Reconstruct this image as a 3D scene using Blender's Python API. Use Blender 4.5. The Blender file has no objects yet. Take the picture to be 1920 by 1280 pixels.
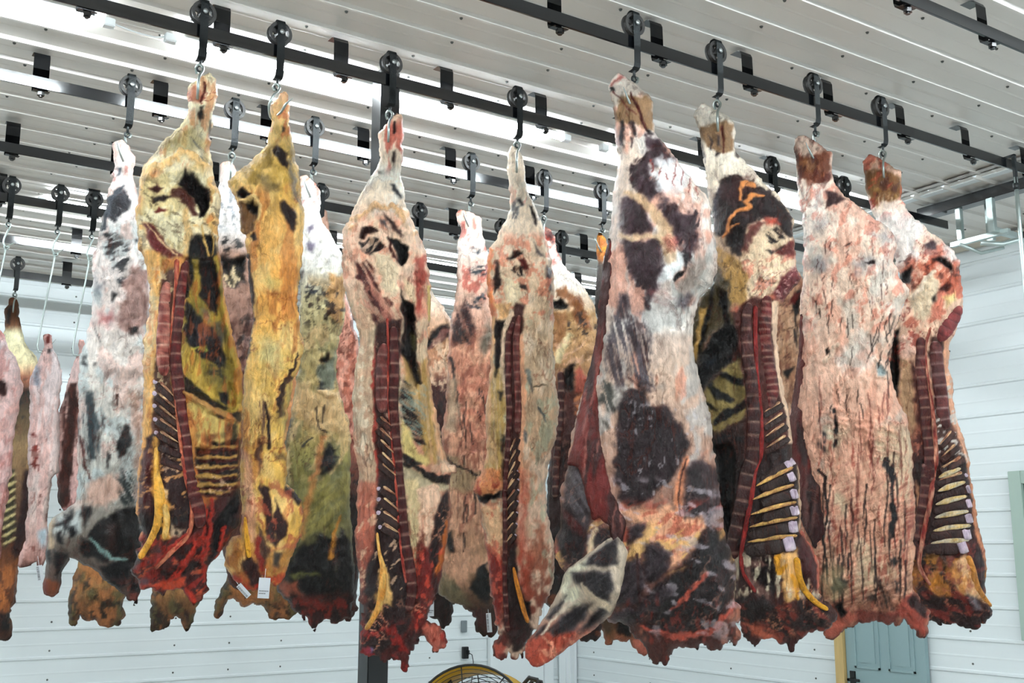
import bpy, bmesh, math, random
import numpy as np
from mathutils import Vector, Matrix
# ---------------------------------------------------------------- camera, light, exposure
EYE = 2.1                                   # camera height above the floor
FPX = 2085.0                                # focal length in pixels of the 1920 frame
PIT = math.atan(400/2085.0)
YAW = math.radians(56.438)                  # angle from view direction to the rail direction (+X)
d_ = np.array([math.cos(YAW), math.sin(YAW), 0.]); r_ = np.array([math.sin(YAW), -math.cos(YAW), 0.]); z_ = np.array([0, 0, 1.])
F_ = math.cos(PIT)*d_+math.sin(PIT)*z_; U_ = -math.sin(PIT)*d_+math.cos(PIT)*z_
CAM = np.array([0, 0, EYE])
def ray(x, y):
    x = np.asarray(x, float)[..., None]; y = np.asarray(y, float)[..., None]
    return F_+(x-960)/FPX*r_+(640-y)/FPX*U_
def atY(x, y, Y): R = ray(x, y); return CAM+R*Y/R[1]
def atX(x, y, X): R = ray(x, y); return CAM+R*X/R[0]
scn = bpy.context.scene; COL = scn.collection
cam = bpy.data.cameras.new('camera'); camo = bpy.data.objects.new('camera', cam); COL.objects.link(camo)
cam.sensor_width = 36; cam.lens = FPX/1920*36; cam.clip_start = .05; cam.clip_end = 100
M = Matrix((( r_[0], U_[0], -F_[0], 0), (r_[1], U_[1], -F_[1], 0), (r_[2], U_[2], -F_[2], EYE), (0, 0, 0, 1)))
camo.matrix_world = M; scn.camera = camo
w = bpy.data.worlds.new('world'); scn.world = w; w.use_nodes = True
w.node_tree.nodes['Background'].inputs[0].default_value = (.85, .93, 1, 1); w.node_tree.nodes['Background'].inputs[1].default_value = .15
scn.view_settings.view_transform = 'Standard'; scn.view_settings.look = 'None'
scn.view_settings.exposure = 0.14; scn.view_settings.gamma = 1; scn.view_settings.use_curve_mapping = False
TUBE_POWER = 120.0                           # emission strength of the LED tubes
CEIL = EYE+2.65; WX = 8.25; WY = 11.15; X0 = -7.0; Y0 = -6.5
# ---------------------------------------------------------------- helpers
def srgb(c):
    c = np.asarray(c, float)/255.; return np.where(c <= .04045, c/12.92, ((c+.055)/1.055)**2.4)
def tag(o, label=None, cat=None, group=None, kind=None):
    if label: o['label'] = label
    if cat: o['category'] = cat
    if group: o['group'] = group
    if kind: o['kind'] = kind
    return o
def empty(name, loc, label=None, cat=None, group=None):
    o = bpy.data.objects.new(name, None); COL.objects.link(o); o.location = loc; o.empty_display_size = .1
    return tag(o, label, cat, group)
def obj(name, bm, mat, parent=None, smooth=False, loc=None):
    me = bpy.data.meshes.new(name); bm.normal_update(); bm.to_mesh(me); bm.free()
    for m in (mat if isinstance(mat, (list, tuple)) else [mat]): me.materials.append(m)
    if smooth:
        for p in me.polygons: p.use_smooth = True
    o = bpy.data.objects.new(name, me); COL.objects.link(o)
    if parent: o.parent = parent
    if loc is not None: o.location = loc
    return o
def box(bm, lo, hi, mi=0, rot=None, bev=0):
    vs = [bm.verts.new(((lo, hi)[i][0], (lo, hi)[j][1], (lo, hi)[k][2])) for i in (0, 1) for j in (0, 1) for k in (0, 1)]
    fs = [bm.faces.new([vs[i] for i in q]) for q in ((0, 1, 3, 2), (4, 6, 7, 5), (0, 4, 5, 1), (2, 3, 7, 6), (0, 2, 6, 4), (1, 5, 7, 3))]
    for f in fs: f.material_index = mi
    if rot is not None: bmesh.ops.transform(bm, matrix=rot, verts=vs)
    if bev: bmesh.ops.bevel(bm, geom=list({e for f in fs for e in f.edges}), offset=bev, segments=2, affect='EDGES')
    return vs
def sweep(bm, pts, rad, n=8, cap=True, prof=None, up=None):
    """tube along pts; prof: list of (a,b) cross-section offsets (a across, b along up)"""
    pts = [Vector(p) for p in pts]; rings = []
    if not hasattr(rad, '__len__'): rad = [rad]*len(pts)
    t0 = (pts[1]-pts[0]).normalized()
    u = Vector(up) if up is not None else (Vector((0, 0, 1)) if abs(t0.z) < .9 else Vector((1, 0, 0)))
    for i, p in enumerate(pts):
        t = (pts[min(i+1, len(pts)-1)]-pts[max(i-1, 0)]).normalized()
        a = t.cross(u)
        if a.length < 1e-4: a = t.orthogonal()
        a.normalize(); b = a.cross(t).normalized()
        if up is None: u = b
        if prof: ring = [bm.verts.new(p+a*(q[0]*rad[i])+b*(q[1]*rad[i])) for q in prof]
        else: ring = [bm.verts.new(p+(a*math.cos(k*2*math.pi/n)+b*math.sin(k*2*math.pi/n))*rad[i]) for k in range(n)]
        rings.append(ring)
    m = len(rings[0])
    for A, B in zip(rings, rings[1:]):
        for k in range(m): bm.faces.new((A[k], A[(k+1) % m], B[(k+1) % m], B[k]))
    if cap: bm.faces.new(rings[0][::-1]); bm.faces.new(rings[-1])
    return rings
def cyl(bm, c, axis, r, h, n=24, mi=0):
    ax = Vector(axis).normalized(); c = Vector(c); R = ax.to_track_quat('Z', 'Y').to_matrix().to_4x4()
    res = bmesh.ops.create_cone(bm, cap_ends=True, segments=n, radius1=r, radius2=r, depth=h, matrix=Matrix.Translation(c) @ R)
    for f in {f for v in res['verts'] for f in v.link_faces}: f.material_index = mi
def mat(name, col, rough=.5, metal=0., noise=0, nscale=20, bump=0, bscale=60, emis=None, spec=.5, stretch=(1, 1, 1), coat=0):
    m = bpy.data.materials.new(name); m.use_nodes = True; nt = m.node_tree; b = nt.nodes['Principled BSDF']
    c = tuple(srgb(col))+(1,)
    b.inputs['Base Color'].default_value = c; b.inputs['Roughness'].default_value = rough; b.inputs['Metallic'].default_value = metal
    b.inputs['Specular IOR Level'].default_value = spec; b.inputs['Coat Weight'].default_value = coat
    tc = nt.nodes.new('ShaderNodeTexCoord'); mp = nt.nodes.new('ShaderNodeMapping'); nt.links.new(tc.outputs['Object'], mp.inputs['Vector'])
    mp.inputs['Scale'].default_value = stretch
    n = nt.nodes.new('ShaderNodeTexNoise'); n.inputs['Scale'].default_value = nscale; n.inputs['Detail'].default_value = 5
    nt.links.new(mp.outputs[0], n.inputs['Vector'])
    if noise:
        mx = nt.nodes.new('ShaderNodeMix'); mx.data_type = 'RGBA'; mx.inputs[6].default_value = tuple(v*(1-noise) for v in c[:3])+(1,)
        mx.inputs[7].default_value = tuple(min(1, v*(1+noise)) for v in c[:3])+(1,)
        nt.links.new(n.outputs['Fac'], mx.inputs[0]); nt.links.new(mx.outputs[2], b.inputs['Base Color'])
    mr = nt.nodes.new('ShaderNodeMapRange'); mr.inputs['To Min'].default_value = rough*.75; mr.inputs['To Max'].default_value = min(1, rough*1.3)
    nt.links.new(n.outputs['Fac'], mr.inputs['Value']); nt.links.new(mr.outputs[0], b.inputs['Roughness'])
    if bump:
        n2 = nt.nodes.new('ShaderNodeTexNoise'); n2.inputs['Scale'].default_value = bscale; n2.inputs['Detail'].default_value = 3
        nt.links.new(mp.outputs[0], n2.inputs['Vector'])
        bp = nt.nodes.new('ShaderNodeBump'); bp.inputs['Strength'].default_value = bump; bp.inputs['Distance'].default_value = .01
        nt.links.new(n2.outputs['Fac'], bp.inputs['Height']); nt.links.new(bp.outputs[0], b.inputs['Normal'])
    if emis:
        b.inputs['Emission Color'].default_value = tuple(srgb(emis[0]))+(1,); b.inputs['Emission Strength'].default_value = emis[1]
    return m
MT = dict(
    ceil=mat('ceiling_sheet', (220, 216, 210), .34, 0, .05, 3, .1, 4, stretch=(.25, 2.5, 1), spec=.7),
    wall=mat('wall_sheet', (226, 234, 236), .34, 0, .03, 3, .08, 5, stretch=(.4, .4, 3)),
    trim=mat('white_trim', (232, 238, 240), .4),
    beige=mat('beige_flashing', (188, 184, 170), .5),
    rail=mat('black_rail_steel', (14, 16, 19), .15, .0, spec=.9),
    post=mat('black_post_paint', (16, 18, 21), .34, 0, .1, 10, spec=.5),
    strap=mat('dark_strap_steel', (33, 38, 40), .42, .2, .3, 40, .25, 120),
    wheel=mat('cast_wheel', (44, 43, 42), .5, .2, .3, 40, .3, 120),
    bolt=mat('zinc_bolt', (160, 165, 165), .35, .8),
    hook=mat('hook_steel', (165, 175, 172), .3, .85, .15, 60),
    galv=mat('galvanized_steel', (185, 198, 196), .38, .7, .15, 25),
    black=mat('black_paint', (20, 22, 24), .45),
    yellow=mat('yellow_paint', (205, 160, 40), .45),
    floor=mat('concrete_floor', (190, 188, 182), .6, 0, .15, 6, .1, 40),
    door=mat('grey_door_paint', (140, 165, 168), .45),
    wood=mat('raw_wood_jamb', (196, 168, 112), .6, 0, .25, 8, stretch=(6, 6, .6)),
    green=mat('pale_green_frame', (165, 185, 175), .5), glass=mat('green_glass', (60, 95, 85), .1, 0, spec=.8),
    grey=mat('grey_plate', (120, 130, 134), .5), screw=mat('screw_head', (95, 98, 96), .4, .6),
    tube=mat('lit_tube', (255, 255, 255), .4, emis=((240, 250, 255), TUBE_POWER)),
    paper=mat('white_tag_paper', (228, 232, 236), .55), ink=mat('black_ink', (25, 25, 28), .6),
)
# ---------------------------------------------------------------- the room
PER = .2565
def profile(n0, n1, base, depth, phase=0):
    """(offset, height) pairs of ribbed sheet along its width"""
    out = []; k = math.floor((n0-phase)/PER)-1
    while True:
        b = phase+k*PER
        if b > n1: break
        for du, h in ((0, 0), (.010, depth), (.026, depth), (.036, 0), (.125, 0), (.137, depth*.16), (.149, 0)):
            if n0 <= b+du <= n1: out.append((b+du, h))
        k += 1
    return [(n0, 0)]+out+[(n1, 0)]
def sheet(name, mats, prof, P, a0, a1, screws, step=.62):
    """P(a, u, h) -> world point; a along the ribs, u across, h out of the sheet"""
    bm = bmesh.new(); A = [bm.verts.new(P(a0, u, h)) for u, h in prof]; B = [bm.verts.new(P(a1, u, h)) for u, h in prof]
    for i in range(len(prof)-1): bm.faces.new((A[i], A[i+1], B[i+1], B[i]))
    T0 = [bm.verts.new(P(a, u, -.03)) for a, u in ((a0, prof[0][0]), (a0, prof[-1][0]), (a1, prof[-1][0]), (a1, prof[0][0]))]
    bm.faces.new(T0)
    for f in bm.faces: f.smooth = False
    for a, u in screws:
        c = Vector(P(a, u, 0)); n = (Vector(P(a, u, 1))-c).normalized()
        R = n.to_track_quat('Z', 'Y').to_matrix().to_4x4()
        res = bmesh.ops.create_cone(bm, cap_ends=True, segments=8, radius1=.0095, radius2=.006, depth=.008, matrix=Matrix.Translation(c+n*.004) @ R)
        for f in {f for v in res['verts'] for f in v.link_faces}: f.material_index = 1
    bmesh.ops.recalc_face_normals(bm, faces=bm.faces)
    return tag(obj(name, bm, mats), kind='structure')
rnd = random.Random(4)
CM = [MT['ceil'], MT['screw']]; WM = [MT['wall'], MT['screw']]
ph = 3.355
prof = profile(Y0, WY, 0, .02, ph)
sc = [(a+rnd.uniform(-.01, .01), ph+PER*k+.08) for k in range(-3, 30) for a in np.arange(-1+(k % 2)*.1, 6.8, .61)]
sheet('ceiling', CM, prof, lambda a, u, h: (a, u, CEIL-h), X0, 6.88, sc)
sc = [(a, ph+PER*k+.08) for k in range(-3, 30) for a in (7.3, 7.9)]
sheet('ceiling', CM, prof, lambda a, u, h: (a, u, CEIL-.045-h), 6.80, WX+.02, sc)
bm = bmesh.new(); box(bm, (6.86, Y0, CEIL-.05), (6.93, WY, CEIL-.022)); box(bm, (6.93, Y0, CEIL-.036), (6.945, WY, CEIL-.02), 1)
tag(obj('trim_1', bm, [MT['trim'], MT['beige']]), kind='structure')
wp = profile(0, CEIL, 0, .013, .13)
zs = [z for z in np.arange(.21, CEIL, PER)]
sc = [(y, z) for i, z in enumerate(zs) for y in (2.9, 4.15, 5.7, 7.35, 8.45, 9.7, 10.7)]
sheet('wall_right', WM, wp, lambda a, u, h: (WX-h, a, u), Y0, WY, sc)
sc = [(x, z) for i, z in enumerate(zs) for x in (.6, 1.75, 2.3, 3.45, 4.0, 4.55, 5.7, 6.3)]
sheet('wall_back', WM, wp, lambda a, u, h: (a, WY-h, u), X0, WX, sc)
sheet('wall_left', WM, wp, lambda a, u, h: (X0+h, a, u), Y0, WY, [])
sheet('wall_front', WM, wp, lambda a, u, h: (a, Y0+h, u), X0, WX, [])
bm = bmesh.new(); box(bm, (X0, Y0, -.1), (WX, WY, 0)); tag(obj('floor', bm, MT['floor']), kind='structure')
bm = bmesh.new(); box(bm, (WX-.11, WY-.05, 0), (WX-.02, WY-.02, CEIL-.06)); box(bm, (WX-.05, WY-.14, 0), (WX-.02, WY-.02, CEIL-.06)); box(bm, (WX-.2, WY-.035, 0), (WX-.02, WY-.021, CEIL-.06))
tag(obj('trim_2', bm, MT['trim']), kind='structure')
bm = bmesh.new(); box(bm, (X0, WY-.06, CEIL-.075), (6.8, WY-.02, CEIL-.02)); tag(obj('trim_3', bm, MT['beige']), kind='structure')
bm = bmesh.new(); box(bm, (WX-.07, Y0, CEIL-.13), (WX-.03, WY-.1, CEIL-.075)); tag(obj('trim_4', bm, MT['beige']), kind='structure')
def steel_beam(lo, hi, label):
    bm = bmesh.new(); box(bm, lo, hi, bev=.004); return tag(obj('steel_beam', bm, MT['rail']), label, 'beam')
steel_beam((7.03, 1.2, CEIL-.155), (7.13, 5.05, CEIL-.075), 'black steel ceiling beam crossing above the ends of the meat rails')
steel_beam((8.09, 1.2, CEIL-.20), (8.18, 4.86, CEIL-.125), 'short black steel beam running along the top of the right wall')
# white door in the back wall, steel door and window in the right wall
def leaf(name, P, a0, a1, z1, m, panels):
    bm = bmesh.new(); box(bm, P(a0, 0, 0), P(a1, z1, .045))
    d = tag(obj(name, bm, m), kind='structure')
    for (u0, v0, u1, v1) in panels:
        bm = bmesh.new(); q = .018
        for e in ((u0, v0, u1, v0+q), (u0, v1-q, u1, v1), (u0, v0, u0+q, v1), (u1-q, v0, u1, v1)):
            box(bm, P(e[0], e[1], .044), P(e[2], e[3], .056))
        box(bm, P(u0+.05, v0+.05, .044), P(u1-.05, v1-.05, .051))
        obj('door_panel', bm, m, d)
    return d
d1 = leaf('door_1', lambda a, z, h: (WX-.02-h, a, z), 6.10, 6.93, 2.03, MT['door'], [(6.20, 1.12, 6.47, 1.93), (6.56, 1.12, 6.83, 1.93), (6.20, .2, 6.47, .95), (6.56, .2, 6.83, .95)])
bm = bmesh.new(); cyl(bm, (WX-.09, 6.865, 1.02), (1, 0, 0), .012, .08); box(bm, (WX-.13, 6.75, 1.005), (WX-.11, 6.885, 1.03), bev=.004); box(bm, (WX-.075, 6.835, .97), (WX-.062, 6.895, 1.09), bev=.003)
obj('door_handle', bm, MT['black'], d1)
bm = bmesh.new(); box(bm, (WX-.10, 6.935, 0), (WX-.02, 7.03, 2.10)); box(bm, (WX-.10, 6.098, 2.035), (WX-.02, 6.935, 2.1))
tag(obj('trim_5', bm, MT['wood']), kind='structure')
d2 = leaf('door_2', lambda a, z, h: (a, WY-.02-h, z), 7.22, 7.80, 2.03, MT['trim'], [])
bm = bmesh.new()
for e in ((7.05, 0, 7.215, 2.15), (7.805, 0, 7.93, 2.15), (7.215, 2.035, 7.805, 2.15)): box(bm, (e[0], WY-.085, e[1]), (e[2], WY-.02, e[3]))
tag(obj('trim_6', bm, MT['trim']), kind='structure')
wz1 = EYE+.65
bm = bmesh.new()
for e in ((5.10, wz1-1.3, 5.21, wz1), (3.9, wz1-1.3, 4.0, wz1), (4.0, wz1-.1, 5.10, wz1), (4.0, wz1-1.3, 5.10, wz1-1.2)): box(bm, (WX-.08, e[0], e[1]), (WX-.02, e[2], e[3]), bev=.004)
wn = tag(obj('window_1', bm, MT['green']), kind='structure')
bm = bmesh.new(); box(bm, (WX-.05, 4.0, wz1-1.2), (WX-.035, 5.10, wz1-.1)); obj('window_pane', bm, MT['glass'], wn)
# sockets
p = atY(870, 1174, WY-.03); bm = bmesh.new(); box(bm, (-.037, 0, -.065), (.037, .02, .065), bev=.004)
for k in (-1, 1): cyl(bm, (0, 0, k*.045), (0, 1, 0), .004, .006, 8)
sp = tag(obj('cover_plate', bm, MT['grey'], loc=(p[0], WY-.041, p[2])), 'grey blank cover plate on white back wall above the black socket', 'wall plate')
p = atY(871, 1223, WY-.03); so = empty('power_socket', (p[0], WY-.04, p[2]), 'black power socket box with a cord plugged in on back wall', 'socket')
bm = bmesh.new(); box(bm, (-.033, -.03, -.065), (.033, .02, .065), bev=.004); obj('socket_box', bm, MT['black'], so)
bm = bmesh.new(); box(bm, (.005, -.055, -.02), (.03, -.028, .03), bev=.004); obj('plug', bm, MT['black'], so)
sweep(bm := bmesh.new(), [(.02, -.05, 0), (.05, -.07, -.02), (.075, -.06, -.1), (.07, -.05, -.25), (.03, -.03, -.5), (.0, -.03, -1.0)], .005, 6); obj('power_cord', bm, MT['black'], so, True)
# fan: yellow drum, black guards
fd = 6.7; R = ray(893, 1373); pc = CAM+R*fd
fan = empty('drum_fan', (pc[0], pc[1], 0), 'yellow drum fan with black wire guard standing on the floor', 'fan')
fz = pc[2]; q = math.atan2(-pc[0], pc[1]); Rz = Matrix.Rotation(q-.32, 4, 'Z'); Rm = Rz @ Matrix.Rotation(-.24, 4, 'X')
FR = .372
def fbm_(): return bmesh.new()
def fin(name, bm, m, par, sm=True):
    bmesh.ops.transform(bm, matrix=Matrix.Translation((0, 0, fz)) @ Rm, verts=bm.verts); return obj(name, bm, m, par, sm)
bm = fbm_()
prof_ = [(-.16, FR), (.14, FR), (.155, FR+.012), (.16, FR), (.14, FR-.01), (-.16, FR-.01)]
rings = [[bm.verts.new((r*math.cos(a), y, r*math.sin(a))) for y, r in prof_] for a in [k*2*math.pi/64 for k in range(64)]]
for i in range(64):
    for j in range(len(prof_)): bm.faces.new((rings[i][j], rings[i][(j+1) % 6], rings[(i+1) % 64][(j+1) % 6], rings[(i+1) % 64][j]))
fin('drum', bm, MT['yellow'], fan)
for nm, y0, s in (('front_guard', -.165, -1), ('rear_guard', .16, 1)):
    bm = fbm_()
    for k in range(13):
        r = FR*(1-k/14.5); y = y0+s*.03*(1-(r/FR)**2)
        sweep(bm, [(r*math.cos(a), y, r*math.sin(a)) for a in np.linspace(0, 2*math.pi, 49)], .0085 if k == 0 else .0024, 5, cap=False)
    for k in range(8):
        a = k*math.pi/4+.2
        sweep(bm, [(FR*t*math.cos(a), y0+s*.03*(1-t*t), FR*t*math.sin(a)) for t in (1, .66, .33, .1)], .004, 5)
    cyl(bm, (0, y0+s*.03, 0), (0, 1, 0), .05, .01); fin(nm, bm, MT['black'], fan)
for k in range(3):
    bm = fbm_(); a0 = k*2*math.pi/3
    A = [[bm.verts.new((r*math.cos(a0+t*(.5+.2*r/FR)), -.05+.1*t, r*math.sin(a0+t*(.5+.2*r/FR)))) for t in (0, .33, .66, 1)] for r in (.06, .16, .26, .345)]
    for i in range(3):
        for j in range(3): bm.faces.new((A[i][j], A[i+1][j], A[i+1][j+1], A[i][j+1]))
    bmesh.ops.solidify(bm, geom=bm.faces, thickness=.004); fin('blade', bm, MT['black'], fan)
bm = fbm_(); cyl(bm, (0, .06, 0), (0, 1, 0), .075, .16); fin('motor', bm, MT['black'], fan)
bm = fbm_(); sweep(bm, [(.27, 0, .28), (.31, 0, .33), (.36, 0, .32), (.37, 0, .27)], .013, 8); sweep(bm, [(.27, .1, .28), (.31, .1, .33), (.36, .1, .32), (.37, .1, .27)], .013, 8); sweep(bm, [(.31, 0, .33), (.31, .1, .33)], .013, 8); fin('handle', bm, MT['black'], fan)
bm = fbm_()
for s in (-1, 1):
    sweep(bm, [(s*.39, 0, 0), (s*.40, 0, -.4), (s*.40, 0, -fz+.05), (s*.40, 0, -fz+.016)], .016, 8); sweep(bm, [(s*.40, -.25, -fz+.016), (s*.40, .25, -fz+.016)], .016, 8)
Rm = Rz; sweep(bm, [(-.4, 0, -.5), (.4, 0, -.5)], .014, 8); fin('stand', bm, MT['black'], fan)
# ---------------------------------------------------------------- post, rails, brackets
bm = bmesh.new(); box(bm, (2.585, 5.20, 0), (2.70, 5.315, CEIL-.0), bev=.004)
box(bm, (2.52, 5.13, 0), (2.765, 5.38, .012))
tag(obj('steel_post', bm, MT['post']), 'square black steel post rising from floor to ceiling behind the hanging beef', 'post')
RAILS = {'Z': (2.835, -3.0, 7.0, 0), 'A': (3.85, -2.5, 7.6, 0), 'B': (4.89, -2.0, 7.17, 0), 'C': (5.93, -2, 6.9, 0), 'D': (7.04, -1.5, 6.9, 0), 'E': (8.09, -1.5, 6.9, 0), 'F': (9.2, -1, 6.9, 0), 'G': (10.35, -1, 6.9, 0)}
RL = {'Z': 'first black overhead rail, nearest the camera, crossing the top right corner',
      'A': 'second black overhead rail, carrying the four big beef sides at the right',
      'B': 'third black overhead rail, carrying the yellow fat beef side at the left',
      'C': 'fourth overhead rail, its black paint shining white with reflected tube light',
      'D': 'fifth overhead rail, matt black, just behind the shining rail',
      'E': 'sixth overhead rail, with three trolleys and long hooks at far left',
      'F': 'seventh overhead rail, shining grey at the far left behind the long hooks',
      'G': 'eighth overhead rail, rearmost one in front of the back wall'}
def bracket(x, y):
    """J-shaped hanger from ceiling: strap behind the rail, foot under it, bolt"""
    e = empty('rail_bracket', (x, y+.012, CEIL-.02), 'black bent steel hanger bracket holding an overhead rail to the ceiling', 'bracket', 'rail hanger brackets')
    return e
bm = bmesh.new()
W2 = .041
path = [(.075, 0), (.05, -.004), (.048, -.012)]
pp = [(.13, -.004), (.075, -.004), (.058, -.010), (.048, -.03), (.046, -.10), (.046, -.215), (.040, -.236), (.0, -.242), (-.014, -.242)]
A = [(bm.verts.new((-W2, y, z)), bm.verts.new((W2, y, z))) for y, z in pp]
for a, b in zip(A, A[1:]): bm.faces.new((a[0], a[1], b[1], b[0]))
bmesh.ops.solidify(bm, geom=bm.faces, thickness=.008)
br_me = obj('hanger', bm, MT['rail'])
bm = bmesh.new(); cyl(bm, (0, .004, -.256), (0, 0, 1), .020, .018, 6); cyl(bm, (0, .004, -.262), (0, 0, 1), .011, .022, 12)
bo_me = obj('hanger_bolt', bm, MT['bolt'] if False else MT['rail'])
first = True
def add_bracket(x, y, lab, grp):
    global first
    e = empty('rail_bracket', (x, y, CEIL-.022), lab, 'bracket', grp)
    for src in (br_me, bo_me):
        c = src if first else src.copy()
        if not first: COL.objects.link(c)
        c.parent = e
    first = False
ORD = dict(Z='first', A='second', B='third', C='fourth', D='fifth', E='sixth', F='seventh', G='eighth')
for k, (y, xa, xb, _) in RAILS.items():
    bm = bmesh.new(); box(bm, (xa, y-.0065, EYE+2.40), (xb, y+.0065, EYE+2.463), bev=.0015)
    tag(obj('overhead_rail', bm, MT['rail']), RL[k], 'rail')
    base = {'Z': 4.62, 'A': 3.45, 'B': 2.22, 'C': 1.6, 'D': 1.65, 'E': 1.75, 'F': 1.25, 'G': 2.05}[k]
    r_vis = {'Z': (3.9, 5.3), 'A': (2.2, 6.7), 'B': (.4, 7.2), 'C': (.2, 6.8), 'D': (.2, 6.8), 'E': (.5, 6.8), 'F': (.9, 5), 'G': (1.2, 4)}[k]
    n = -8
    while base+n*.628 < r_vis[1]:
        x = base+n*.628
        if x > r_vis[0]: add_bracket(x, y, 'black bent steel hanger bracket on the %s overhead rail' % ORD[k], 'hanger brackets of the %s overhead rail' % ORD[k])
        n += 1
# LED tubes
def tube_light(x0, x1, y, lab, cat='light', grp=None):
    e = empty('tube_light', ((x0+x1)/2, y, CEIL-.02), lab, cat, grp); L = (x1-x0)/2
    bm = bmesh.new(); box(bm, (-L+.05, -.022, -.008), (L-.05, .022, 0), bev=.002)
    for s in (-1, 1): box(bm, (s*L-.03, -.022, -.044), (s*L+.03, .022, 0), bev=.004)
    obj('fixture', bm, MT['trim'], e)
    bm = bmesh.new(); cyl(bm, (0, 0, -.024), (1, 0, 0), .017, 2*L-.07, 16); obj('lamp_tube', bm, MT['tube'], e, True)
PL = ['tube light nearest the left corner of the ceiling, its right end in view', 'long tube light above the yellow beef sides and black post', 'tube light starting behind the raised shank of the large purple beef side', 'tube light']
for j, y in enumerate((5.41, 8.6, 2.1, -1.15, -4.4)):
    for i, xa in enumerate((-1.37-2.84, -1.35, 1.48, 4.31)):
        if j == 0: lab, g = ([PL[3]+' out of frame at left', ]+PL[:3])[i], None
        elif j == 1: lab, g = 'tube light behind the sixth overhead rail', 'tube lights of the rear row'
        else: lab, g = 'tube light on the ceiling above and behind the camera', 'tube lights above and behind the camera'
        tube_light(xa, xa+2.52, y, lab, grp=g)
bm = bmesh.new(); sweep(bm, [(1.2, 5.41, CEIL-.04), (1.26, 5.40, CEIL-.055), (1.33, 5.39, CEIL-.066), (1.40, 5.40, CEIL-.06), (1.45, 5.41, CEIL-.04)], .004, 6)
tag(obj('light_cable', bm, MT['trim'], smooth=True), 'thin white cable sagging between two tube lights at upper left', 'cable')
# galvanised hardware at the end of the third rail, rod at right edge
hw = empty('rail_stop_hardware', (7.1, 4.72, EYE+2.3), 'galvanized strut brackets and clamps at the end of the third rail', 'bracket')
def wbx(nm, lo, hi, m=MT['galv'], bev=.003):
    bm = bmesh.new(); c = Vector((7.1, 4.72, EYE+2.3)); box(bm, tuple(Vector(lo)-c), tuple(Vector(hi)-c), bev=bev); return obj(nm, bm, m, hw)
wbx('strut', (7.02, 4.42, EYE+2.26), (7.06, 4.47, CEIL-.155)); wbx('strut', (7.05, 4.70, EYE+2.26), (7.09, 4.74, CEIL-.155))
wbx('strut', (7.2, 4.55, EYE+2.24), (7.24, 4.60, CEIL-.07)); wbx('cross_channel', (6.96, 4.38, EYE+2.225), (7.24, 4.43, EYE+2.262)); wbx('cross_channel', (7.02, 4.32, EYE+2.21), (7.06, 4.78, EYE+2.245))
bm = bmesh.new(); sweep(bm, [(-.1, -.2, -.12), (.0, -.3, -.14), (.12, -.36, -.1), (.2, -.42, -.12)], .018, 8); sweep(bm, [(-.12, -.05, -.1), (.05, -.1, -.15), (.15, -.22, -.12)], .014, 8); obj('clamp', bm, MT['galv'], hw, True)
p = atY(1905, 345, 3.81); p2 = atY(1921, 560, 3.81)
rod = empty('hanging_rod', (p[0], 3.81, EYE+2.47), 'galvanized rod hanging from the second rail at the right edge', 'rod')
bm = bmesh.new(); box(bm, (-.012, -.012, -.2), (.012, .01, .012), bev=.003); box(bm, (-.012, -.012, .0), (.012, .07, .012), bev=.003); obj('rod_strap', bm, MT['strap'], rod)
bm = bmesh.new(); sweep(bm, [(0, 0, -.14), (.0, 0, -.5), (.0, 0, -1.1), (.0, 0, -1.5)], .013, 10); obj('rod_shaft', bm, MT['galv'], rod, True)
bm = bmesh.new(); cyl(bm, (0, 0, -.2), (0, 0, 1), .019, .04, 12); obj('rod_collar', bm, MT['strap'], rod, True)
# ---------------------------------------------------------------- trolleys and hooks
def wheel_bm():
    bm = bmesh.new(); n = 32
    pr = [(.060, -.016), (.052, -.012), (.052, .012), (.060, .016), (.060, .018), (.044, .018), (.044, -.018), (.060, -.018)]
    rings = [[bm.verts.new((r*math.cos(a), y, r*math.sin(a))) for r, y in pr] for a in [k*2*math.pi/n for k in range(n)]]
    for i in range(n):
        for j in range(8): bm.faces.new((rings[i][j], rings[i][(j+1) % 8], rings[(i+1) % n][(j+1) % 8], rings[(i+1) % n][j]))
    for k in range(4):
        R = Matrix.Rotation(k*math.pi/2+.4, 4, 'Y'); box(bm, (.01, -.006, -.010), (.047, .006, .010), rot=R)
    cyl(bm, (0, 0, 0), (0, 1, 0), .018, .04, 20); bmesh.ops.recalc_face_normals(bm, faces=bm.faces); return bm
def strap_bm():
    bm = bmesh.new(); R = .030; w = .020
    pts = [(.028, -.005), (.028, .045)]+[(.028*math.cos(a), .045+.026*math.sin(a)) for a in np.linspace(.3, math.pi-.3, 7)]+[(-.028, .045), (-.028, -.12), (-.027, -.205), (-.022, -.225), (-.008, -.235), (.022, -.238)]
    A = [(bm.verts.new((-w, y, z)), bm.verts.new((w, y, z))) for y, z in pts]
    for a, b in zip(A, A[1:]): bm.faces.new((a[0], a[1], b[1], b[0]))
    bmesh.ops.solidify(bm, geom=bm.faces, thickness=.007); bmesh.ops.recalc_face_normals(bm, faces=bm.faces); return bm
def circ(cx, cy, cz, r, a0, a1, n=14, ax=0):
    out = []
    for a in np.linspace(a0, a1, n):
        out.append((cx+(r*math.sin(a) if ax == 0 else 0), cy+(r*math.sin(a) if ax == 1 else 0), cz+r*math.cos(a)))
    return out
_tm = {}
def basis(x, y):
    """camera facing frame at a ground point: s (right), n (towards camera)"""
    n = -np.array([x, y, 0.]); n /= np.linalg.norm(n); s = np.array([-n[1], n[0], 0.])
    if s @ r_ < 0: s = -s
    return s, n
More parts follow.
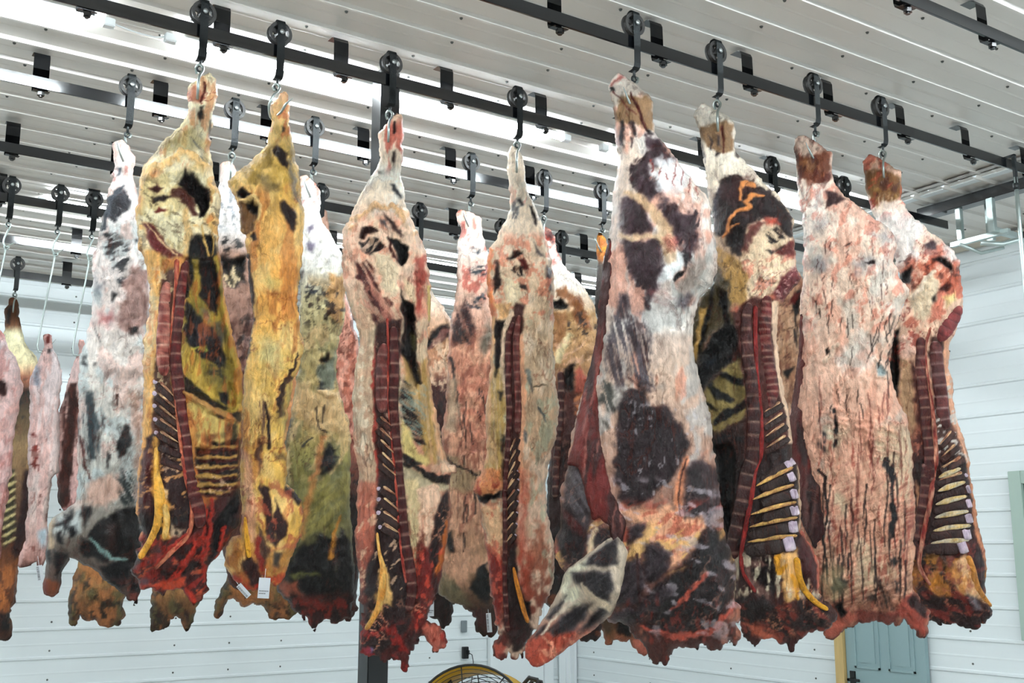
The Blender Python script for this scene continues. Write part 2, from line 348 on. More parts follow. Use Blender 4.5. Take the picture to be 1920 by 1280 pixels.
def smooth_path(P, k=4):
    P = [np.array(p, float) for p in P]; out = []
    for i in range(len(P)-1):
        p0 = P[max(i-1, 0)]; p1 = P[i]; p2 = P[i+1]; p3 = P[min(i+2, len(P)-1)]
        for t in np.linspace(0, 1, k, endpoint=False):
            out.append(.5*((2*p1)+(-p0+p2)*t+(2*p0-5*p1+4*p2-p3)*t*t+(-p0+3*p1-3*p2+p3)*t**3))
    return out+[P[-1]]
def trolley(rk, px, py, kind, label, group=None):
    Y = RAILS[rk][0]; P = atY(px, py, Y); x = P[0]; zc = EYE+2.463+.060
    e = empty('rail_trolley', (x, Y, zc), label, 'trolley', group)
    if not _tm:
        _tm['wheel'] = obj('wheel', wheel_bm(), MT['wheel'], e, True); _tm['strap'] = obj('strap', strap_bm(), MT['strap'], e)
        bm = bmesh.new(); cyl(bm, (0, 0, 0), (0, 1, 0), .0075, .075, 12); cyl(bm, (0, -.036, 0), (0, 1, 0), .012, .008, 12); _tm['axle'] = obj('axle_bolt', bm, MT['bolt'], e, True)
        bm = bmesh.new(); cyl(bm, (0, 0, -.243), (0, 0, 1), .007, .05, 10); sweep(bm, circ(0, 0, -.279, .014, 0, 2*math.pi, 15), .0052, 8, False); _tm['swivel'] = obj('swivel_eye', bm, MT['strap'], e, True)
        _tm['wheel'].data.polygons.foreach_set('use_smooth', [False]*len(_tm['wheel'].data.polygons))
    else:
        for k in ('wheel', 'strap', 'axle', 'swivel'):
            c = _tm[k].copy(); COL.objects.link(c); c.parent = e
    s, n = basis(x, Y); T = lambda a, b, c: tuple(s*a+n*b+np.array([0, 0, c]))
    zr = -.290
    if kind == 'F': pts = [(-.012, -.012, -.012), (-.018, .0, .012), (-.006, .014, .026), (.012, .018, .012), (.012, .03, -.012), (.0, .065, -.05), (-.004, .078, -.09), (-.004, .07, -.125), (-.004, .03, -.15), (-.004, -.04, -.15), (-.004, -.08, -.11)]
    elif kind == 'B': pts = [(.012, .012, -.012), (.018, .0, .012), (.004, -.014, .022), (-.010, -.02, .006), (-.004, -.03, -.03), (.004, -.07, -.06), (.006, -.075, -.11), (.0, -.03, -.15), (-.012, .03, -.15), (-.03, .075, -.125), (-.052, .10, -.07)]
    elif kind == 'R': pts = [(-.012, .012, -.012), (-.018, .0, .012), (-.004, .014, .022), (.010, .014, .006), (.004, .05, -.03), (-.02, .075, -.07), (-.035, .06, -.12), (-.02, .0, -.15), (.02, .03, -.13), (.045, .07, -.10), (.075, .09, -.075)]
    elif kind == 'N': pts = None
    elif kind == 'L': pts = [(-.006, 0, -.012), (-.014, 0, .010), (0, 0, .020), (.014, 0, .006), (.0, 0, -.04), (-.018, 0, -.09), (-.02, 0, -.13), (0, 0, -.15), (.02, 0, -.135), (.055, .0, -.11)]
    if pts:
        bm = bmesh.new(); sp = smooth_path(pts); n_ = len(sp)
        rad = [.0065]*(n_-6)+[.0065*(1-.8*(i/5)) for i in range(6)]
        sweep(bm, [T(p[0], p[1], p[2]+zr) for p in sp], rad, 8); obj('hook', bm, MT['hook'], e, True)
    if kind == 'L':
        z0 = zr-.15; bm = bmesh.new()
        sp = circ(0, 0, z0-.002, .014, .4, 5.9, 12)+[(-.004, 0, z0-.03)]+[(-.004-.065*t, 0, z0-.03-.62*t) for t in (.3, .6, .9, 1)]
        sp += [(-.069, .0, z0-.67), (-.06, .0, z0-.705), (-.03, 0, z0-.71), (.0, 0, z0-.68), (.045, 0, z0-.61)]
        rad = [.006]*(len(sp)-3)+[.0055, .004, .0012]
        sweep(bm, [T(*p) for p in sp], rad, 8); obj('long_hook', bm, MT['hook'], e, True)
    return np.array([x, Y, zc+zr])
# ---------------------------------------------------------------- numpy noise and painting
def _h(ix, iy, seed):
    h = (ix.astype(np.int64)*374761393+iy.astype(np.int64)*668265263+seed*1442695041) & 0x7fffffff
    h = ((h ^ (h >> 13))*1274126177) & 0x7fffffff
    return ((h ^ (h >> 16)) & 0xffff)/65535.
def vnoise(x, y, seed=0):
    ix = np.floor(x); iy = np.floor(y); fx = x-ix; fy = y-iy; fx = fx*fx*(3-2*fx); fy = fy*fy*(3-2*fy)
    a = _h(ix, iy, seed); b = _h(ix+1, iy, seed); c = _h(ix, iy+1, seed); d = _h(ix+1, iy+1, seed)
    return (a+(b-a)*fx)*(1-fy)+(c+(d-c)*fx)*fy
def fbm(x, y, seed=0, o=4):
    s = 0; a = .5; t = 0
    for k in range(o): s = s+a*vnoise(x, y, seed+k*17); t += a; x = x*2.03+11.3; y = y*2.03+5.7; a *= .55
    return s/t
def sstep(a, b, x): t = np.clip((x-a)/(b-a), 0, 1); return t*t*(3-2*t)
def seg_dist(px, py, poly, closed=True):
    P = np.asarray(poly, float); A = P if closed else P[:-1]; B = np.roll(P, -1, 0) if closed else P[1:]
    best = np.full(px.shape, 1e9); par = np.zeros(px.shape); L = 0
    cum = []; tot = 0
    for a, b in zip(A, B): cum.append(tot); tot += math.hypot(*(b-a))
    for i, (a, b) in enumerate(zip(A, B)):
        ab = b-a; l2 = ab@ab+1e-12; t = np.clip(((px-a[0])*ab[0]+(py-a[1])*ab[1])/l2, 0, 1)
        d = (px-a[0]-t*ab[0])**2+(py-a[1]-t*ab[1])**2; m = d < best
        best = np.where(m, d, best); par = np.where(m, (cum[i]+t*math.sqrt(l2))/max(tot, 1e-9), par)
    return np.sqrt(best), par
def inside(px, py, poly):
    P = np.asarray(poly, float); c = np.zeros(px.shape, bool); Q = np.roll(P, -1, 0)
    for (x1, y1), (x2, y2) in zip(P, Q):
        if y1 == y2: continue
        c ^= ((y1 > py) != (y2 > py)) & (px < (x2-x1)*(py-y1)/(y2-y1)+x1)
    return c
def frame(x0, y0, s): return lambda pts: [(x0+a/s, y0+b/s) for a, b in pts]
IDF = lambda pts: pts
class Art:
    """surface colour and relief of one meat surface, authored in outline coordinates"""
    def __init__(s, px, py, seed): s.x = px; s.y = py; s.seed = seed; s.c = np.zeros(px.shape+(3,)); s.r = np.zeros(px.shape); s.k = 0
    def base(s, stops):
        ys = [q[0] for q in stops]; cs = np.array([srgb(q[1]) for q in stops])
        for i in range(3): s.c[:, i] = np.interp(s.y+30*(fbm(s.x*.02, s.y*.02, s.seed+90)-.5), ys, cs[:, i])
    def mix(s, m, col, op=1.): m = np.clip(m*op, 0, 1)[:, None]; s.c = s.c*(1-m)+srgb(col)*m
    def mottle(s, col, sx, sy, th=.5, soft=.08, op=.8, ang=0, y0=-1e9, y1=1e9, rel=0, x0=-1e9, x1=1e9):
        s.k += 1; a = math.radians(ang); u = s.x*math.cos(a)+s.y*math.sin(a); v = -s.x*math.sin(a)+s.y*math.cos(a)
        wx = 12*(fbm(s.x*.03, s.y*.03, s.seed+s.k*7, 2)-.5)
        n = fbm((u+wx)/sx, (v+wx)/sy, s.seed+s.k*31); m = sstep(th-soft, th+soft, n)*sstep(y0-15, y0+15, s.y)*(1-sstep(y1-15, y1+15, s.y))*sstep(x0-5, x0+5, s.x)*(1-sstep(x1-5, x1+5, s.x))
        s.mix(m, col, op); s.r += rel*m
    def _w(s, px, py, amt, f):
        s.k += 1
        return px+amt*(fbm(s.x*f, s.y*f, s.seed+s.k*13, 3)-.5)*2, py+amt*(fbm(s.x*f+50, s.y*f, s.seed+s.k*29, 3)-.5)*2
    def poly(s, col, pts, fr=IDF, soft=3, warp=8, f=.06, rel=0, rw=10, op=1, st=None, fray=0):
        P = fr(pts); X, Y = s._w(s.x, s.y, warp, f); d, _ = seg_dist(X, Y, P); sd = np.where(inside(X, Y, P), d, -d)
        if fray: sd = sd+fray*(fbm(s.x*.25, s.y*.25, s.seed+s.k, 2)-.5)*2
        m = sstep(-soft, soft, sd)
        if st:   # streaks: (angle, long, wide, threshold)
            a = math.radians(st[0]); u = s.x*math.cos(a)+s.y*math.sin(a); v = -s.x*math.sin(a)+s.y*math.cos(a)
            n = fbm(u/st[1], v/st[2], s.seed+s.k*3, 3); m = m*(1-(st[4] if len(st) > 4 else .8)*sstep(st[3]-.1, st[3]+.1, n))
        s.mix(m, col, op); s.r += rel*sstep(-2, rw, sd)
    def line(s, col, pts, w, fr=IDF, soft=1.5, warp=3, f=.08, rel=0, op=1, gap=0):
        P = fr(pts); X, Y = s._w(s.x, s.y, warp, f); d, t = seg_dist(X, Y, P, False)
        ww = np.interp(t, np.linspace(0, 1, len(w)), w) if hasattr(w, '__len__') else w
        m = 1-sstep(ww-soft, ww+soft, d)
        if gap: m = m*sstep(gap-.1, gap+.1, fbm(s.x*.1, s.y*.1, s.seed+s.k, 2))
        s.mix(m, col, op); s.r += rel*m
    def drips(s, col, n, box_, lmin, lmax, w, seed, op=.9, lean=0):
        rr = random.Random(seed)
        for k in range(n):
            x = rr.uniform(box_[0], box_[2]); y = rr.uniform(box_[1], box_[3]); L = rr.uniform(lmin, lmax)
            P = [(x, y)]
            for q in range(4): P.append((P[-1][0]+rr.uniform(-3, 3)+lean*L/4, P[-1][1]+L/4))
            s.line(col, P, [w*rr.uniform(.5, 1.2), w*rr.uniform(.8, 1.4), w*.5], op=op, soft=1, warp=2)
    def veins(s, col, scale, wid=.03, op=.6, ang=0, asp=1, y0=-1e9, y1=1e9):
        s.k += 1; a = math.radians(ang); u = s.x*math.cos(a)+s.y*math.sin(a); v = -s.x*math.sin(a)+s.y*math.cos(a)
        n = fbm(u/scale/asp, v/scale, s.seed+s.k*41, 4); q = fbm(s.x/70, s.y/70, s.seed+s.k*5, 2)
        m = (1-sstep(0, wid, np.abs(n-.5)))*sstep(.42, .58, q)*sstep(y0-15, y0+15, s.y)*(1-sstep(y1-15, y1+15, s.y))
        s.mix(m, col, op)
def blur2(H, it):
    for _ in range(it):
        P = np.pad(H, 1, mode='edge'); H = (P[1:-1, 1:-1]*2+P[:-2, 1:-1]+P[2:, 1:-1]+P[1:-1, :-2]+P[1:-1, 2:])/6
    return H
def meat_material(name):
    m = bpy.data.materials.new(name); m.use_nodes = True; nt = m.node_tree; b = nt.nodes['Principled BSDF']; L = nt.links.new
    at = nt.nodes.new('ShaderNodeAttribute'); at.attribute_name = 'Col'; tc = nt.nodes.new('ShaderNodeTexCoord')
    def noise(sc, det, ro, sx=1, sz=1, dist=0):
        mp = nt.nodes.new('ShaderNodeMapping'); mp.inputs['Scale'].default_value = (sx, sx, sz); L(tc.outputs['Object'], mp.inputs[0])
        n = nt.nodes.new('ShaderNodeTexNoise'); n.inputs['Scale'].default_value = sc; n.inputs['Detail'].default_value = det; n.inputs['Roughness'].default_value = ro; n.inputs['Distortion'].default_value = dist
        L(mp.outputs[0], n.inputs['Vector']); return n.outputs['Fac']
    def rng(v, a, c, lo, hi):
        r = nt.nodes.new('ShaderNodeMapRange'); r.inputs['From Min'].default_value = a; r.inputs['From Max'].default_value = c; r.inputs['To Min'].default_value = lo; r.inputs['To Max'].default_value = hi; L(v, r.inputs['Value']); return r.outputs[0]
    def mth(op, x, y=None, z=None):
        n = nt.nodes.new('ShaderNodeMath'); n.operation = op
        for k, v in enumerate((x, y)):
            if v is None: continue
            if isinstance(v, (int, float)): n.inputs[k].default_value = v
            else: L(v, n.inputs[k])
        return n.outputs[0]
    n1 = noise(22, 9, .68, 1, .55, .5); n2 = noise(120, 4, .6); n3 = noise(10, 7, .62, 1, .32, .8); n4 = noise(5, 3, .5); n5 = noise(70, 3, .6, 1, .16)
    mx = nt.nodes.new('ShaderNodeVectorMath'); mx.operation = 'SCALE'; L(at.outputs['Color'], mx.inputs[0])
    L(mth('MULTIPLY', rng(n1, .32, .68, .62, 1.3), rng(n5, .3, .7, .84, 1.14)), mx.inputs['Scale'])
    crack = mth('MULTIPLY', rng(mth('ABSOLUTE', mth('SUBTRACT', n3, .5)), 0, .022, 1, 0), rng(n4, .45, .6, 0, 1))
    def mixc(f, a_, col):
        mc = nt.nodes.new('ShaderNodeMix'); mc.data_type = 'RGBA'; L(f, mc.inputs[0]); L(a_, mc.inputs[6]); mc.inputs[7].default_value = col; return mc.outputs[2]
    c = mixc(mth('MULTIPLY', crack, .42), mx.outputs[0], (.16, .035, .02, 1))
    c = mixc(mth('MULTIPLY', rng(n2, .64, .72, 0, 1), .3), c, (.22, .05, .03, 1))
    L(c, b.inputs['Base Color']); L(rng(n1, 0, 1, .16, .56), b.inputs['Roughness'])
    b.inputs['Specular IOR Level'].default_value = .34
    h = mth('SUBTRACT', mth('ADD', mth('MULTIPLY', n1, 1.5), mth('MULTIPLY', n5, .35)), mth('MULTIPLY', crack, .25))
    bp = nt.nodes.new('ShaderNodeBump'); bp.inputs['Strength'].default_value = 1.0; bp.inputs['Distance'].default_value = .016; L(h, bp.inputs['Height']); L(bp.outputs[0], b.inputs['Normal'])
    return m
MEAT = meat_material('raw_meat_and_fat')
MEATS = [MEAT]
def set_cols(me, cols):
    cols = np.clip(cols, 0, 1)**1.14; Lm = cols@np.array([.3, .55, .15]); cols = cols*(np.minimum(Lm/.45, 1)**.5)[:, None]
    a = me.color_attributes.new('Col', 'FLOAT_COLOR', 'POINT'); d = np.ones((len(cols), 4), np.float32); d[:, :3] = cols; a.data.foreach_set('color', d.ravel())
def np_mesh(name, V, Fq, cols, parent, smooth=True, mat_=None):
    me = bpy.data.meshes.new(name); me.from_pydata([tuple(v) for v in V], [], [tuple(int(i) for i in f) for f in Fq]); me.materials.append(mat_ or MEAT)
    set_cols(me, cols)
    if smooth: me.polygons.foreach_set('use_smooth', [True]*len(me.polygons))
    me.update(); o = bpy.data.objects.new(name, me); COL.objects.link(o)
    if parent: o.parent = parent
    return o
class Frame2:
    """vertical plane through a hook; px,py of the photo <-> local (s, z)"""
    def __init__(s, P0): s.P = np.array(P0, float); s.s, s.n = basis(P0[0], P0[1])
    def loc(s, px, py):
        R = ray(px, py); t = ((s.P-CAM)@s.n)/(R@s.n); P = CAM+R*t[..., None]
        return (P-s.P)@s.s, (P-s.P)[..., 2]
    def px(s, a, b, z):
        W = s.P+np.asarray(a)[..., None]*s.s+np.asarray(b)[..., None]*s.n+np.asarray(z)[..., None]*z_-CAM
        w = W@F_; return 960+FPX*(W@r_)/w, 640-FPX*(W@U_)/w
    def scale(s): return ((CAM-s.P)@s.n)/FPX     # metres per pixel
class Slab:
    """solid of real thickness grown from an outline; body or part of a carcass"""
    def __init__(s, name, fr, outline, parent, paint, step=2.6, kf=.95, kb=.8, rag=1.0, seed=1, off=0., tilt=.22, wmax=None, lump=.012, hmin=0, bsm=10, wsm=None, follow=None):
        P = np.array(outline, float); a, z = fr.loc(P[:, 0], P[:, 1]); m = fr.scale(); g = step*m
        # densify + ragged
        Q = []; C = np.stack([a, z], 1); N = len(C)
        for i in range(N):
            p, q = C[i], C[(i+1) % N]; L = np.linalg.norm(q-p); k = max(1, int(L/(g*1.1)))
            for t in range(k): Q.append(p+(q-p)*t/k)
        Q = np.array(Q)
        FR_ = fr.px(Q[:, 0], 0, Q[:, 1])
        amp = rag*m*4*(1+1.1*sstep(1090, 1150, FR_[1])[:, None])
        nx = fbm(Q[:, 0]/m*.07, Q[:, 1]/m*.07, seed+3, 4)-.5+.22*(vnoise(Q[:, 0]/m*.28, Q[:, 1]/m*.28, seed)-.5); nz = fbm(Q[:, 0]/m*.07+40, Q[:, 1]/m*.07, seed+5, 4)-.5+.4*(vnoise(Q[:, 0]/m*.3+9, Q[:, 1]/m*.3, seed+1)-.5)
        Q = Q+np.stack([nx, nz], 1)*amp*2
        lo = Q.min(0)-g; hi = Q.max(0)+g; nxg = int((hi[0]-lo[0])/g)+2; nzg = int((hi[1]-lo[1])/g)+2
        GX, GZ = np.meshgrid(lo[0]+np.arange(nxg)*g, lo[1]+np.arange(nzg)*g); X = GX.ravel(); Z = GZ.ravel()
        ins = inside(X, Z, Q).reshape(GX.shape)
        # distance with coarse polygon copy
        idx = np.flatnonzero(ins.ravel()); D = np.zeros(X.shape); near = np.zeros((len(X), 2))
        QB = np.roll(Q, -1, 0); AB = QB-Q; l2 = (AB**2).sum(1)+1e-12
        for c in range(0, len(idx), 4000):
            I = idx[c:c+4000]; dx = X[I][:, None]-Q[:, 0]; dz = Z[I][:, None]-Q[:, 1]
            t = np.clip((dx*AB[:, 0]+dz*AB[:, 1])/l2, 0, 1); ex = dx-t*AB[:, 0]; ez = dz-t*AB[:, 1]; dd = ex*ex+ez*ez; j = dd.argmin(1)
            D[I] = np.sqrt(dd[np.arange(len(I)), j]); tj = t[np.arange(len(I)), j]; near[I] = Q[j]+AB[j]*tj[:, None]
        cell = ins[:-1, :-1] & ins[1:, :-1] & ins[:-1, 1:] & ins[1:, 1:]
        cnt = np.zeros(GX.shape, int); cnt[:-1, :-1] += cell; cnt[1:, :-1] += cell; cnt[:-1, 1:] += cell; cnt[1:, 1:] += cell
        used = cnt > 0; bd = used & (cnt < 4); DG = D.reshape(GX.shape)
        # local half width per row, smoothed
        W = np.where(used, DG, 0).max(1); k = wsm or max(3, int(.05/g)); ker = np.exp(-np.linspace(-2, 2, 2*k+1)**2); 
        Wm = np.convolve(np.pad(W, k, mode='edge'), ker/ker.sum(), 'valid'); Wm = np.maximum(Wm, g*2)
        if wmax: Wm = np.minimum(Wm, wmax)
        u = np.clip(DG/Wm[:, None], 0, 1); h = np.sqrt(np.clip(1-(1-u)**2, 0, 1))*Wm[:, None]+hmin*np.minimum(1, DG/.02)
        hs = blur2(np.where(used, h, 0), bsm); fade = np.clip(DG/(g*5), 0, 1); h = h*(1-fade)+hs*fade
        hf = h*kf; hb = h*kb
        U = np.flatnonzero(used.ravel()); idm = -np.ones(len(X), int); idm[U] = np.arange(len(U)); isb = bd.ravel()[U]
        x = X[U].copy(); zz = Z[U].copy(); x[isb] = near[U][isb, 0]; zz[isb] = near[U][isb, 1]
        H = hf.ravel()[U]; H[isb] = 0; B = hb.ravel()[U]; B[isb] = 0; e = np.clip(D[U]/(g*7), 0, 1); e[isb] = 0
        lum = (fbm(x/.09, zz/.13, seed+8, 4)-.5)*2*lump*e; H0 = H+lum
        px, py = fr.px(x, H0+off, zz-H*tilt)
        A = Art(px, py, seed); paint(A); H = H0+A.r*1.35*e
        rg = 1-np.abs(fbm(x/.05, zz/.09, seed+21, 4)-.5)*5; H = H+((fbm(x/.02, zz/.03, seed+9, 3)-.5)*.008-np.clip(rg, 0, 1)*.010)*e
        B = B+(fbm(x/.1, zz/.15, seed+18, 4)-.5)*2*lump*e
        if follow is not None:      # part lies on another slab's front surface
            fo = np.zeros(len(x))
            g2 = follow; sel = g2.own
            for c0 in range(0, len(x), 1500):
                dd = (px[c0:c0+1500, None]-g2.px_[None, sel])**2+(py[c0:c0+1500, None]-g2.py_[None, sel])**2
                fo[c0:c0+1500] = g2.H[sel][dd.argmin(1)]
            fg = np.zeros(X.shape); fg[U] = fo; fgm = fg.reshape(GX.shape); us = used.astype(float)
            for _ in range(25):
                num = blur2(fgm*us, 1); den = blur2(us, 1); fgm = np.where(used, num/np.maximum(den, 1e-6), 0)
            off = off+fgm.ravel()[U]; tz = 0
        else: tz = hf.ravel()[U]
        offI = off[inter_] if (inter_ := np.flatnonzero(~isb)) is not None and np.ndim(off) else off
        V = [np.stack([x, off+H, zz-np.where(isb, 0, tz)*tilt], 1)]
        inter = np.flatnonzero(~isb); bi = np.arange(len(U)); bi[inter] = len(U)+np.arange(len(inter))
        V.append(np.stack([x[inter], offI-np.maximum(B[inter], .004-np.minimum(0, H[inter])), zz[inter]+hb.ravel()[U][inter]*tilt*.3], 1)); V = np.vstack(V)
        G = idm.reshape(GX.shape); r, c = np.nonzero(cell); q = np.stack([G[r, c], G[r, c+1], G[r+1, c+1], G[r+1, c]], 1)
        Fq = np.vstack([q, bi[q][:, ::-1]])
        Wd = V[:, :1]*fr.s+V[:, 1:2]*fr.n+V[:, 2:]*z_
        if np.dot(np.cross(fr.s, z_), fr.n) < 0: Fq = Fq[:, ::-1]
        # back colours: front ones blurred towards base tones
        s.obj = np_mesh(name, Wd, Fq, np.vstack([A.c, A.c[inter]]), parent)
        s.fr = fr; s.pts = (px, py, off+H, zz, x); s.m = m; s.H = off+H; s.px_, s.py_ = px, py; s.x = x; s.z = V[:len(U), 2]; s.own = np.arange(0, len(U), 5)
    def at(s, px, py):
        """local point on the front surface near a photo position"""
        i = np.argmin((s.px_-px)**2+(s.py_-py)**2); return s.x[i], s.H[i], s.z[i]
    def on(s, pts, lift=0.):
        """photo polyline -> local 3D points lying on the surface"""
        out = []
        for p in pts:
            d2 = (s.px_-p[0])**2+(s.py_-p[1])**2; j = np.argpartition(d2, 6)[:6]
            b = s.H[j].mean()+lift
            R = ray(p[0], p[1]); t = ((s.fr.P-CAM)@s.fr.n+b)/(R@s.fr.n); W = CAM+R*t-s.fr.P; out.append(W)
        return out
def strand(name, slab, pts, w, col, col2=None, lift=.002, flat=.55, n=10, parent=None, seg=0, segcol=(215, 190, 170), seed=1, k=5, ends=.35, colf=None):
    """rounded strip lying on the surface: rib, tendon, spine. w: widths in px along it"""
    P = smooth_path([(p[0], p[1], 0) for p in pts], k); P = [(p[0], p[1]) for p in P]
    # resample
    L = [0]
    for a, b in zip(P, P[1:]): L.append(L[-1]+math.hypot(b[0]-a[0], b[1]-a[1]))
    N = max(6, int(L[-1]/3)); T = np.linspace(0, L[-1], N); X = np.interp(T, L, [p[0] for p in P]); Y = np.interp(T, L, [p[1] for p in P])
    W3 = np.array(slab.on(list(zip(X, Y)), lift)); 
    for _ in range(3):
        M_ = W3.copy(); M_[1:-1] = (W3[:-2]+W3[1:-1]*2+W3[2:])/4; W3 = M_
    ww = np.interp(T/L[-1], np.linspace(0, 1, len(w)), w)*slab.m if hasattr(w, '__len__') else np.full(N, w*slab.m)
    e = np.clip(np.minimum(T, L[-1]-T)/(ww/slab.m*.5+1e-6), 0, 1); ww = ww*(ends+(1-ends)*np.sqrt(e))
    red = name in ('backbone', 'spinous_column', 'spinal_canal', 'tail_head'); nn = slab.fr.n; V = []; Cc = []; c1 = srgb(col); c2 = srgb(col2 if col2 is not None else col); sc_ = srgb(segcol); ph_ = 0
    for i in range(N):
        t = W3[min(i+1, N-1)]-W3[max(i-1, 0)]; t = t/(np.linalg.norm(t)+1e-9); a = np.cross(t, nn); a /= np.linalg.norm(a)+1e-9
        g = 0.
        if seg: ph_ = (T[i] % seg)/seg; g = math.exp(-((min(ph_, 1-ph_)*seg)/2.0)**2)
        for j in range(n):
            th = 2*math.pi*j/n; rn = math.cos(th); rb = math.sin(th)
            hgt = (abs(rb)**.8)*(1 if rb > 0 else -1)*flat
            V.append(W3[i]+a*ww[i]*.5*rn*(1-.06*g)+nn*ww[i]*.5*hgt*(1-.3*g))
            q = fbm(np.array([T[i]*.06+seed]), np.array([j*.9+seed*3.]), seed, 3)[0]; q2 = fbm(np.array([T[i]*.35+seed]), np.array([j*1.3]), seed+5, 2)[0]
            cc = c1+(c2-c1)*np.clip((q-.35)*2.6, 0, 1); cc = cc*(.75+.5*q2); cc = cc*np.array([1.12, .72, .72]) if red else cc; cc = cc*(1-g*.42)+sc_*g*.42
            Cc.append(cc)
    Fq = [(i*n+j, i*n+(j+1) % n, (i+1)*n+(j+1) % n, (i+1)*n+j) for i in range(N-1) for j in range(n)]
    Fq += [tuple(range(n))[::-1], tuple((N-1)*n+j for j in range(n))]
    me = bpy.data.meshes.new(name); me.from_pydata([tuple(v) for v in V], [], Fq); me.materials.append(MEAT); set_cols(me, np.array(Cc))
    me.polygons.foreach_set('use_smooth', [True]*len(me.polygons))
    bm = bmesh.new(); bm.from_mesh(me); bmesh.ops.recalc_face_normals(bm, faces=bm.faces); bm.to_mesh(me); bm.free()
    o = bpy.data.objects.new(name, me); COL.objects.link(o); o.parent = parent or slab.obj.parent; return o
def side(P0, label, group=None, cat='beef side', name='beef_side'):
    e = empty(name, tuple(P0), label, cat, group); return e, Frame2(P0)

def feather(slab, f, p0, p1, w, p2=None, col=(96, 62, 54), col2=(74, 44, 38), name='feather_bone', lig=None):
    q = f([p0, p1]); o = strand(name, slab, [q[0], ((q[0][0]+q[1][0])/2, (q[0][1]+q[1][1])/2-1), q[1]], [w*.8, w*1.1, w*1.1], col, col2, lift=.001, flat=.32, ends=.7, seed=int(p0[1]) % 97)
    if p2:
        r = f([p2])[0]; cw = 1.2 if w > 12.5 and lig is None else .7
        strand('cartilage_button', slab, [q[1], ((q[1][0]+r[0])/2, (q[1][1]+r[1])/2), r], [w*cw*.9, w*cw, w*cw*(.95 if cw > 1 else .6)], (200, 180, 196), (232, 218, 222), lift=.003, flat=.3, ends=.85 if cw > 1 else .5, parent=o, seed=3)
    if w < 12.5 or lig:      # pale strip of ligament between the bones
        d = np.array(q[1])-np.array(q[0]); n = np.array([-d[1], d[0]])/np.hypot(*d)*w*.62; n = n*(1 if n[1] < 0 else -1)
        P = [tuple(np.array(q[0])+d*t+n) for t in (.12, .5, .95)]
        strand('ligament', slab, P, [1.5, w*.34, w*.5], (170, 110, 84), (236, 206, 160), lift=.004, flat=.45, seed=int(p1[1]) % 89)
    return o
# ---------------------------------------------------------------- trolleys (rail, wheel centre, hook kind, label)
T = {}
for key, rk, px, py, kd, lab in [
 ('A1', 'A', 1187, 47, 'B', 'trolley with wheel and strap above the large purple beef side with raised foreleg'),
 ('A2', 'A', 1342, 95, 'F', 'trolley holding the beef side with dark open round and white-tipped bones'),
 ('A3', 'A', 1524, 162, 'B', 'trolley holding the pinkish fat-covered beef side with dark blood streaks'),
 ('A4', 'A', 1650, 202, 'F', 'rightmost trolley, holding the rightmost beef side'),
 ('B1', 'B', 381, 24, 'F', 'trolley at the top edge above the yellow side with a red backbone'),
 ('B2', 'B', 524, 65, 'R', 'trolley holding the narrow yellow fat-covered beef side'),
 ('B3', 'B', 733, 117, 'F', 'trolley in front of the black post'),
 ('B4', 'B', 970, 180, 'F', 'trolley against the bright tube light, holding a narrow cream side seen edge-on'),
 ('B5', 'B', 1447, 308, 'N', 'trolley behind the dark round of the second big side from the right group'),
 ('B6', 'B', 1582, 348, 'N', 'trolley seen between the necks of the two rightmost beef sides'),
 ('C1', 'C', 245, 162, 'B', 'leftmost trolley on the shining white rail'),
 ('C2', 'C', 440, 205, 'F', 'trolley on the shining rail between the two yellow beef sides'),
 ('C3', 'C', 590, 235, 'B', 'trolley on the shining rail left of the black post, holding the greenish side'),
 ('C4', 'C', 883, 302, 'B', 'trolley on the shining rail holding the pale pink side right of the post'),
 ('C5', 'C', 1020, 335, 'F', 'trolley on the shining rail holding the side with a brown pelvic cavity'),
 ('C6', 'C', 1128, 360, 'B', 'trolley on the shining rail above the orange shank'),
 ('D1', 'D', 602, 353, 'N', 'dark trolley half hidden behind the shank of the greenish side'),
 ('D2', 'D', 787, 390, 'N', 'dark trolley just right of the side in front of the post'),
 ('D3', 'D', 941, 419, 'N', 'dark trolley half hidden behind the white shank of the cream edge-on side'),
 ('D4', 'D', 1053, 446, 'N', 'dark trolley lowest at center, left of the big purple side'),
 ('E1', 'E', 22, 350, 'L', 'leftmost trolley with a long steel hook at the left edge'),
 ('E2', 'E', 113, 367, 'L', 'middle one of three trolleys with long hooks at far left'),
 ('E3', 'E', 177, 372, 'L', 'right one of three trolleys with long hooks at far left'),
 ('G1', 'G', 33, 496, 'F', 'small trolley on the rearmost rail holding a side with brown shank'),
 ('F1', 'F', 240, 480, 'F', 'trolley hidden behind the white and dark side at left'),
 ('F2', 'F', 330, 500, 'F', 'trolley hidden behind the yellow side with red backbone'),
 ('F3', 'F', 545, 520, 'F', 'trolley hidden behind the narrow yellow side'),
]:
    T[key] = trolley(rk, px, py, kd, lab)
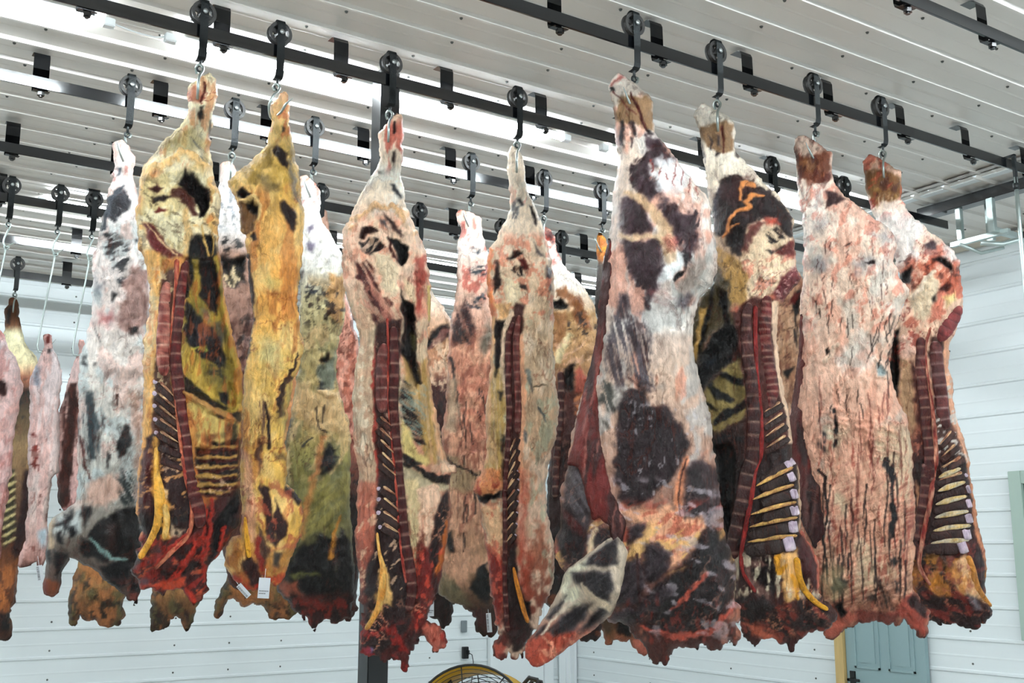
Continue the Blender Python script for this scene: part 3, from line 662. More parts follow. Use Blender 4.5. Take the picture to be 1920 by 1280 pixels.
# ---------------------------------------------------------------- beef sides
# A1: large purple side, outer view, foreleg raised to the left
e, fr = side(T['A1'], 'largest beef side, purple and white, outer face forward with foreleg jutting to lower left')
a = frame(1040, 120, 3.556); b = frame(1040, 480, 3.556); c = frame(960, 860, 3.2)
out = a([(430, 60), (480, 90), (560, 150), (620, 205), (658, 250), (655, 380), (670, 450), (720, 520), (790, 600), (850, 690), (920, 770), (990, 850), (1030, 920), (1045, 1000), (1050, 1100), (1075, 1200)]) + \
 b([(1085, 0), (1080, 110), (1040, 200), (960, 300), (925, 420), (920, 600), (945, 720), (980, 860), (1020, 1000), (1050, 1130), (1060, 1270)]) + \
 c([(1235, 100), (1250, 200), (1270, 420), (1320, 560), (1350, 700), (1330, 840), (1395, 950), (1345, 990), (1395, 1060), (1335, 1135), (1310, 1080), (1270, 1100), (1200, 1165), (1150, 1100), (1100, 1140), (1000, 1130), (940, 1180), (915, 1245), (890, 1205), (875, 1245), (845, 1235), (800, 1160), (730, 1040), (700, 1000), (560, 960), (420, 900), (320, 690), (262, 600), (250, 500), (280, 420), (295, 300), (290, 200), (330, 60)]) + \
 b([(110, 1200), (160, 1000), (225, 800), (270, 620), (290, 450), (300, 300), (320, 150), (330, 20)]) + \
 a([(345, 1220), (365, 1150), (370, 1080), (385, 950), (385, 850), (410, 750), (425, 650), (405, 500), (405, 420), (385, 280), (358, 150), (375, 110)])
MP = (86, 48, 58); ML = (112, 86, 96); CR = (238, 216, 190); PKK = (228, 176, 150)
def paint(A):
    A.base([(140, (245, 232, 220)), (300, (236, 214, 196)), (440, (228, 208, 196)), (560, (216, 200, 190)), (700, (214, 186, 166)), (860, (200, 160, 140)), (1000, (150, 105, 90)), (1200, (120, 62, 52))])
    A.mottle((246, 240, 232), 60, 90, .55, .08, .8, 20, y1=620)
    A.mottle((186, 184, 180), 50, 90, .58, .06, .7, 10, 450, 900)
    A.mottle((226, 150, 120), 40, 80, .62, .05, .6, 0)
    A.poly((176, 140, 104), [(408, 290), (440, 215), (600, 200), (660, 250), (655, 380), (672, 455), (600, 440), (540, 400), (410, 380)], a, 5, 8)
    A.poly((70, 62, 66), [(415, 390), (450, 380), (475, 480), (465, 545), (430, 500)], a, 4, 8); A.poly((80, 62, 66), [(500, 395), (540, 400), (550, 480), (515, 450)], a, 3, 8); A.poly((84, 60, 66), [(495, 480), (515, 480), (510, 560), (495, 545)], a, 3, 6)
    A.poly((90, 100, 120), [(405, 420), (425, 430), (440, 590), (415, 580)], a, 6, 6, op=.5)
    A.line((150, 50, 34), [(390, 180), (430, 210), (490, 290), (545, 335)], [2, 1.2, 1.8, 1], a); A.line((120, 34, 26), [(510, 185), (545, 270), (585, 380), (620, 440)], [2, 3, 3.5, 2], a, rel=-.004)
    A.poly((190, 60, 44), [(365, 130), (430, 60), (460, 90), (400, 120), (380, 160)], a, 4, 12, op=.8); A.poly((40, 30, 34), [(362, 155), (385, 150), (400, 190), (375, 185)], a, 2)
    A.poly((60, 36, 40), [(605, 430), (640, 440), (660, 470), (610, 465)], a, 2, 4)
    P = [(610, 490), (690, 480), (740, 550), (800, 640), (720, 650), (640, 700), (700, 790), (720, 880), (640, 910), (560, 870), (520, 800), (518, 710), (560, 640), (610, 580)]
    A.poly(ML, P, a, 9, 14, rel=.006); A.poly(MP, P, a, 5, 20, st=(-55, 30, 6, .52, .55))
    A.poly((240, 240, 240), [(650, 680), (760, 640), (850, 680), (880, 800), (820, 860), (720, 850), (690, 760), (620, 740)], a, 12, 20, op=.75)
    A.poly(ML, [(480, 860), (560, 890), (620, 990), (675, 1110), (560, 1155), (460, 1150), (425, 1090), (430, 950)], a, 9, 10, rel=.008)
    A.poly(MP, [(510, 900), (590, 920), (630, 1040), (650, 1110), (540, 1130), (450, 1100), (450, 1010)], a, 6, 14, st=(-40, 30, 5, .56, .5))
    P = [(700, 900), (790, 930), (850, 970), (930, 980), (965, 1100), (930, 1250), (900, 1330), (840, 1220), (770, 1130), (710, 1030)]
    A.poly(ML, P, a, 9, 16); A.poly(MP, P, a, 5, 24, st=(-60, 24, 7, .55, .65))
    P = [(430, 1150), (600, 1170), (700, 1150), (730, 1280), (725, 1400), (690, 1500), (650, 1560), (590, 1480), (520, 1440), (470, 1300)]
    A.poly(ML, P, a, 8, 14, rel=.006); A.poly(MP, P, a, 6, 22, st=(-50, 26, 6, .5, .55))
    A.poly((240, 240, 238), [(730, 0), (850, -20), (870, 60), (790, 160), (690, 170), (720, 90)], b, 8, 10)
    A.poly((40, 24, 30), [(790, 155), (830, 95), (875, 90), (865, 130), (800, 162)], b, 2, 5, rel=-.02); A.poly((60, 40, 48), [(850, 0), (905, -20), (880, 90), (862, 60)], b, 3, 6)
    A.poly((160, 156, 148), [(860, 130), (960, -40), (1060, 10), (1020, 170), (940, 280), (850, 380), (800, 300), (790, 190)], b, 12, 14, op=.75, rel=-.006)
    A.poly((96, 84, 96), [(820, 270), (900, 240), (930, 280), (870, 350), (820, 340)], b, 10, 12, op=.8)
    A.line((225, 190, 150), [(470, 850), (560, 890), (640, 960), (720, 1060), (760, 1180), (770, 1300)], [5, 8, 8, 12, 14, 10], a, 5, 6, op=.8)
    A.line((226, 196, 160), [(430, 1140), (520, 1160), (650, 1140), (740, 1150)], [3, 5, 6, 8], a, 4, 5, op=.8)
    A.poly((222, 120, 110), [(740, 1150), (800, 1160), (790, 1230), (750, 1220)], a, 8, 10, op=.7)
    A.poly((150, 60, 50), [(650, 210), (760, 240), (810, 290), (740, 320), (650, 280), (600, 240)], b, 10, 16, op=.55, st=(20, 20, 5, .5, .6))
    for x in range(7): A.line((170, 60, 44), [(640+x*55, 640+(x % 3)*40), (650+x*50, 700+x*20), (640+x*52, 760+x*18)], [1.2, 1.6, .8], a, warp=8, gap=.45)
    # streaky flank
    A.poly((122, 112, 118), [(430, 260), (490, 240), (500, 370), (580, 380), (640, 560), (650, 700), (670, 900), (560, 850), (480, 760), (470, 880), (430, 900), (370, 780), (320, 740), (350, 560), (390, 420)], b, 8, 12, st=(78, 60, 4, .52, .75))
    A.poly(MP, [(430, 280), (490, 250), (490, 400), (440, 420)], b, 6, 10, op=.8, st=(80, 40, 3, .56, .6)); A.poly(MP, [(500, 400), (570, 420), (600, 560), (640, 700), (560, 740), (510, 600)], b, 6, 12, op=.75, st=(78, 50, 4, .53, .6)); A.poly(MP, [(480, 740), (560, 810), (640, 850), (660, 910), (570, 880), (500, 820)], b, 5, 10, st=(35, 40, 4, .55, .7), op=.85)
    A.poly(MP, [(340, 600), (400, 560), (440, 700), (460, 880), (420, 890), (370, 790)], b, 6, 10, op=.7, st=(72, 50, 4, .5, .7)); A.poly((110, 108, 100), [(300, 800), (380, 880), (420, 1030), (340, 1030), (300, 940)], b, 6, 12, st=(70, 40, 4, .5, .8)); A.poly((120, 110, 100), [(310, 1060), (390, 1150), (340, 1170)], b, 5, 8, st=(60, 30, 4, .5, .7))
    A.poly((78, 48, 58), [(570, 270), (630, 280), (640, 340), (600, 345)], b, 5, 10)
    # loin block
    P = b([(465, 910), (520, 890), (590, 880), (620, 960), (640, 1000), (750, 990), (790, 1060), (850, 1130), (900, 1250)]) + c([(990, 60), (940, 130), (850, 200), (780, 280), (700, 290), (650, 240), (610, 120)]) + b([(405, 1280), (420, 1080), (440, 980)])
    A.poly((84, 56, 62), P, IDF, 5, 8, rel=.004); A.poly((62, 36, 44), P, IDF, 9, 16, op=.7, st=(85, 60, 9, .5, .6)); A.mottle((190, 184, 188), 9, 14, .72, .04, .5, 0, 750, 940)
    A.line((226, 150, 110), [(1050, 0), (1010, 150), (995, 300), (1000, 450)], [5, 9, 7, 6], c, 3, 5, op=.9); A.line((90, 24, 20), [(1050, 0), (1005, 120), (1000, 300), (1002, 460)], [1.6, 1.4, 1.6, .8], c)
    P = [(1065, 20), (1160, 0), (1235, 60), (1250, 300), (1170, 390), (1080, 380), (1025, 330), (1040, 160)]
    A.poly((96, 70, 74), P, c, 7, 10, rel=.006); A.poly((58, 34, 40), [(1070, 60), (1150, 60), (1160, 200), (1130, 340), (1050, 350), (1045, 180)], c, 10, 16, op=.8)
    P = [(640, 290), (720, 320), (780, 300), (950, 290), (1040, 350), (1150, 350), (1140, 470), (1080, 570), (960, 660), (930, 560), (800, 470), (700, 380)]
    A.poly((234, 176, 142), P, c, 8, 12); A.mottle((206, 92, 70), 30, 14, .56, .06, .6, -35, 940, 1040); A.mottle((244, 200, 130), 40, 12, .55, .06, .7, -38, 980, 1070)
    # shoulder
    P = [(1170, 390), (1290, 480), (1340, 680), (1310, 840), (1230, 1000), (1100, 1040), (930, 1050), (800, 1000), (860, 920), (770, 900), (800, 850), (900, 750), (1000, 680), (1100, 560)]
    A.poly((84, 52, 56), P, c, 8, 12, rel=.012); A.poly((44, 22, 28), P, c, 14, 24, op=.85, st=(-50, 60, 14, .56, .6)); A.line((196, 96, 76), [(1170, 680), (1100, 760), (1020, 850), (960, 900)], [3, 5, 4, 2], c, 3, 8)
    A.line((206, 100, 80), [(760, 1000), (900, 1050), (1050, 1060), (1200, 1040), (1290, 940), (1330, 870)], [3, 5, 6, 6, 6, 4], c, 3, 8, rel=.006); A.mottle((200, 190, 196), 16, 30, .62, .05, .5, -70, 900, 1200)
    for P in ([(800, 520), (870, 500), (950, 570), (930, 660), (860, 740), (790, 730)], [(640, 650), (760, 590), (800, 720), (760, 860), (620, 880), (620, 760)], [(760, 900), (800, 840), (920, 750), (960, 800), (880, 900), (800, 915)], [(610, 930), (700, 890), (790, 920), (780, 970), (690, 995), (600, 960)], [(720, 400), (810, 390), (780, 470), (690, 520)]):
        A.poly((108, 90, 98), P, c, 6, 8, rel=.012); A.poly((60, 34, 42), P, c, 12, 14, op=.8, st=(-50, 50, 8, .56, .5))
    P = [(300, 280), (440, 470), (420, 600), (370, 640), (300, 620), (270, 500), (290, 400)]
    A.poly((84, 62, 68), [(330, 0), (420, 60), (470, 260), (460, 470), (410, 620), (360, 650), (300, 600), (270, 470), (300, 260)], c, 6, 8); A.poly((150, 146, 150), [(340, 0), (420, 100), (470, 300), (440, 420), (330, 260)], c, 10, 10, op=.5, st=(60, 70, 5, .5, .8))
    A.poly((46, 26, 32), P, c, 8, 10, op=.85, st=(60, 60, 4, .6, .7)); A.poly((120, 34, 28), [(300, 280), (350, 320), (440, 460), (400, 460), (320, 380)], c, 4, 6)
    A.poly((232, 206, 172), [(490, 400), (520, 420), (500, 520), (455, 600), (440, 580), (470, 480)], c, 4, 6); A.poly((76, 60, 66), [(520, 410), (600, 420), (620, 470), (500, 540), (500, 470)], c, 5, 6)
    for x in (0, 1, 2): A.line((96, 22, 16), [(750, 570), (755, 700), (765, 880)], [1.4, 1.2, .6], c)
    A.mottle((180, 70, 50), 10, 24, .66, .05, .6, 0, 1120, 1300); A.veins((196, 150, 130), 40, .02, .5, -50, 2, 900, 1180)
S = Slab('body', fr, out, e, paint, 2.1, .80, .5, seed=3, lump=.014, wmax=.24)
# red flank muscle strip
fo = a([(365, 1150), (385, 1200)]) + b([(390, 0), (388, 200), (355, 420), (345, 600), (308, 780), (290, 900), (300, 1100), (320, 1280)]) + c([(560, 0), (600, 200), (655, 320), (690, 390), (672, 500), (655, 632), (625, 590), (590, 420), (540, 360), (495, 385), (440, 180), (405, 60), (330, 40)]) + b([(130, 1270), (140, 1160), (200, 900), (270, 600), (300, 300), (325, 80)])
def pf(A):
    A.base([(440, (170, 54, 42)), (700, (158, 52, 44)), (1000, (150, 42, 36))]); A.mottle((84, 40, 40), 14, 120, .5, .08, .8, 5); A.mottle((190, 130, 118), 6, 90, .62, .05, .55, 8, 640, 1000); A.mottle((150, 46, 34), 20, 80, .58, .05, .7, 0)
Slab('flank_muscle', fr, fo, e, pf, 2.6, .5, .4, seed=9, lump=.004, rag=.6, follow=S, off=.002)
# foreleg
lo = c([(440, 590), (560, 500), (640, 440), (700, 560), (660, 800), (600, 930), (480, 1030), (350, 1120), (230, 1215), (150, 1255), (110, 1235), (75, 1190), (75, 1120), (120, 1060), (200, 950), (290, 780), (310, 700), (350, 650)])
def pl(A):
    A.base([(1000, (216, 200, 180)), (1150, (206, 186, 166)), (1200, (214, 110, 84)), (1260, (180, 66, 50))])
    A.poly((206, 96, 72), [(60, 1110), (180, 1060), (300, 1050), (400, 1030), (330, 1130), (230, 1225), (140, 1270), (60, 1200)], c, 7, 14); A.mottle((236, 170, 140), 12, 20, .58, .05, .7, -40, 1190, 1270); A.veins((120, 30, 24), 18, .03, .5, -40, 2, 1180)
    A.poly((236, 230, 206), [(310, 700), (360, 650), (470, 610), (440, 680), (370, 700), (350, 780), (420, 800), (400, 880), (320, 870), (300, 780)], c, 6, 8)
    for P in ([(370, 690), (480, 690), (600, 680), (615, 790), (580, 870), (520, 865), (450, 790), (375, 740)], [(220, 1040), (300, 960), (380, 900), (465, 885), (450, 960), (350, 1040), (250, 1075)], [(200, 960), (300, 860), (330, 820), (290, 900), (230, 980)], [(440, 640), (520, 560), (640, 470), (640, 640), (560, 665)], [(470, 960), (540, 900), (600, 900), (500, 1000), (400, 1050)], [(140, 1060), (200, 1000), (190, 1050), (150, 1080)]):
        A.poly((112, 106, 112), P, c, 6, 6, rel=.006); A.poly((50, 32, 38), P, c, 8, 8, op=.85, st=(-35, 50, 5, .6, .5))
    A.line((226, 210, 190), [(180, 1060), (240, 980), (330, 900), (430, 850)], [2, 2, 3, 3], c, 2, 4); A.line((226, 206, 180), [(430, 760), (500, 850), (590, 900)], [4, 5, 6], c, 3, 5)
Slab('foreleg', fr, lo, e, pl, 2.2, .62, .5, seed=12, off=.0, follow=S, lump=.006, rag=.25, wmax=.075)
# A2: side with dark open round, spine and white tipped bones
e, fr = side(T['A2'], 'beef side with dark open round, sawn backbone and white-tipped bones beside the large purple side')
a = frame(1270, 160, 3.2); b = frame(1270, 500, 3.556); c = frame(1270, 860, 3.2)
out = a([(100, 175), (112, 150), (150, 97), (190, 115), (230, 140), (310, 190), (348, 225), (345, 290), (345, 390), (380, 440), (450, 500), (520, 580), (610, 660), (670, 750), (697, 800), (695, 900), (710, 1010), (720, 1110), (745, 1150)]) + \
 b([(800, 120), (720, 210), (685, 270), (668, 350), (667, 480), (675, 600), (692, 720), (715, 880), (747, 960), (765, 1130), (770, 1280)]) + \
 c([(728, 60), (742, 180), (742, 300), (742, 420), (800, 520), (850, 620), (857, 730), (850, 800), (920, 880), (955, 940), (930, 1000), (890, 1020), (800, 1060), (725, 1090), (705, 1115), (690, 1168), (665, 1150), (640, 1110), (560, 1080), (490, 1095), (478, 1150), (455, 1105), (400, 1070), (370, 960), (330, 850), (330, 700), (290, 500), (240, 300), (230, 60)]) + \
 b([(200, 1150), (150, 950), (90, 800), (80, 650), (60, 500), (90, 330), (150, 200)]) + a([(215, 1180), (235, 1080), (232, 960), (215, 880), (208, 760), (175, 620), (160, 490), (142, 350), (130, 260)])
def paint(A):
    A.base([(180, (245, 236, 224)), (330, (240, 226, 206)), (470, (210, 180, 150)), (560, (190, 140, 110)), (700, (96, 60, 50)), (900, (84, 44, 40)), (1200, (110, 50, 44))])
    A.poly((168, 134, 100), [(130, 260), (200, 220), (300, 200), (348, 240), (345, 400), (270, 420), (210, 400), (150, 340)], a, 4, 8)
    for P in ([(240, 300), (258, 310), (262, 370), (245, 365)], [(190, 300), (205, 320), (205, 380), (192, 370)], [(225, 390), (250, 400), (240, 430), (225, 425)], [(140, 340), (165, 400), (170, 470), (150, 430)], [(340, 395), (375, 430), (370, 445), (345, 425)]): A.poly((80, 60, 64), P, a, 3, 5)
    A.line((130, 56, 40), [(268, 250), (275, 330), (280, 400)], [3, 2, 1], a, rel=-.003)
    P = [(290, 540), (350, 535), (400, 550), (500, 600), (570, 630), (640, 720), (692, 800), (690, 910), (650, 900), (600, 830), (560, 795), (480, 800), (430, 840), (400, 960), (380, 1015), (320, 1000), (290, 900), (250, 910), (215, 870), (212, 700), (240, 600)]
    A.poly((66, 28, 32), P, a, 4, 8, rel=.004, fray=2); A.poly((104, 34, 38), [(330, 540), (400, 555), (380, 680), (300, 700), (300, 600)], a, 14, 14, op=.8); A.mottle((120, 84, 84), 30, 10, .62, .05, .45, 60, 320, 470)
    A.poly((110, 120, 140), [(212, 700), (250, 620), (240, 720), (225, 850)], a, 10, 8, op=.6)
    for L, w in (([(300, 870), (310, 800), (350, 750), (440, 730), (410, 700), (450, 655), (520, 660)], [3, 4, 3, 3, 4, 5, 2]), ([(385, 690), (378, 620), (400, 585), (460, 600)], [2, 3, 5, 4]), ([(275, 910), (320, 850), (370, 830)], [2, 3, 1])):
        A.line((222, 150, 90), L, w, a, 2, 4, rel=.004)
    A.poly((210, 96, 74), [(520, 800), (600, 790), (620, 830), (540, 830)], a, 5, 8); A.poly((146, 86, 76), [(420, 840), (500, 815), (530, 830), (460, 900), (430, 1000), (385, 1005), (400, 900)], a, 4, 8, rel=.008)
    A.poly((50, 22, 24), [(320, 860), (410, 840), (390, 950), (330, 980), (290, 960)], a, 6, 8, rel=-.012)
    A.poly((238, 212, 180), [(470, 900), (560, 850), (650, 930), (600, 980), (700, 1030), (720, 1100), (640, 1180), (520, 1280), (380, 1280), (420, 1150), (370, 1040), (430, 1010)], a, 5, 10, rel=.006)
    A.poly((50, 36, 38), [(530, 880), (600, 845), (650, 910), (600, 950), (545, 945)], a, 4, 6, rel=-.01, st=(35, 20, 3, .55, .8)); A.poly((140, 34, 28), [(580, 1010), (640, 960), (705, 930), (712, 1020), (690, 1035)], a, 4, 6); A.poly((46, 22, 24), [(520, 990), (580, 985), (640, 960), (560, 1020)], a, 3, 5)
    A.mottle((216, 110, 90), 22, 12, .56, .06, .6, -40, 470, 600); A.veins((150, 50, 36), 20, .03, .6, -40, 2, 470, 600)
    A.poly((150, 66, 72), [(560, 1250), (640, 1150), (705, 1075), (745, 1140), (735, 1200), (690, 1260), (640, 1300)], a, 4, 6, rel=.006); A.poly((150, 66, 72), [(680, 200), (690, 60), (800, 0), (805, 110), (720, 215)], b, 4, 6); A.veins((226, 190, 180), 12, .05, .6, -40, 1.5, 470, 560)
    A.poly((198, 158, 98), [(245, 960), (300, 1000), (370, 1040), (420, 1130), (430, 1250), (400, 1330), (240, 1300), (235, 1100)], a, 5, 8); A.veins((90, 60, 40), 20, .04, .7, 80, 2, 470, 560)
    # cavity
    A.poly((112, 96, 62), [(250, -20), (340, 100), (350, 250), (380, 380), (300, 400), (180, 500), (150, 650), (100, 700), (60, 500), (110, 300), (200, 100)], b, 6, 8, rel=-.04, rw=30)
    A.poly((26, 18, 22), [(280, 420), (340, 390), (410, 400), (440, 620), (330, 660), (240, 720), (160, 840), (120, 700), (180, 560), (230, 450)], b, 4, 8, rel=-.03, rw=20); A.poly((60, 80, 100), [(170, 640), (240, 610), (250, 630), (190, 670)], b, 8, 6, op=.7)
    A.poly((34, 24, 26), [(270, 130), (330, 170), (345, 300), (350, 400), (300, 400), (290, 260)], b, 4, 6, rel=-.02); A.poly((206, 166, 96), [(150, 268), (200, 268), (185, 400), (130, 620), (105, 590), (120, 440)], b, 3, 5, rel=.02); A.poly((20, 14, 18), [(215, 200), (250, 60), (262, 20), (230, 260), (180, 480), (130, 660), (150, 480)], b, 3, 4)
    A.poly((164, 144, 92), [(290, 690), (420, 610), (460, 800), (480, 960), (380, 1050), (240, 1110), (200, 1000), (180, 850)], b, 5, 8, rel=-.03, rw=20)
    for L, w in (([(300, 715), (370, 740), (445, 775)], [4, 8, 6]), ([(220, 790), (280, 850), (370, 880)], [6, 8, 4]), ([(190, 920), (240, 930), (260, 950)], [3, 5, 2]), ([(240, 1050), (300, 990), (380, 950), (460, 900)], [3, 9, 9, 8]), ([(250, 1160), (330, 1120), (430, 1150)], [4, 5, 4])): A.line((38, 42, 50), L, w, b, 3, 6)
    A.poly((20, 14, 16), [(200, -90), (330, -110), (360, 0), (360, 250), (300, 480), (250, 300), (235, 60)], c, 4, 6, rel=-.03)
    # spine bed, lower meat
    A.poly((120, 60, 50), [(370, 300), (500, 200), (660, 220), (670, 500), (690, 700), (760, 1000), (770, 1280), (440, 1280), (460, 900), (420, 600)], b, 4, 6); A.line((232, 200, 172), [(650, 250), (655, 480), (672, 640), (705, 850), (745, 1000), (760, 1280)], [7, 6, 5, 5, 4, 4], b, 2, 4)
    A.poly((74, 36, 34), [(370, 0), (740, -100), (740, 460), (700, 560), (400, 600), (330, 560), (300, 480)], c, 4, 6); A.line((210, 180, 150), [(735, -60), (740, 180), (738, 420)], [5, 4, 3], c, 2, 3)
    A.poly((62, 22, 24), [(460, 610), (560, 590), (610, 700), (600, 830), (520, 800), (430, 740)], c, 6, 8, rel=-.02, rw=16); A.poly((150, 110, 100), [(400, 600), (500, 600), (540, 640), (440, 650), (450, 720), (560, 800), (540, 850), (440, 780), (400, 680)], c, 5, 8)
    A.poly((232, 182, 120), [(590, 580), (710, 545), (740, 650), (735, 830), (650, 865), (625, 720)], c, 4, 8, rel=.01); A.mottle((238, 224, 196), 10, 40, .55, .06, .8, 0, 1040, 1120); A.line((224, 160, 40), [(600, 590), (610, 680), (650, 640)], [6, 6, 3], c); A.line((230, 164, 50), [(690, 700), (720, 780), (725, 840)], [4, 5, 3], c)
    P = [(735, 420), (800, 520), (850, 640), (850, 780), (830, 810), (770, 700), (725, 600)]
    A.poly((112, 44, 46), P, c, 3, 6, rel=.01); A.line((214, 120, 96), [(740, 430), (800, 520), (850, 640), (848, 780)], [3, 3, 3, 3], c, 1.5, 3)
    A.poly((70, 36, 36), [(740, 830), (850, 880), (930, 960), (800, 1050), (600, 900), (430, 800), (340, 850), (400, 1050), (700, 1080)], c, 5, 10); A.veins((214, 150, 116), 16, .05, .8, 20, 1.6, 1090, 1190); A.mottle((190, 84, 64), 24, 12, .6, .05, .6, 30, 1130, 1220); A.poly((206, 112, 84), [(400, 980), (520, 1030), (640, 1080), (600, 1100), (440, 1060)], c, 5, 10)
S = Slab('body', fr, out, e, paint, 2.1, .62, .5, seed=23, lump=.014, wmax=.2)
strand('backbone', S, b([(480, 240), (460, 330), (460, 420), (470, 600), (490, 720), (500, 850), (510, 1000), (505, 1150), (500, 1280)])+c([(425, 60), (408, 150), (385, 280), (360, 400), (340, 500), (345, 600)]), [16, 22, 23, 23, 24, 24, 26, 27, 26, 22], (88, 36, 36), (112, 50, 44), seg=25, seed=2)
strand('spinous_column', S, b([(600, 190), (585, 320), (580, 430), (592, 530), (602, 650), (618, 740), (632, 840), (620, 940)]), [16, 24, 24, 22, 26, 28, 26, 12], (140, 44, 46), (96, 40, 42), seg=13, seed=5)
strand('spinal_canal', S, b([(520, 260), (520, 450), (530, 700), (550, 880), (560, 1050), (558, 1250)])+c([(470, 60), (445, 230), (412, 400), (385, 560), (395, 680), (470, 800)]), [9, 8, 7, 7, 8, 8, 9, 9, 8, 6], (176, 60, 50), (150, 24, 24), seed=4, flat=.4)
for q in [((575, 1000), (705, 915), 11), ((580, 1085), (722, 985), 11), ((585, 1165), (735, 1060), 12), ((590, 1240), (745, 1140), 12)]: feather(S, b, q[0], q[1], q[2])
for q in [((500, 130), (650, 40), 13, (700, 10)), ((500, 190), (665, 115), 16, (705, 100)), ((500, 275), (680, 215), 17, (722, 205)), ((505, 360), (680, 315), 17, (728, 303)), ((430, 470), (668, 410), 20, (722, 405)), ((410, 560), (640, 520), 24, (705, 505))]: feather(S, c, q[0], q[1], q[2], q[3])
for q in [((470, 165), (695, 50)), ((450, 245), (700, 155)), ((440, 335), (715, 258)), ((430, 410), (722, 350)), ((420, 500), (720, 460))]: strand('ligament', S, c([q[0], ((q[0][0]+q[1][0])/2, (q[0][1]+q[1][1])/2-6), q[1]]), [2, 8, 8, 5], (190, 130, 90), (222, 186, 110), lift=.004, flat=.5)
strand('neck_ligament', S, c([(715, 590), (728, 690), (760, 780), (830, 860), (905, 905)]), [12, 11, 11, 10, 8], (226, 170, 50), (214, 150, 40), lift=.012)
# A3: pink fat cover with blood streaks
e, fr = side(T['A3'], 'pinkish fat-covered beef side with long dark blood streaks, outer face forward')
a = frame(1460, 220, 3.368); b = frame(1460, 560, 3.765); c = frame(1460, 860, 3.368)
out = a([(95, 180), (105, 140), (155, 110), (200, 130), (290, 190), (337, 225), (335, 300), (342, 400), (420, 500), (520, 570), (600, 640), (690, 690), (742, 760), (738, 840), (722, 900), (755, 960), (752, 1010), (828, 1080), (825, 1120)]) + \
 b([(870, 60), (830, 190), (800, 300), (780, 440), (800, 560), (830, 690), (900, 820), (925, 950), (945, 1080), (950, 1280)]) + \
 c([(860, 300), (855, 650), (840, 780), (850, 830), (900, 900), (960, 960), (945, 1060), (937, 1110), (915, 1158), (892, 1130), (860, 1080), (800, 1010), (740, 1055), (720, 1040), (690, 1055), (620, 1045), (560, 1030), (500, 1020), (430, 1070), (350, 1150), (300, 1140), (280, 1100), (310, 1040), (300, 960), (240, 880), (180, 800), (120, 650), (95, 300), (88, 60)]) + \
 b([(75, 1000), (80, 800), (110, 650), (140, 400), (150, 200), (158, 0)]) + a([(152, 1000), (158, 750), (142, 600), (118, 420), (112, 300)])
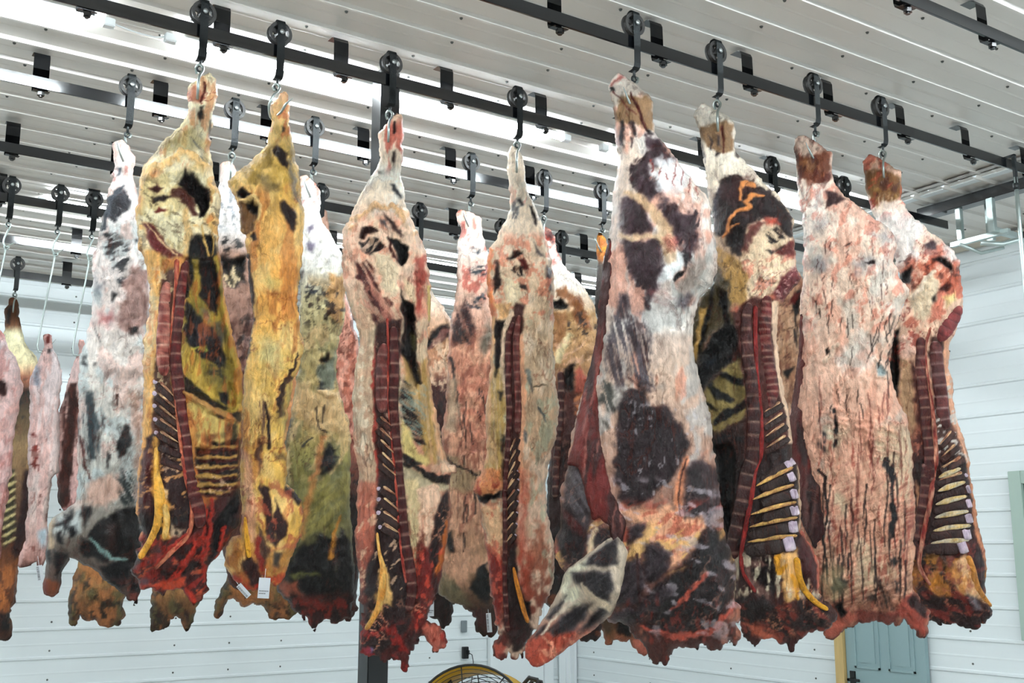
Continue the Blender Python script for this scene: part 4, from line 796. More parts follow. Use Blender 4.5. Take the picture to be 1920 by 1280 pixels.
def paint(A):
    A.base([(230, (236, 200, 180)), (360, (240, 222, 206)), (520, (240, 212, 190)), (800, (232, 182, 158)), (1000, (214, 160, 134)), (1100, (196, 140, 112)), (1200, (150, 84, 66))])
    A.mottle((250, 240, 230), 60, 80, .56, .08, .6, 20, y1=700); A.mottle((214, 110, 84), 12, 22, .6, .05, .55, 30, 260, 620); A.mottle((226, 160, 134), 26, 50, .58, .05, .5, 10); A.mottle((196, 190, 178), 50, 60, .62, .05, .6, 0, 400, 1000); A.mottle((208, 200, 168), 60, 90, .6, .06, .6, 0, 800, 1100); A.mottle((188, 84, 66), 8, 50, .66, .05, .7, 4, 820, 1140)
    A.mottle((238, 196, 168), 5, 30, .55, .08, .5, 68, 850, 1150); A.mottle((150, 96, 76), 4, 34, .62, .05, .35, 68, 900, 1150)
    A.poly((150, 86, 56), [(95, 230), (200, 240), (290, 195), (337, 225), (338, 390), (240, 420), (130, 400), (110, 320)], a, 5, 10); A.poly((170, 120, 76), [(130, 250), (230, 250), (240, 320), (140, 340)], a, 10, 10, op=.8); A.mottle((120, 34, 26), 12, 30, .56, .06, .7, 20, 225, 350); A.poly((240, 214, 196), [(110, 160), (160, 115), (280, 190), (200, 210), (120, 220)], a, 6, 12, op=.8)
    A.veins((176, 60, 40), 22, .035, .75, 80, 2, 230, 420); A.veins((170, 66, 50), 34, .02, .6, 80, 2, 380, 1150)
    for P in ([(300, 470), (360, 465), (418, 515), (360, 545), (295, 580)],): A.poly((96, 46, 50), P, a, 3, 6)
    for P in ([(220, 700), (260, 630), (305, 650), (280, 700), (230, 740)], [(240, 470), (270, 455), (260, 520), (235, 560)], [(460, 940), (540, 860), (600, 850), (620, 920), (560, 960), (480, 980)], [(200, 920), (250, 870), (300, 910), (290, 970), (220, 1000)], [(600, 740), (680, 680), (730, 750), (660, 800)]): A.poly((146, 150, 158), P, a, 12, 12, op=.65)
    A.poly((74, 38, 44), [(548, 915), (590, 900), (613, 895), (612, 930), (570, 928)], a, 2, 5, rel=-.015); A.poly((40, 26, 30), [(405, 815), (460, 785), (450, 800), (420, 812)], a, 1.5, 3); A.poly((44, 26, 28), [(330, 360), (350, 345), (355, 380), (335, 400)], b, 2, 4, rel=-.02); A.line((240, 210, 186), [(320, 445), (370, 400), (385, 340), (420, 320)], [4, 5, 4, 3], b, 2, 3, rel=.012)
    A.line((240, 206, 184), [(680, 430), (720, 450), (770, 500), (780, 545), (690, 545)], [3, 4, 4, 5, 3], b, 2, 3, rel=.012); A.poly((170, 180, 178), [(690, 450), (730, 470), (760, 520), (750, 542), (700, 540)], b, 3, 3, rel=-.02)
    # wrinkles as relief
    for k in range(8): A.line((236, 176, 150), [(250+k*20, 740+k*36), (420+k*40, 790+k*30), (640, 830+k*34), (840, 900+k*30)], 3, b, 3, 12, .04, rel=.006, op=.4)
    A.drips((64, 26, 22), 34, (1535, 840, 1700, 1060), 40, 150, 1.7, 5); A.drips((70, 30, 26), 22, (1520, 560, 1690, 760), 18, 50, 1.2, 8); A.drips((60, 26, 26), 14, (1640, 590, 1700, 660), 20, 50, 1.3, 9, lean=-.3); A.drips((150, 50, 40), 24, (1530, 700, 1700, 1000), 30, 120, 1.6, 11, .6); A.drips((110, 30, 26), 14, (1520, 420, 1680, 560), 12, 40, 1., 13)
    A.line((56, 26, 20), [(250, 70), (300, 110), (295, 250), (310, 330), (285, 520), (300, 650), (308, 790)], [3, 3, 2, 2.4, 2.6, 2.2, 1.6], c, 1, 3)
    A.line((30, 26, 34), [(720, 290), (735, 360), (715, 420), (718, 500)], [6, 6, 5, 3], c, 2, 5); A.line((60, 54, 60), [(690, 20), (700, 70), (720, 150), (700, 230)], [8, 8, 4, 2], c, 2, 8, gap=.35); A.poly((70, 62, 62), [(680, 660), (730, 600), (760, 640), (720, 700)], c, 5, 8, st=(70, 20, 3, .5, .8)); A.line((56, 46, 54), [(390, 780), (400, 860), (405, 960), (400, 1050)], [4, 4, 6, 3], b, 2, 4, gap=.4); A.poly((70, 66, 72), [(290, 930), (330, 950), (350, 1090), (320, 1100), (290, 1040)], b, 4, 8, st=(85, 20, 3, .5, .8))
    A.poly((58, 50, 50), [(320, 800), (380, 745), (440, 770), (430, 820), (340, 835)], c, 4, 6); A.poly((64, 44, 42), [(560, 850), (640, 770), (740, 740), (780, 830), (740, 900), (700, 970), (620, 930), (540, 890)], c, 8, 14, op=.85, st=(75, 40, 4, .5, .75)); A.poly((190, 180, 140), [(250, 750), (330, 640), (400, 700), (420, 860), (300, 900)], c, 14, 14, op=.5)
    A.poly((206, 96, 80), [(700, 990), (760, 930), (850, 830), (920, 900), (960, 960), (930, 1120), (860, 1080), (790, 1000)], c, 5, 10, op=.8); A.poly((90, 40, 38), [(800, 900), (860, 850), (940, 940), (930, 1000), (860, 960)], c, 4, 8, rel=-.01)
    A.poly((200, 104, 84), [(300, 940), (420, 940), (560, 990), (440, 1060), (350, 1150), (290, 1120)], c, 5, 10, op=.8); A.poly((40, 20, 22), [(340, 930), (400, 900), (430, 960), (390, 1000)], c, 4, 6, rel=-.015); A.poly((150, 66, 56), [(480, 950), (640, 980), (760, 960), (750, 1050), (600, 1050), (500, 1030)], c, 5, 10, op=.8)
S = Slab('body', fr, out, e, paint, 2.1, .68, .5, seed=31, lump=.013, wmax=.22)
fo = b([(158, 60), (190, 150), (195, 300), (182, 430), (205, 440), (190, 540), (145, 780), (180, 800), (190, 1000), (240, 1200)])+c([(215, 100), (265, 180), (282, 330), (302, 450), (270, 530), (235, 578), (185, 490), (140, 380), (100, 200)])+b([(90, 1280), (78, 1000), (78, 850), (108, 660), (140, 430), (150, 250)])
def pf(A): A.base([(560, (164, 60, 48)), (760, (124, 48, 46)), (860, (150, 38, 30)), (1000, (104, 36, 38))]); A.mottle((150, 110, 104), 5, 60, .58, .05, .6, 5); A.mottle((56, 24, 26), 12, 60, .56, .06, .7, 0, 800)
Slab('flank_muscle', fr, fo, e, pf, 2.6, .6, .4, seed=39, lump=.004, rag=.8, follow=S, off=.0)
# A4: rightmost side, inner view
e, fr = side(T['A4'], 'rightmost beef side, edge-on, with torn pelvic hole, red backbone and orange neck tendon')
out = a([(530, 280), (570, 225), (620, 245), (680, 290), (770, 340), (775, 400), (775, 510), (820, 600), (880, 650), (950, 720), (1040, 780), (1100, 840), (1140, 910), (1147, 1000), (1162, 1080), (1166, 1180)]) + \
 b([(1308, 30), (1290, 120), (1240, 240), (1202, 330), (1200, 520), (1230, 600), (1228, 680), (1262, 850), (1300, 980), (1340, 1100), (1357, 1280)]) + \
 c([(1228, 200), (1258, 380), (1287, 520), (1315, 640), (1320, 700), (1302, 780), (1302, 870), (1352, 930), (1347, 990), (1310, 1010), (1308, 1078), (1280, 1040), (1270, 1070), (1245, 1085), (1140, 1060), (1080, 1030), (1000, 1045), (900, 1000), (850, 900), (800, 700), (800, 300), (810, 0)]) + \
 b([(860, 900), (790, 600), (770, 500), (770, 400), (800, 250), (850, 100)]) + a([(790, 1180), (760, 1000), (720, 850), (640, 700), (590, 600), (560, 500), (540, 380)])
def paint(A):
    A.base([(290, (226, 180, 156)), (400, (244, 226, 212)), (500, (236, 200, 176)), (620, (232, 196, 170)), (760, (210, 150, 120)), (900, (120, 56, 48)), (1200, (96, 40, 38))])
    A.poly((158, 112, 68), [(545, 330), (620, 330), (700, 330), (775, 370), (778, 500), (700, 520), (600, 570), (560, 480)], a, 5, 10); A.mottle((120, 50, 34), 12, 24, .58, .06, .7, 20, 300, 380); A.mottle((232, 216, 190), 3, 40, .6, .05, .6, 10, 370, 410); A.mottle((186, 150, 80), 20, 30, .55, .08, .5, 0, 310, 370)
    A.mottle((214, 100, 74), 20, 40, .54, .06, .7, 50, 280, 620); A.veins((176, 56, 38), 24, .04, .8, 60, 1.6, 290, 640); A.mottle((250, 244, 238), 50, 40, .55, .08, .8, 0, 400, 500)
    A.poly((100, 66, 76), [(920, 800), (960, 780), (995, 795), (990, 825), (940, 830)], a, 3, 5, rel=.005); A.poly((150, 150, 150), [(920, 820), (990, 830), (960, 870), (920, 860)], a, 10, 8, op=.5)
    A.poly((206, 108, 78), [(740, 960), (830, 900), (960, 900), (1000, 860), (1120, 900), (1150, 1000), (1150, 1120), (1040, 1100), (960, 1120), (840, 1100), (780, 1050)], a, 6, 16, op=.85, st=(-60, 16, 8, .55, .6)); A.mottle((120, 56, 46), 12, 12, .6, .05, .7, 0, 470, 550)
    A.poly((30, 16, 20), [(750, 1010), (800, 960), (850, 930), (850, 980), (830, 1050), (790, 1050)], a, 4, 6, rel=-.035, rw=14); A.poly((36, 18, 20), [(970, 890), (1010, 870), (1060, 880), (1110, 940), (1105, 980), (1050, 940), (1010, 910)], a, 4, 6, rel=-.035, rw=12); A.poly((110, 40, 36), [(1000, 1090), (1060, 1040), (1110, 1070), (1060, 1100)], a, 4, 6, rel=-.01)
    A.poly((236, 214, 184), [(830, 1140), (900, 1040), (990, 960), (1010, 1060), (990, 1160), (960, 1260), (870, 1280)], a, 5, 10, rel=.012); A.poly((80, 66, 62), [(975, 1130), (1005, 1110), (1000, 1160), (980, 1180)], a, 4, 6); A.line((240, 220, 196), [(840, 1140), (900, 1080), (930, 1010), (990, 970)], [4, 5, 4, 3], a, 2, 4, rel=.01); A.poly((236, 210, 150), [(1040, 1130), (1110, 1100), (1120, 1150), (1060, 1190)], a, 6, 8)
    # dark belly gap and inner flank
    A.poly((26, 20, 22), [(800, 240), (850, 200), (865, 430), (850, 700), (820, 680), (785, 560), (780, 480)], b, 4, 5, rel=-.05, rw=10); A.poly((206, 168, 132), [(865, 420), (930, 430), (955, 600), (960, 900), (940, 960), (920, 870), (850, 700)], b, 4, 6, rel=-.01)
    A.poly((236, 196, 176), [(860, 260), (960, 240), (960, 400), (900, 420), (850, 360)], b, 5, 10, rel=.012); A.mottle((196, 70, 56), 14, 12, .58, .05, .7, 0, 590, 680, x1=1728)
    A.poly((110, 30, 28), [(930, 440), (990, 500), (1040, 800), (1060, 1280), (950, 1280), (940, 1050), (990, 900), (950, 600)], b, 5, 10, op=.9); A.mottle((214, 140, 116), 10, 16, .6, .05, .7, 0, 800, 900, x1=1748)
    A.poly((120, 84, 76), [(1060, 280), (1150, 260), (1180, 500), (1220, 800), (1280, 1000), (1340, 1200), (1350, 1280), (1130, 1280), (1110, 900), (1060, 500)], b, 5, 8); A.line((228, 172, 140), [(1190, 300), (1185, 500), (1215, 680), (1250, 850), (1295, 990), (1335, 1120), (1345, 1270)], [6, 6, 6, 6, 6, 6, 6], b, 2, 5); A.mottle((220, 214, 206), 10, 8, .6, .05, .8, -30, 700, 880, x0=1752)
    A.poly((84, 40, 38), [(860, 20), (1000, -40), (1180, -20), (1220, 200), (1230, 500), (1180, 600), (920, 620), (870, 700)], c, 4, 6); A.line((220, 150, 110), [(1205, 30), (1235, 260), (1245, 420), (1285, 540), (1312, 680)], [4, 5, 5, 4, 4], c, 2, 4); A.poly((226, 170, 130), [(870, 140), (900, 250), (940, 330), (900, 420), (865, 430)], c, 3, 5)
    A.poly((60, 44, 42), [(910, 610), (1060, 600), (1110, 680), (1090, 800), (1020, 840), (950, 780)], c, 5, 8, rel=-.02, rw=16); A.mottle((160, 140, 130), 24, 5, .6, .05, .7, 0, 1035, 1080, x1=1785); A.mottle((206, 140, 50), 14, 14, .6, .05, .8, 0, 1040, 1110)
    A.poly((232, 186, 142), [(1115, 650), (1180, 600), (1225, 620), (1240, 760), (1300, 870), (1350, 930), (1260, 890), (1150, 850), (1105, 800)], c, 4, 8, rel=.012); A.mottle((222, 150, 70), 16, 24, .52, .06, .7, 0, 1060, 1130)
    A.poly((84, 40, 44), [(1230, 520), (1290, 600), (1318, 700), (1300, 860), (1260, 800), (1225, 640)], c, 3, 6, rel=.008); A.mottle((180, 90, 80), 10, 14, .6, .05, .6, 0, 1010, 1110)
    A.poly((86, 34, 34), [(860, 780), (1000, 860), (1130, 860), (1260, 890), (1350, 940), (1340, 1000), (1240, 1080), (1000, 1040), (880, 980)], c, 5, 10); A.veins((206, 130, 104), 18, .05, .8, 20, 1.8, 1100, 1190); A.mottle((190, 70, 56), 30, 12, .6, .05, .6, 25, 1100, 1180); A.poly((180, 180, 186), [(1190, 850), (1240, 880), (1280, 950), (1240, 940), (1200, 890)], c, 6, 6, op=.6)
S = Slab('body', fr, out, e, paint, 2.1, .62, .5, seed=41, lump=.013, wmax=.19)
strand('backbone', S, b([(1005, 270), (1000, 450), (1010, 600), (1030, 750), (1042, 900), (1062, 1100), (1060, 1280)])+c([(935, 30), (930, 150), (912, 280), (890, 400), (875, 520)]), [15, 18, 18, 18, 18, 18, 18, 16, 14], (104, 32, 34), (128, 44, 40), seg=19, seed=2)
strand('spinal_canal', S, b([(1075, 200), (1040, 320), (1040, 480), (1060, 600), (1085, 780), (1100, 950), (1110, 1150)])+c([(980, 60), (960, 250), (930, 400), (900, 560), (890, 680), (960, 800)]), [5, 5, 5, 8, 9, 9, 9, 8, 6], (200, 180, 150), (160, 30, 28), seed=14, flat=.4)
strand('tail_head', S, b([(1280, 50), (1230, 140), (1175, 230), (1135, 300)]), [16, 24, 26, 16], (150, 82, 84), (176, 110, 108), seg=16, segcol=(110, 50, 56))
strand('spinous_column', S, b([(1105, 300), (1110, 420), (1125, 540), (1140, 650), (1150, 740), (1160, 820), (1185, 920)]), [20, 24, 24, 24, 24, 22, 16], (112, 64, 64), (140, 90, 86), seg=21, segcol=(210, 196, 190), seed=8)
for q in [((1140, 1060), (1240, 940), 10), ((1150, 1150), (1270, 1040), 11), ((1155, 1230), (1310, 1130), 12)]: feather(S, b, q[0], q[1], q[2], None, (120, 80, 72), (90, 56, 52))
for q in [((1020, 80), (1150, 20), 11, (1180, 10)), ((1000, 165), (1175, 105), 12, (1196, 100)), ((990, 250), (1185, 195), 13, (1212, 190)), ((975, 335), (1185, 285), 14, (1218, 278)), ((965, 415), (1180, 380), 15, (1224, 372)), ((955, 490), (1165, 480), 17, (1214, 472)), ((925, 575), (1135, 565), 20, (1190, 550))]: feather(S, c, q[0], q[1], q[2], q[3], (104, 66, 62), (78, 46, 44))
for i, q in enumerate([((1010, 120), (1150, 60)), ((1005, 205), (1180, 145)), ((990, 290), (1190, 235)), ((985, 372), (1200, 330)), ((975, 455), (1215, 420)), ((960, 535), (1205, 510))]): strand('ligament', S, c([q[0], ((q[0][0]+q[1][0])/2, (q[0][1]+q[1][1])/2-4), q[1]]), [3, 10, 9, 5], (206, 196, 176), (214, 180, 110), lift=.004, flat=.5, seed=i)
strand('neck_ligament', S, c([(1195, 610), (1225, 700), (1250, 800), (1300, 880), (1345, 932)]), [10, 11, 11, 9, 5], (222, 160, 90), (206, 140, 60), lift=.008)
# B1: yellow side with red backbone
e, fr = side(T['B1'], 'yellow fat beef side with deep red backbone, large pelvic hole and dark striped belly cavity')
a = frame(240, 120, 3.556); b = frame(240, 480, 3.556); c = frame(230, 820, 3.368)
out = a([(395, 160), (410, 140), (470, 100), (520, 65), (550, 58), (590, 100), (597, 160), (590, 240), (565, 330), (570, 400), (545, 470), (550, 600), (570, 720), (600, 820), (622, 880), (620, 960), (600, 1080), (605, 1200)]) + \
 b([(620, 60), (650, 300), (690, 500), (740, 680), (765, 780), (760, 1000), (752, 1150)]) + \
 c([(740, 150), (740, 300), (752, 470), (750, 540), (690, 600), (640, 700), (560, 790), (535, 850), (540, 950), (500, 1040), (480, 1045), (455, 1088), (420, 1040), (385, 965), (330, 955), (272, 962), (265, 1000), (230, 980), (180, 950), (110, 962), (90, 890), (45, 850), (100, 740), (90, 700), (128, 690), (105, 640), (115, 560), (105, 520), (80, 480), (90, 380), (95, 220)]) + \
 b([(98, 1200), (95, 1000), (110, 820), (95, 700), (100, 560), (130, 440), (150, 330), (145, 200), (115, 60)]) + a([(68, 1220), (62, 1100), (55, 980), (70, 900), (75, 780), (100, 680), (200, 560), (280, 480), (360, 400), (397, 330), (400, 240)])
def paint(A):
    A.base([(130, (238, 214, 170)), (230, (244, 226, 180)), (330, (232, 196, 130)), (480, (230, 180, 112)), (700, (220, 170, 96)), (900, (190, 120, 60)), (1100, (130, 44, 34))])
    A.mottle((250, 240, 210), 50, 60, .55, .08, .7, 20, y1=330); A.mottle((214, 130, 70), 18, 40, .58, .05, .6, 10, 120, 900)
    A.poly((210, 120, 90), [(395, 180), (450, 130), (510, 200), (480, 260), (400, 240)], a, 6, 10, op=.8); A.veins((180, 50, 40), 14, .06, .8, 0, 1, 150, 200); A.poly((50, 40, 40), [(480, 290), (500, 275), (503, 350), (485, 390), (470, 350)], a, 4, 6); A.poly((90, 86, 90), [(545, 380), (560, 360), (560, 450), (540, 480)], a, 4, 6)
    A.line((140, 50, 36), [(510, 120), (510, 190), (480, 250)], [2, 3, 2], a, rel=-.003)
    A.poly((196, 178, 120), [(330, 440), (450, 440), (500, 560), (330, 600), (220, 640), (260, 540)], a, 14, 14, op=.7); A.poly((90, 98, 110), [(430, 470), (490, 480), (560, 640), (560, 700), (500, 640), (450, 560)], a, 6, 10, op=.85, st=(50, 60, 4, .5, .8))
    A.line((240, 200, 140), [(90, 780), (150, 700), (260, 650), (350, 590), (430, 605), (520, 690), (590, 800), (605, 920), (590, 1060)], [8, 7, 7, 6, 7, 8, 8, 8, 8], a, 3, 10, rel=.014)
    P = [(120, 770), (200, 740), (320, 700), (390, 680), (470, 720), (550, 830), (560, 950), (520, 1040), (440, 1040), (420, 1130), (360, 1280), (180, 1280), (100, 1050), (100, 880)]
    A.poly((228, 208, 158), P, a, 5, 8, rel=-.03, rw=20); A.mottle((250, 240, 206), 26, 26, .5, .06, .7, 30, 320, 470); A.mottle((120, 90, 60), 9, 20, .66, .04, .6, -60, 330, 470)
    A.poly((40, 20, 22), [(380, 700), (440, 730), (500, 790), (548, 850), (552, 940), (520, 1015), (470, 1015), (480, 970), (430, 880), (360, 790), (320, 770)], a, 4, 6, rel=-.04, rw=14)
    A.poly((124, 62, 50), [(275, 800), (340, 785), (400, 830), (440, 890), (475, 985), (440, 1000), (390, 930), (350, 880), (290, 860)], a, 4, 6, rel=.012); A.poly((70, 40, 40), [(160, 865), (230, 850), (290, 870), (240, 900), (170, 905)], a, 4, 8); A.poly((150, 44, 28), [(160, 960), (210, 925), (262, 950), (230, 965), (180, 975)], a, 3, 6); A.poly((110, 34, 30), [(140, 820), (190, 780), (240, 800), (200, 835)], a, 3, 6)
    A.poly((150, 62, 62), [(95, 1050), (160, 1055), (220, 1140), (350, 1250), (370, 1290), (200, 1280), (150, 1210), (125, 1120)], a, 4, 6, rel=.008); A.line((226, 190, 150), [(120, 1050), (220, 1170), (330, 1270)], [1.5, 2, 1.5], a); A.line((232, 196, 140), [(380, 960), (400, 1100), (380, 1250)], [5, 6, 5], a, 3, 6)
    # cavity
    A.poly((30, 22, 28), [(415, 1160), (440, 1120), (590, 1150), (600, 1300), (400, 1300)], a, 4, 5, rel=-.03); A.line((220, 180, 110), [(490, 1080), (540, 1280)], 2, a); A.line((220, 180, 110), [(550, 1060), (570, 1160), (560, 1280)], 1.2, a)
    A.poly((186, 156, 70), [(380, 0), (620, 0), (650, 300), (740, 700), (760, 1000), (690, 1060), (400, 900), (360, 760), (365, 500), (390, 300)], b, 4, 6, rel=-.05, rw=22); A.mottle((140, 130, 62), 40, 90, .55, .1, .6, 10, 480, 770)
    A.poly((24, 20, 24), [(385, 0), (425, -20), (440, 80), (410, 260), (380, 300)], b, 3, 5); A.poly((44, 22, 26), [(475, -10), (570, -10), (612, 180), (600, 370), (540, 330), (485, 230)], b, 3, 6); A.poly((130, 134, 140), [(490, 330), (530, 340), (540, 420), (500, 400)], b, 6, 6, op=.7)
    A.poly((46, 30, 36), [(400, 290), (450, 330), (510, 420), (560, 460), (620, 530), (650, 650), (640, 740), (570, 690), (480, 650), (420, 590), (375, 550), (375, 400)], b, 4, 8); A.poly((110, 120, 136), [(400, 480), (520, 460), (560, 520), (440, 560)], b, 14, 10, op=.5, st=(60, 20, 4, .5, .8)); A.poly((80, 86, 96), [(570, 420), (630, 420), (660, 560), (620, 560)], b, 8, 8, op=.7)
    A.line((150, 150, 70), [(420, 590), (520, 600), (480, 620)], [3, 4, 2], b, 2, 8); A.poly((206, 172, 84), [(365, 560), (440, 620), (500, 760), (580, 880), (660, 1000), (560, 920), (440, 850), (365, 760)], b, 5, 8); A.poly((52, 56, 52), [(560, 640), (650, 650), (670, 800), (600, 840), (520, 760)], b, 8, 12, op=.75, st=(20, 24, 6, .5, .6))
    A.poly((36, 30, 30), [(365, 760), (400, 800), (450, 850), (540, 920), (665, 1000), (640, 1025), (500, 970), (370, 890)], b, 3, 6); A.poly((40, 34, 34), [(600, 890), (660, 880), (685, 950), (660, 990), (620, 940)], b, 3, 6); A.poly((196, 160, 70), [(650, 560), (700, 560), (750, 740), (762, 1000), (680, 1020), (690, 800)], b, 5, 6, st=(86, 60, 4, .5, .5), rel=.01)
    A.line((214, 160, 90), [(640, 250), (680, 470), (740, 680), (762, 800)], [3, 4, 4, 3], b, 2, 4)
    A.line((200, 150, 90), [(375, 905), (450, 950), (540, 1010), (620, 1050), (690, 1075), (750, 1090)], [3, 5, 5, 6, 6, 5], b, 2, 4, rel=.014); A.poly((46, 30, 28), [(680, 1040), (755, 1035), (755, 1110), (700, 1080)], b, 3, 5); A.poly((90, 50, 40), [(550, 1050), (620, 1060), (650, 1080), (590, 1090)], b, 3, 5)
    A.poly((206, 178, 108), [(385, 930), (460, 980), (560, 1060), (680, 1100), (750, 1120), (745, 1280), (480, 1280), (440, 1100)], b, 4, 8); A.poly((50, 42, 38), [(650, 1130), (745, 1120), (745, 1280), (660, 1280)], b, 8, 14, op=.8); A.poly((140, 50, 34), [(490, 1200), (580, 1180), (560, 1280), (500, 1280)], b, 8, 14, op=.7)
    A.poly((60, 34, 28), [(450, 60), (745, 0), (745, 260), (640, 360), (520, 380), (470, 200)], c, 4, 6, rel=-.02); 
    for y in (60, 125, 185, 245, 300, 345): A.line((190, 150, 84), [(470, y), (560, y-6), (650, y+4), (720, y-10)], [3, 4, 4, 3], c, 2, 5, rel=.01); A.line((120, 30, 20), [(480, y+22), (600, y+20), (720, y+8)], [2, 3, 2], c, 2, 6)
    # fat strip, spine bed
    A.poly((238, 186, 116), [(120, -40), (220, -20), (222, 300), (205, 560), (185, 800), (165, 1000), (155, 1280), (90, 1280), (80, 600), (120, 350)], b, 4, 6); A.poly((248, 226, 180), [(150, 250), (200, 280), (190, 560), (130, 760), (95, 700), (100, 560)], b, 10, 10, op=.7); A.mottle((206, 110, 50), 8, 30, .6, .05, .5, 5, 480, 850)
    A.poly((130, 84, 66), [(225, 120), (330, 60), (330, 300), (290, 600), (300, 850), (360, 1280), (160, 1280), (170, 830), (200, 600)], b, 4, 6); A.mottle((220, 196, 156), 10, 10, .6, .05, .7, 0, 500, 740, x1=343)
    A.poly((84, 34, 34), [(150, 0), (400, -100), (420, 100), (470, 400), (480, 600), (420, 680), (250, 660), (110, 660), (85, 480), (95, 300), (120, 80)], c, 4, 6); A.veins((226, 190, 160), 18, .04, .6, 60, 2, 840, 1020); A.poly((120, 44, 42), [(120, 90), (185, 60), (192, 300), (195, 480), (165, 640), (115, 640), (90, 480), (92, 320)], c, 4, 6, rel=.008); A.line((232, 170, 96), [(135, 20), (110, 150), (92, 300), (84, 470), (110, 530), (112, 620)], [4, 3, 3, 4, 3, 4], c, 2, 4)
    A.poly((230, 170, 80), [(190, 0), (215, 0), (235, 250), (290, 400), (290, 560), (320, 640), (240, 650), (225, 500), (190, 380)], c, 4, 6, rel=.006); A.poly((236, 200, 150), [(250, 320), (290, 330), (285, 390), (255, 380)], c, 3, 5)
    A.poly((206, 180, 150), [(290, 520), (400, 590), (330, 640), (290, 620)], c, 5, 10, op=.8); A.mottle((226, 170, 110), 9, 20, .64, .04, .7, 60, 840, 960, x1=350)
    # bloody bottom
    A.poly((112, 34, 32), [(50, 850), (120, 690), (250, 660), (400, 620), (480, 560), (560, 400), (750, 300), (750, 540), (600, 760), (540, 950), (480, 1050), (380, 960), (100, 960)], c, 5, 10); A.mottle((186, 50, 34), 40, 12, .54, .06, .8, -40, 1000, 1130); A.mottle((220, 110, 70), 22, 8, .6, .05, .7, -35, 1010, 1120); A.mottle((40, 20, 22), 24, 30, .6, .06, .8, -60, 960, 1100)
    A.poly((40, 20, 24), [(600, 480), (700, 340), (745, 330), (748, 450), (660, 600), (580, 730), (540, 800), (560, 620)], c, 5, 8, rel=-.02); A.poly((54, 26, 30), [(270, 870), (330, 830), (430, 800), (400, 870), (300, 890)], c, 4, 8, rel=-.015)
    for L in ([(560, 390), (550, 560), (520, 740), (500, 840)], [(530, 420), (520, 600), (430, 740), (300, 900)], [(400, 600), (300, 700), (200, 820)], [(640, 560), (620, 660), (590, 740)], [(510, 640), (500, 800), (510, 900)], [(440, 700), (360, 860), (260, 930)]): A.line((196, 56, 36), L, [3, 5, 4, 2], c, 2, 8, rel=.006)
    A.poly((216, 60, 34), [(385, 950), (430, 960), (470, 1050), (455, 1090), (420, 1040)], c, 3, 6); A.poly((212, 84, 50), [(100, 930), (190, 930), (300, 900), (400, 900), (380, 960), (270, 960), (190, 960)], c, 4, 10); A.poly((130, 90, 100), [(100, 890), (170, 890), (160, 930), (110, 920)], c, 4, 6)
S = Slab('body', fr, out, e, paint, 2.1, .62, .5, seed=51, lump=.013, wmax=.2)
strand('backbone', S, b([(385, 30), (368, 150), (352, 250), (345, 350), (330, 470), (320, 600), (318, 700), (335, 850), (355, 1000), (378, 1150), (395, 1250)])+c([(418, 180), (450, 350), (485, 480), (490, 570)]), [12, 17, 18, 18, 19, 21, 22, 19, 16, 16, 16, 22, 24, 20], (110, 34, 34), (140, 30, 32), seg=22, seed=2)
strand('spinal_canal', S, b([(325, 20), (322, 200), (300, 420), (290, 600), (300, 800), (320, 950), (340, 1150)])+c([(370, 50), (400, 250), (440, 420), (420, 600), (330, 700), (200, 830)]), [9, 8, 7, 7, 8, 7, 7, 8, 9, 9, 9, 7], (206, 160, 120), (170, 40, 34), seed=4, flat=.4)
strand('spinous_column', S, b([(262, 170), (252, 250), (245, 340), (243, 420), (236, 510), (235, 600), (238, 700), (250, 800)]), [14, 20, 22, 22, 24, 24, 26, 18], (150, 70, 60), (196, 160, 140), seg=20, segcol=(220, 200, 180), seed=8)
for q in [((300, 965), (190, 850), (170, 825)), ((318, 1050), (185, 930), (168, 900)), ((328, 1130), (185, 1010), (168, 985)), ((336, 1205), (190, 1100), (172, 1075)), ((340, 1275), (195, 1185), (178, 1165))]: feather(S, b, q[0], q[1], 12, q[2], (110, 66, 50), (80, 44, 36))
for q in [((370, 120), (225, 60)), ((385, 200), (240, 140))]: feather(S, c, q[0], q[1], 13, None, (110, 50, 44), (84, 36, 34))
strand('neck_ligament', S, c([(212, 60), (214, 220), (235, 380), (222, 540), (170, 660), (105, 765)]), [7, 9, 20, 16, 12, 12], (230, 168, 62), (240, 190, 100), lift=.006, flat=.4)
strand('neck_ligament', S, c([(262, 420), (280, 520), (262, 640)]), [10, 12, 10], (222, 164, 70), (236, 200, 130), lift=.006, flat=.4)
# B2: narrow yellow outer view
e, fr = side(T['B2'], 'narrow yellow fat-covered beef side, mostly smooth golden fat with two dark holes near the top')
out = a([(945, 270), (980, 240), (1010, 195), (1050, 183), (1065, 200), (1065, 240), (1080, 290), (1075, 400), (1090, 480), (1110, 570), (1130, 680), (1150, 800), (1160, 900), (1180, 1050), (1170, 1180)]) + b([(1160, 20), (1135, 200), (1130, 330), (1145, 500), (1182, 590), (1150, 700), (1100, 850), (1070, 1000), (1045, 1200)]) + \
 c([(1025, 30), (1040, 120), (1030, 290), (1090, 340), (1133, 390), (1130, 420), (1152, 480), (1130, 620), (1060, 760), (1020, 880), (960, 945), (900, 900), (880, 860), (860, 962), (820, 985), (760, 950), (700, 890), (640, 800), (650, 700), (700, 620), (740, 620), (750, 500), (740, 300), (745, 60)]) + \
 b([(755, 1180), (760, 1000), (770, 780), (810, 600), (840, 420), (800, 150)]) + a([(790, 1240), (785, 1140), (752, 1110), (750, 1000), (730, 920), (680, 830), (665, 790), (720, 720), (830, 640), (930, 520), (952, 420), (945, 330)])
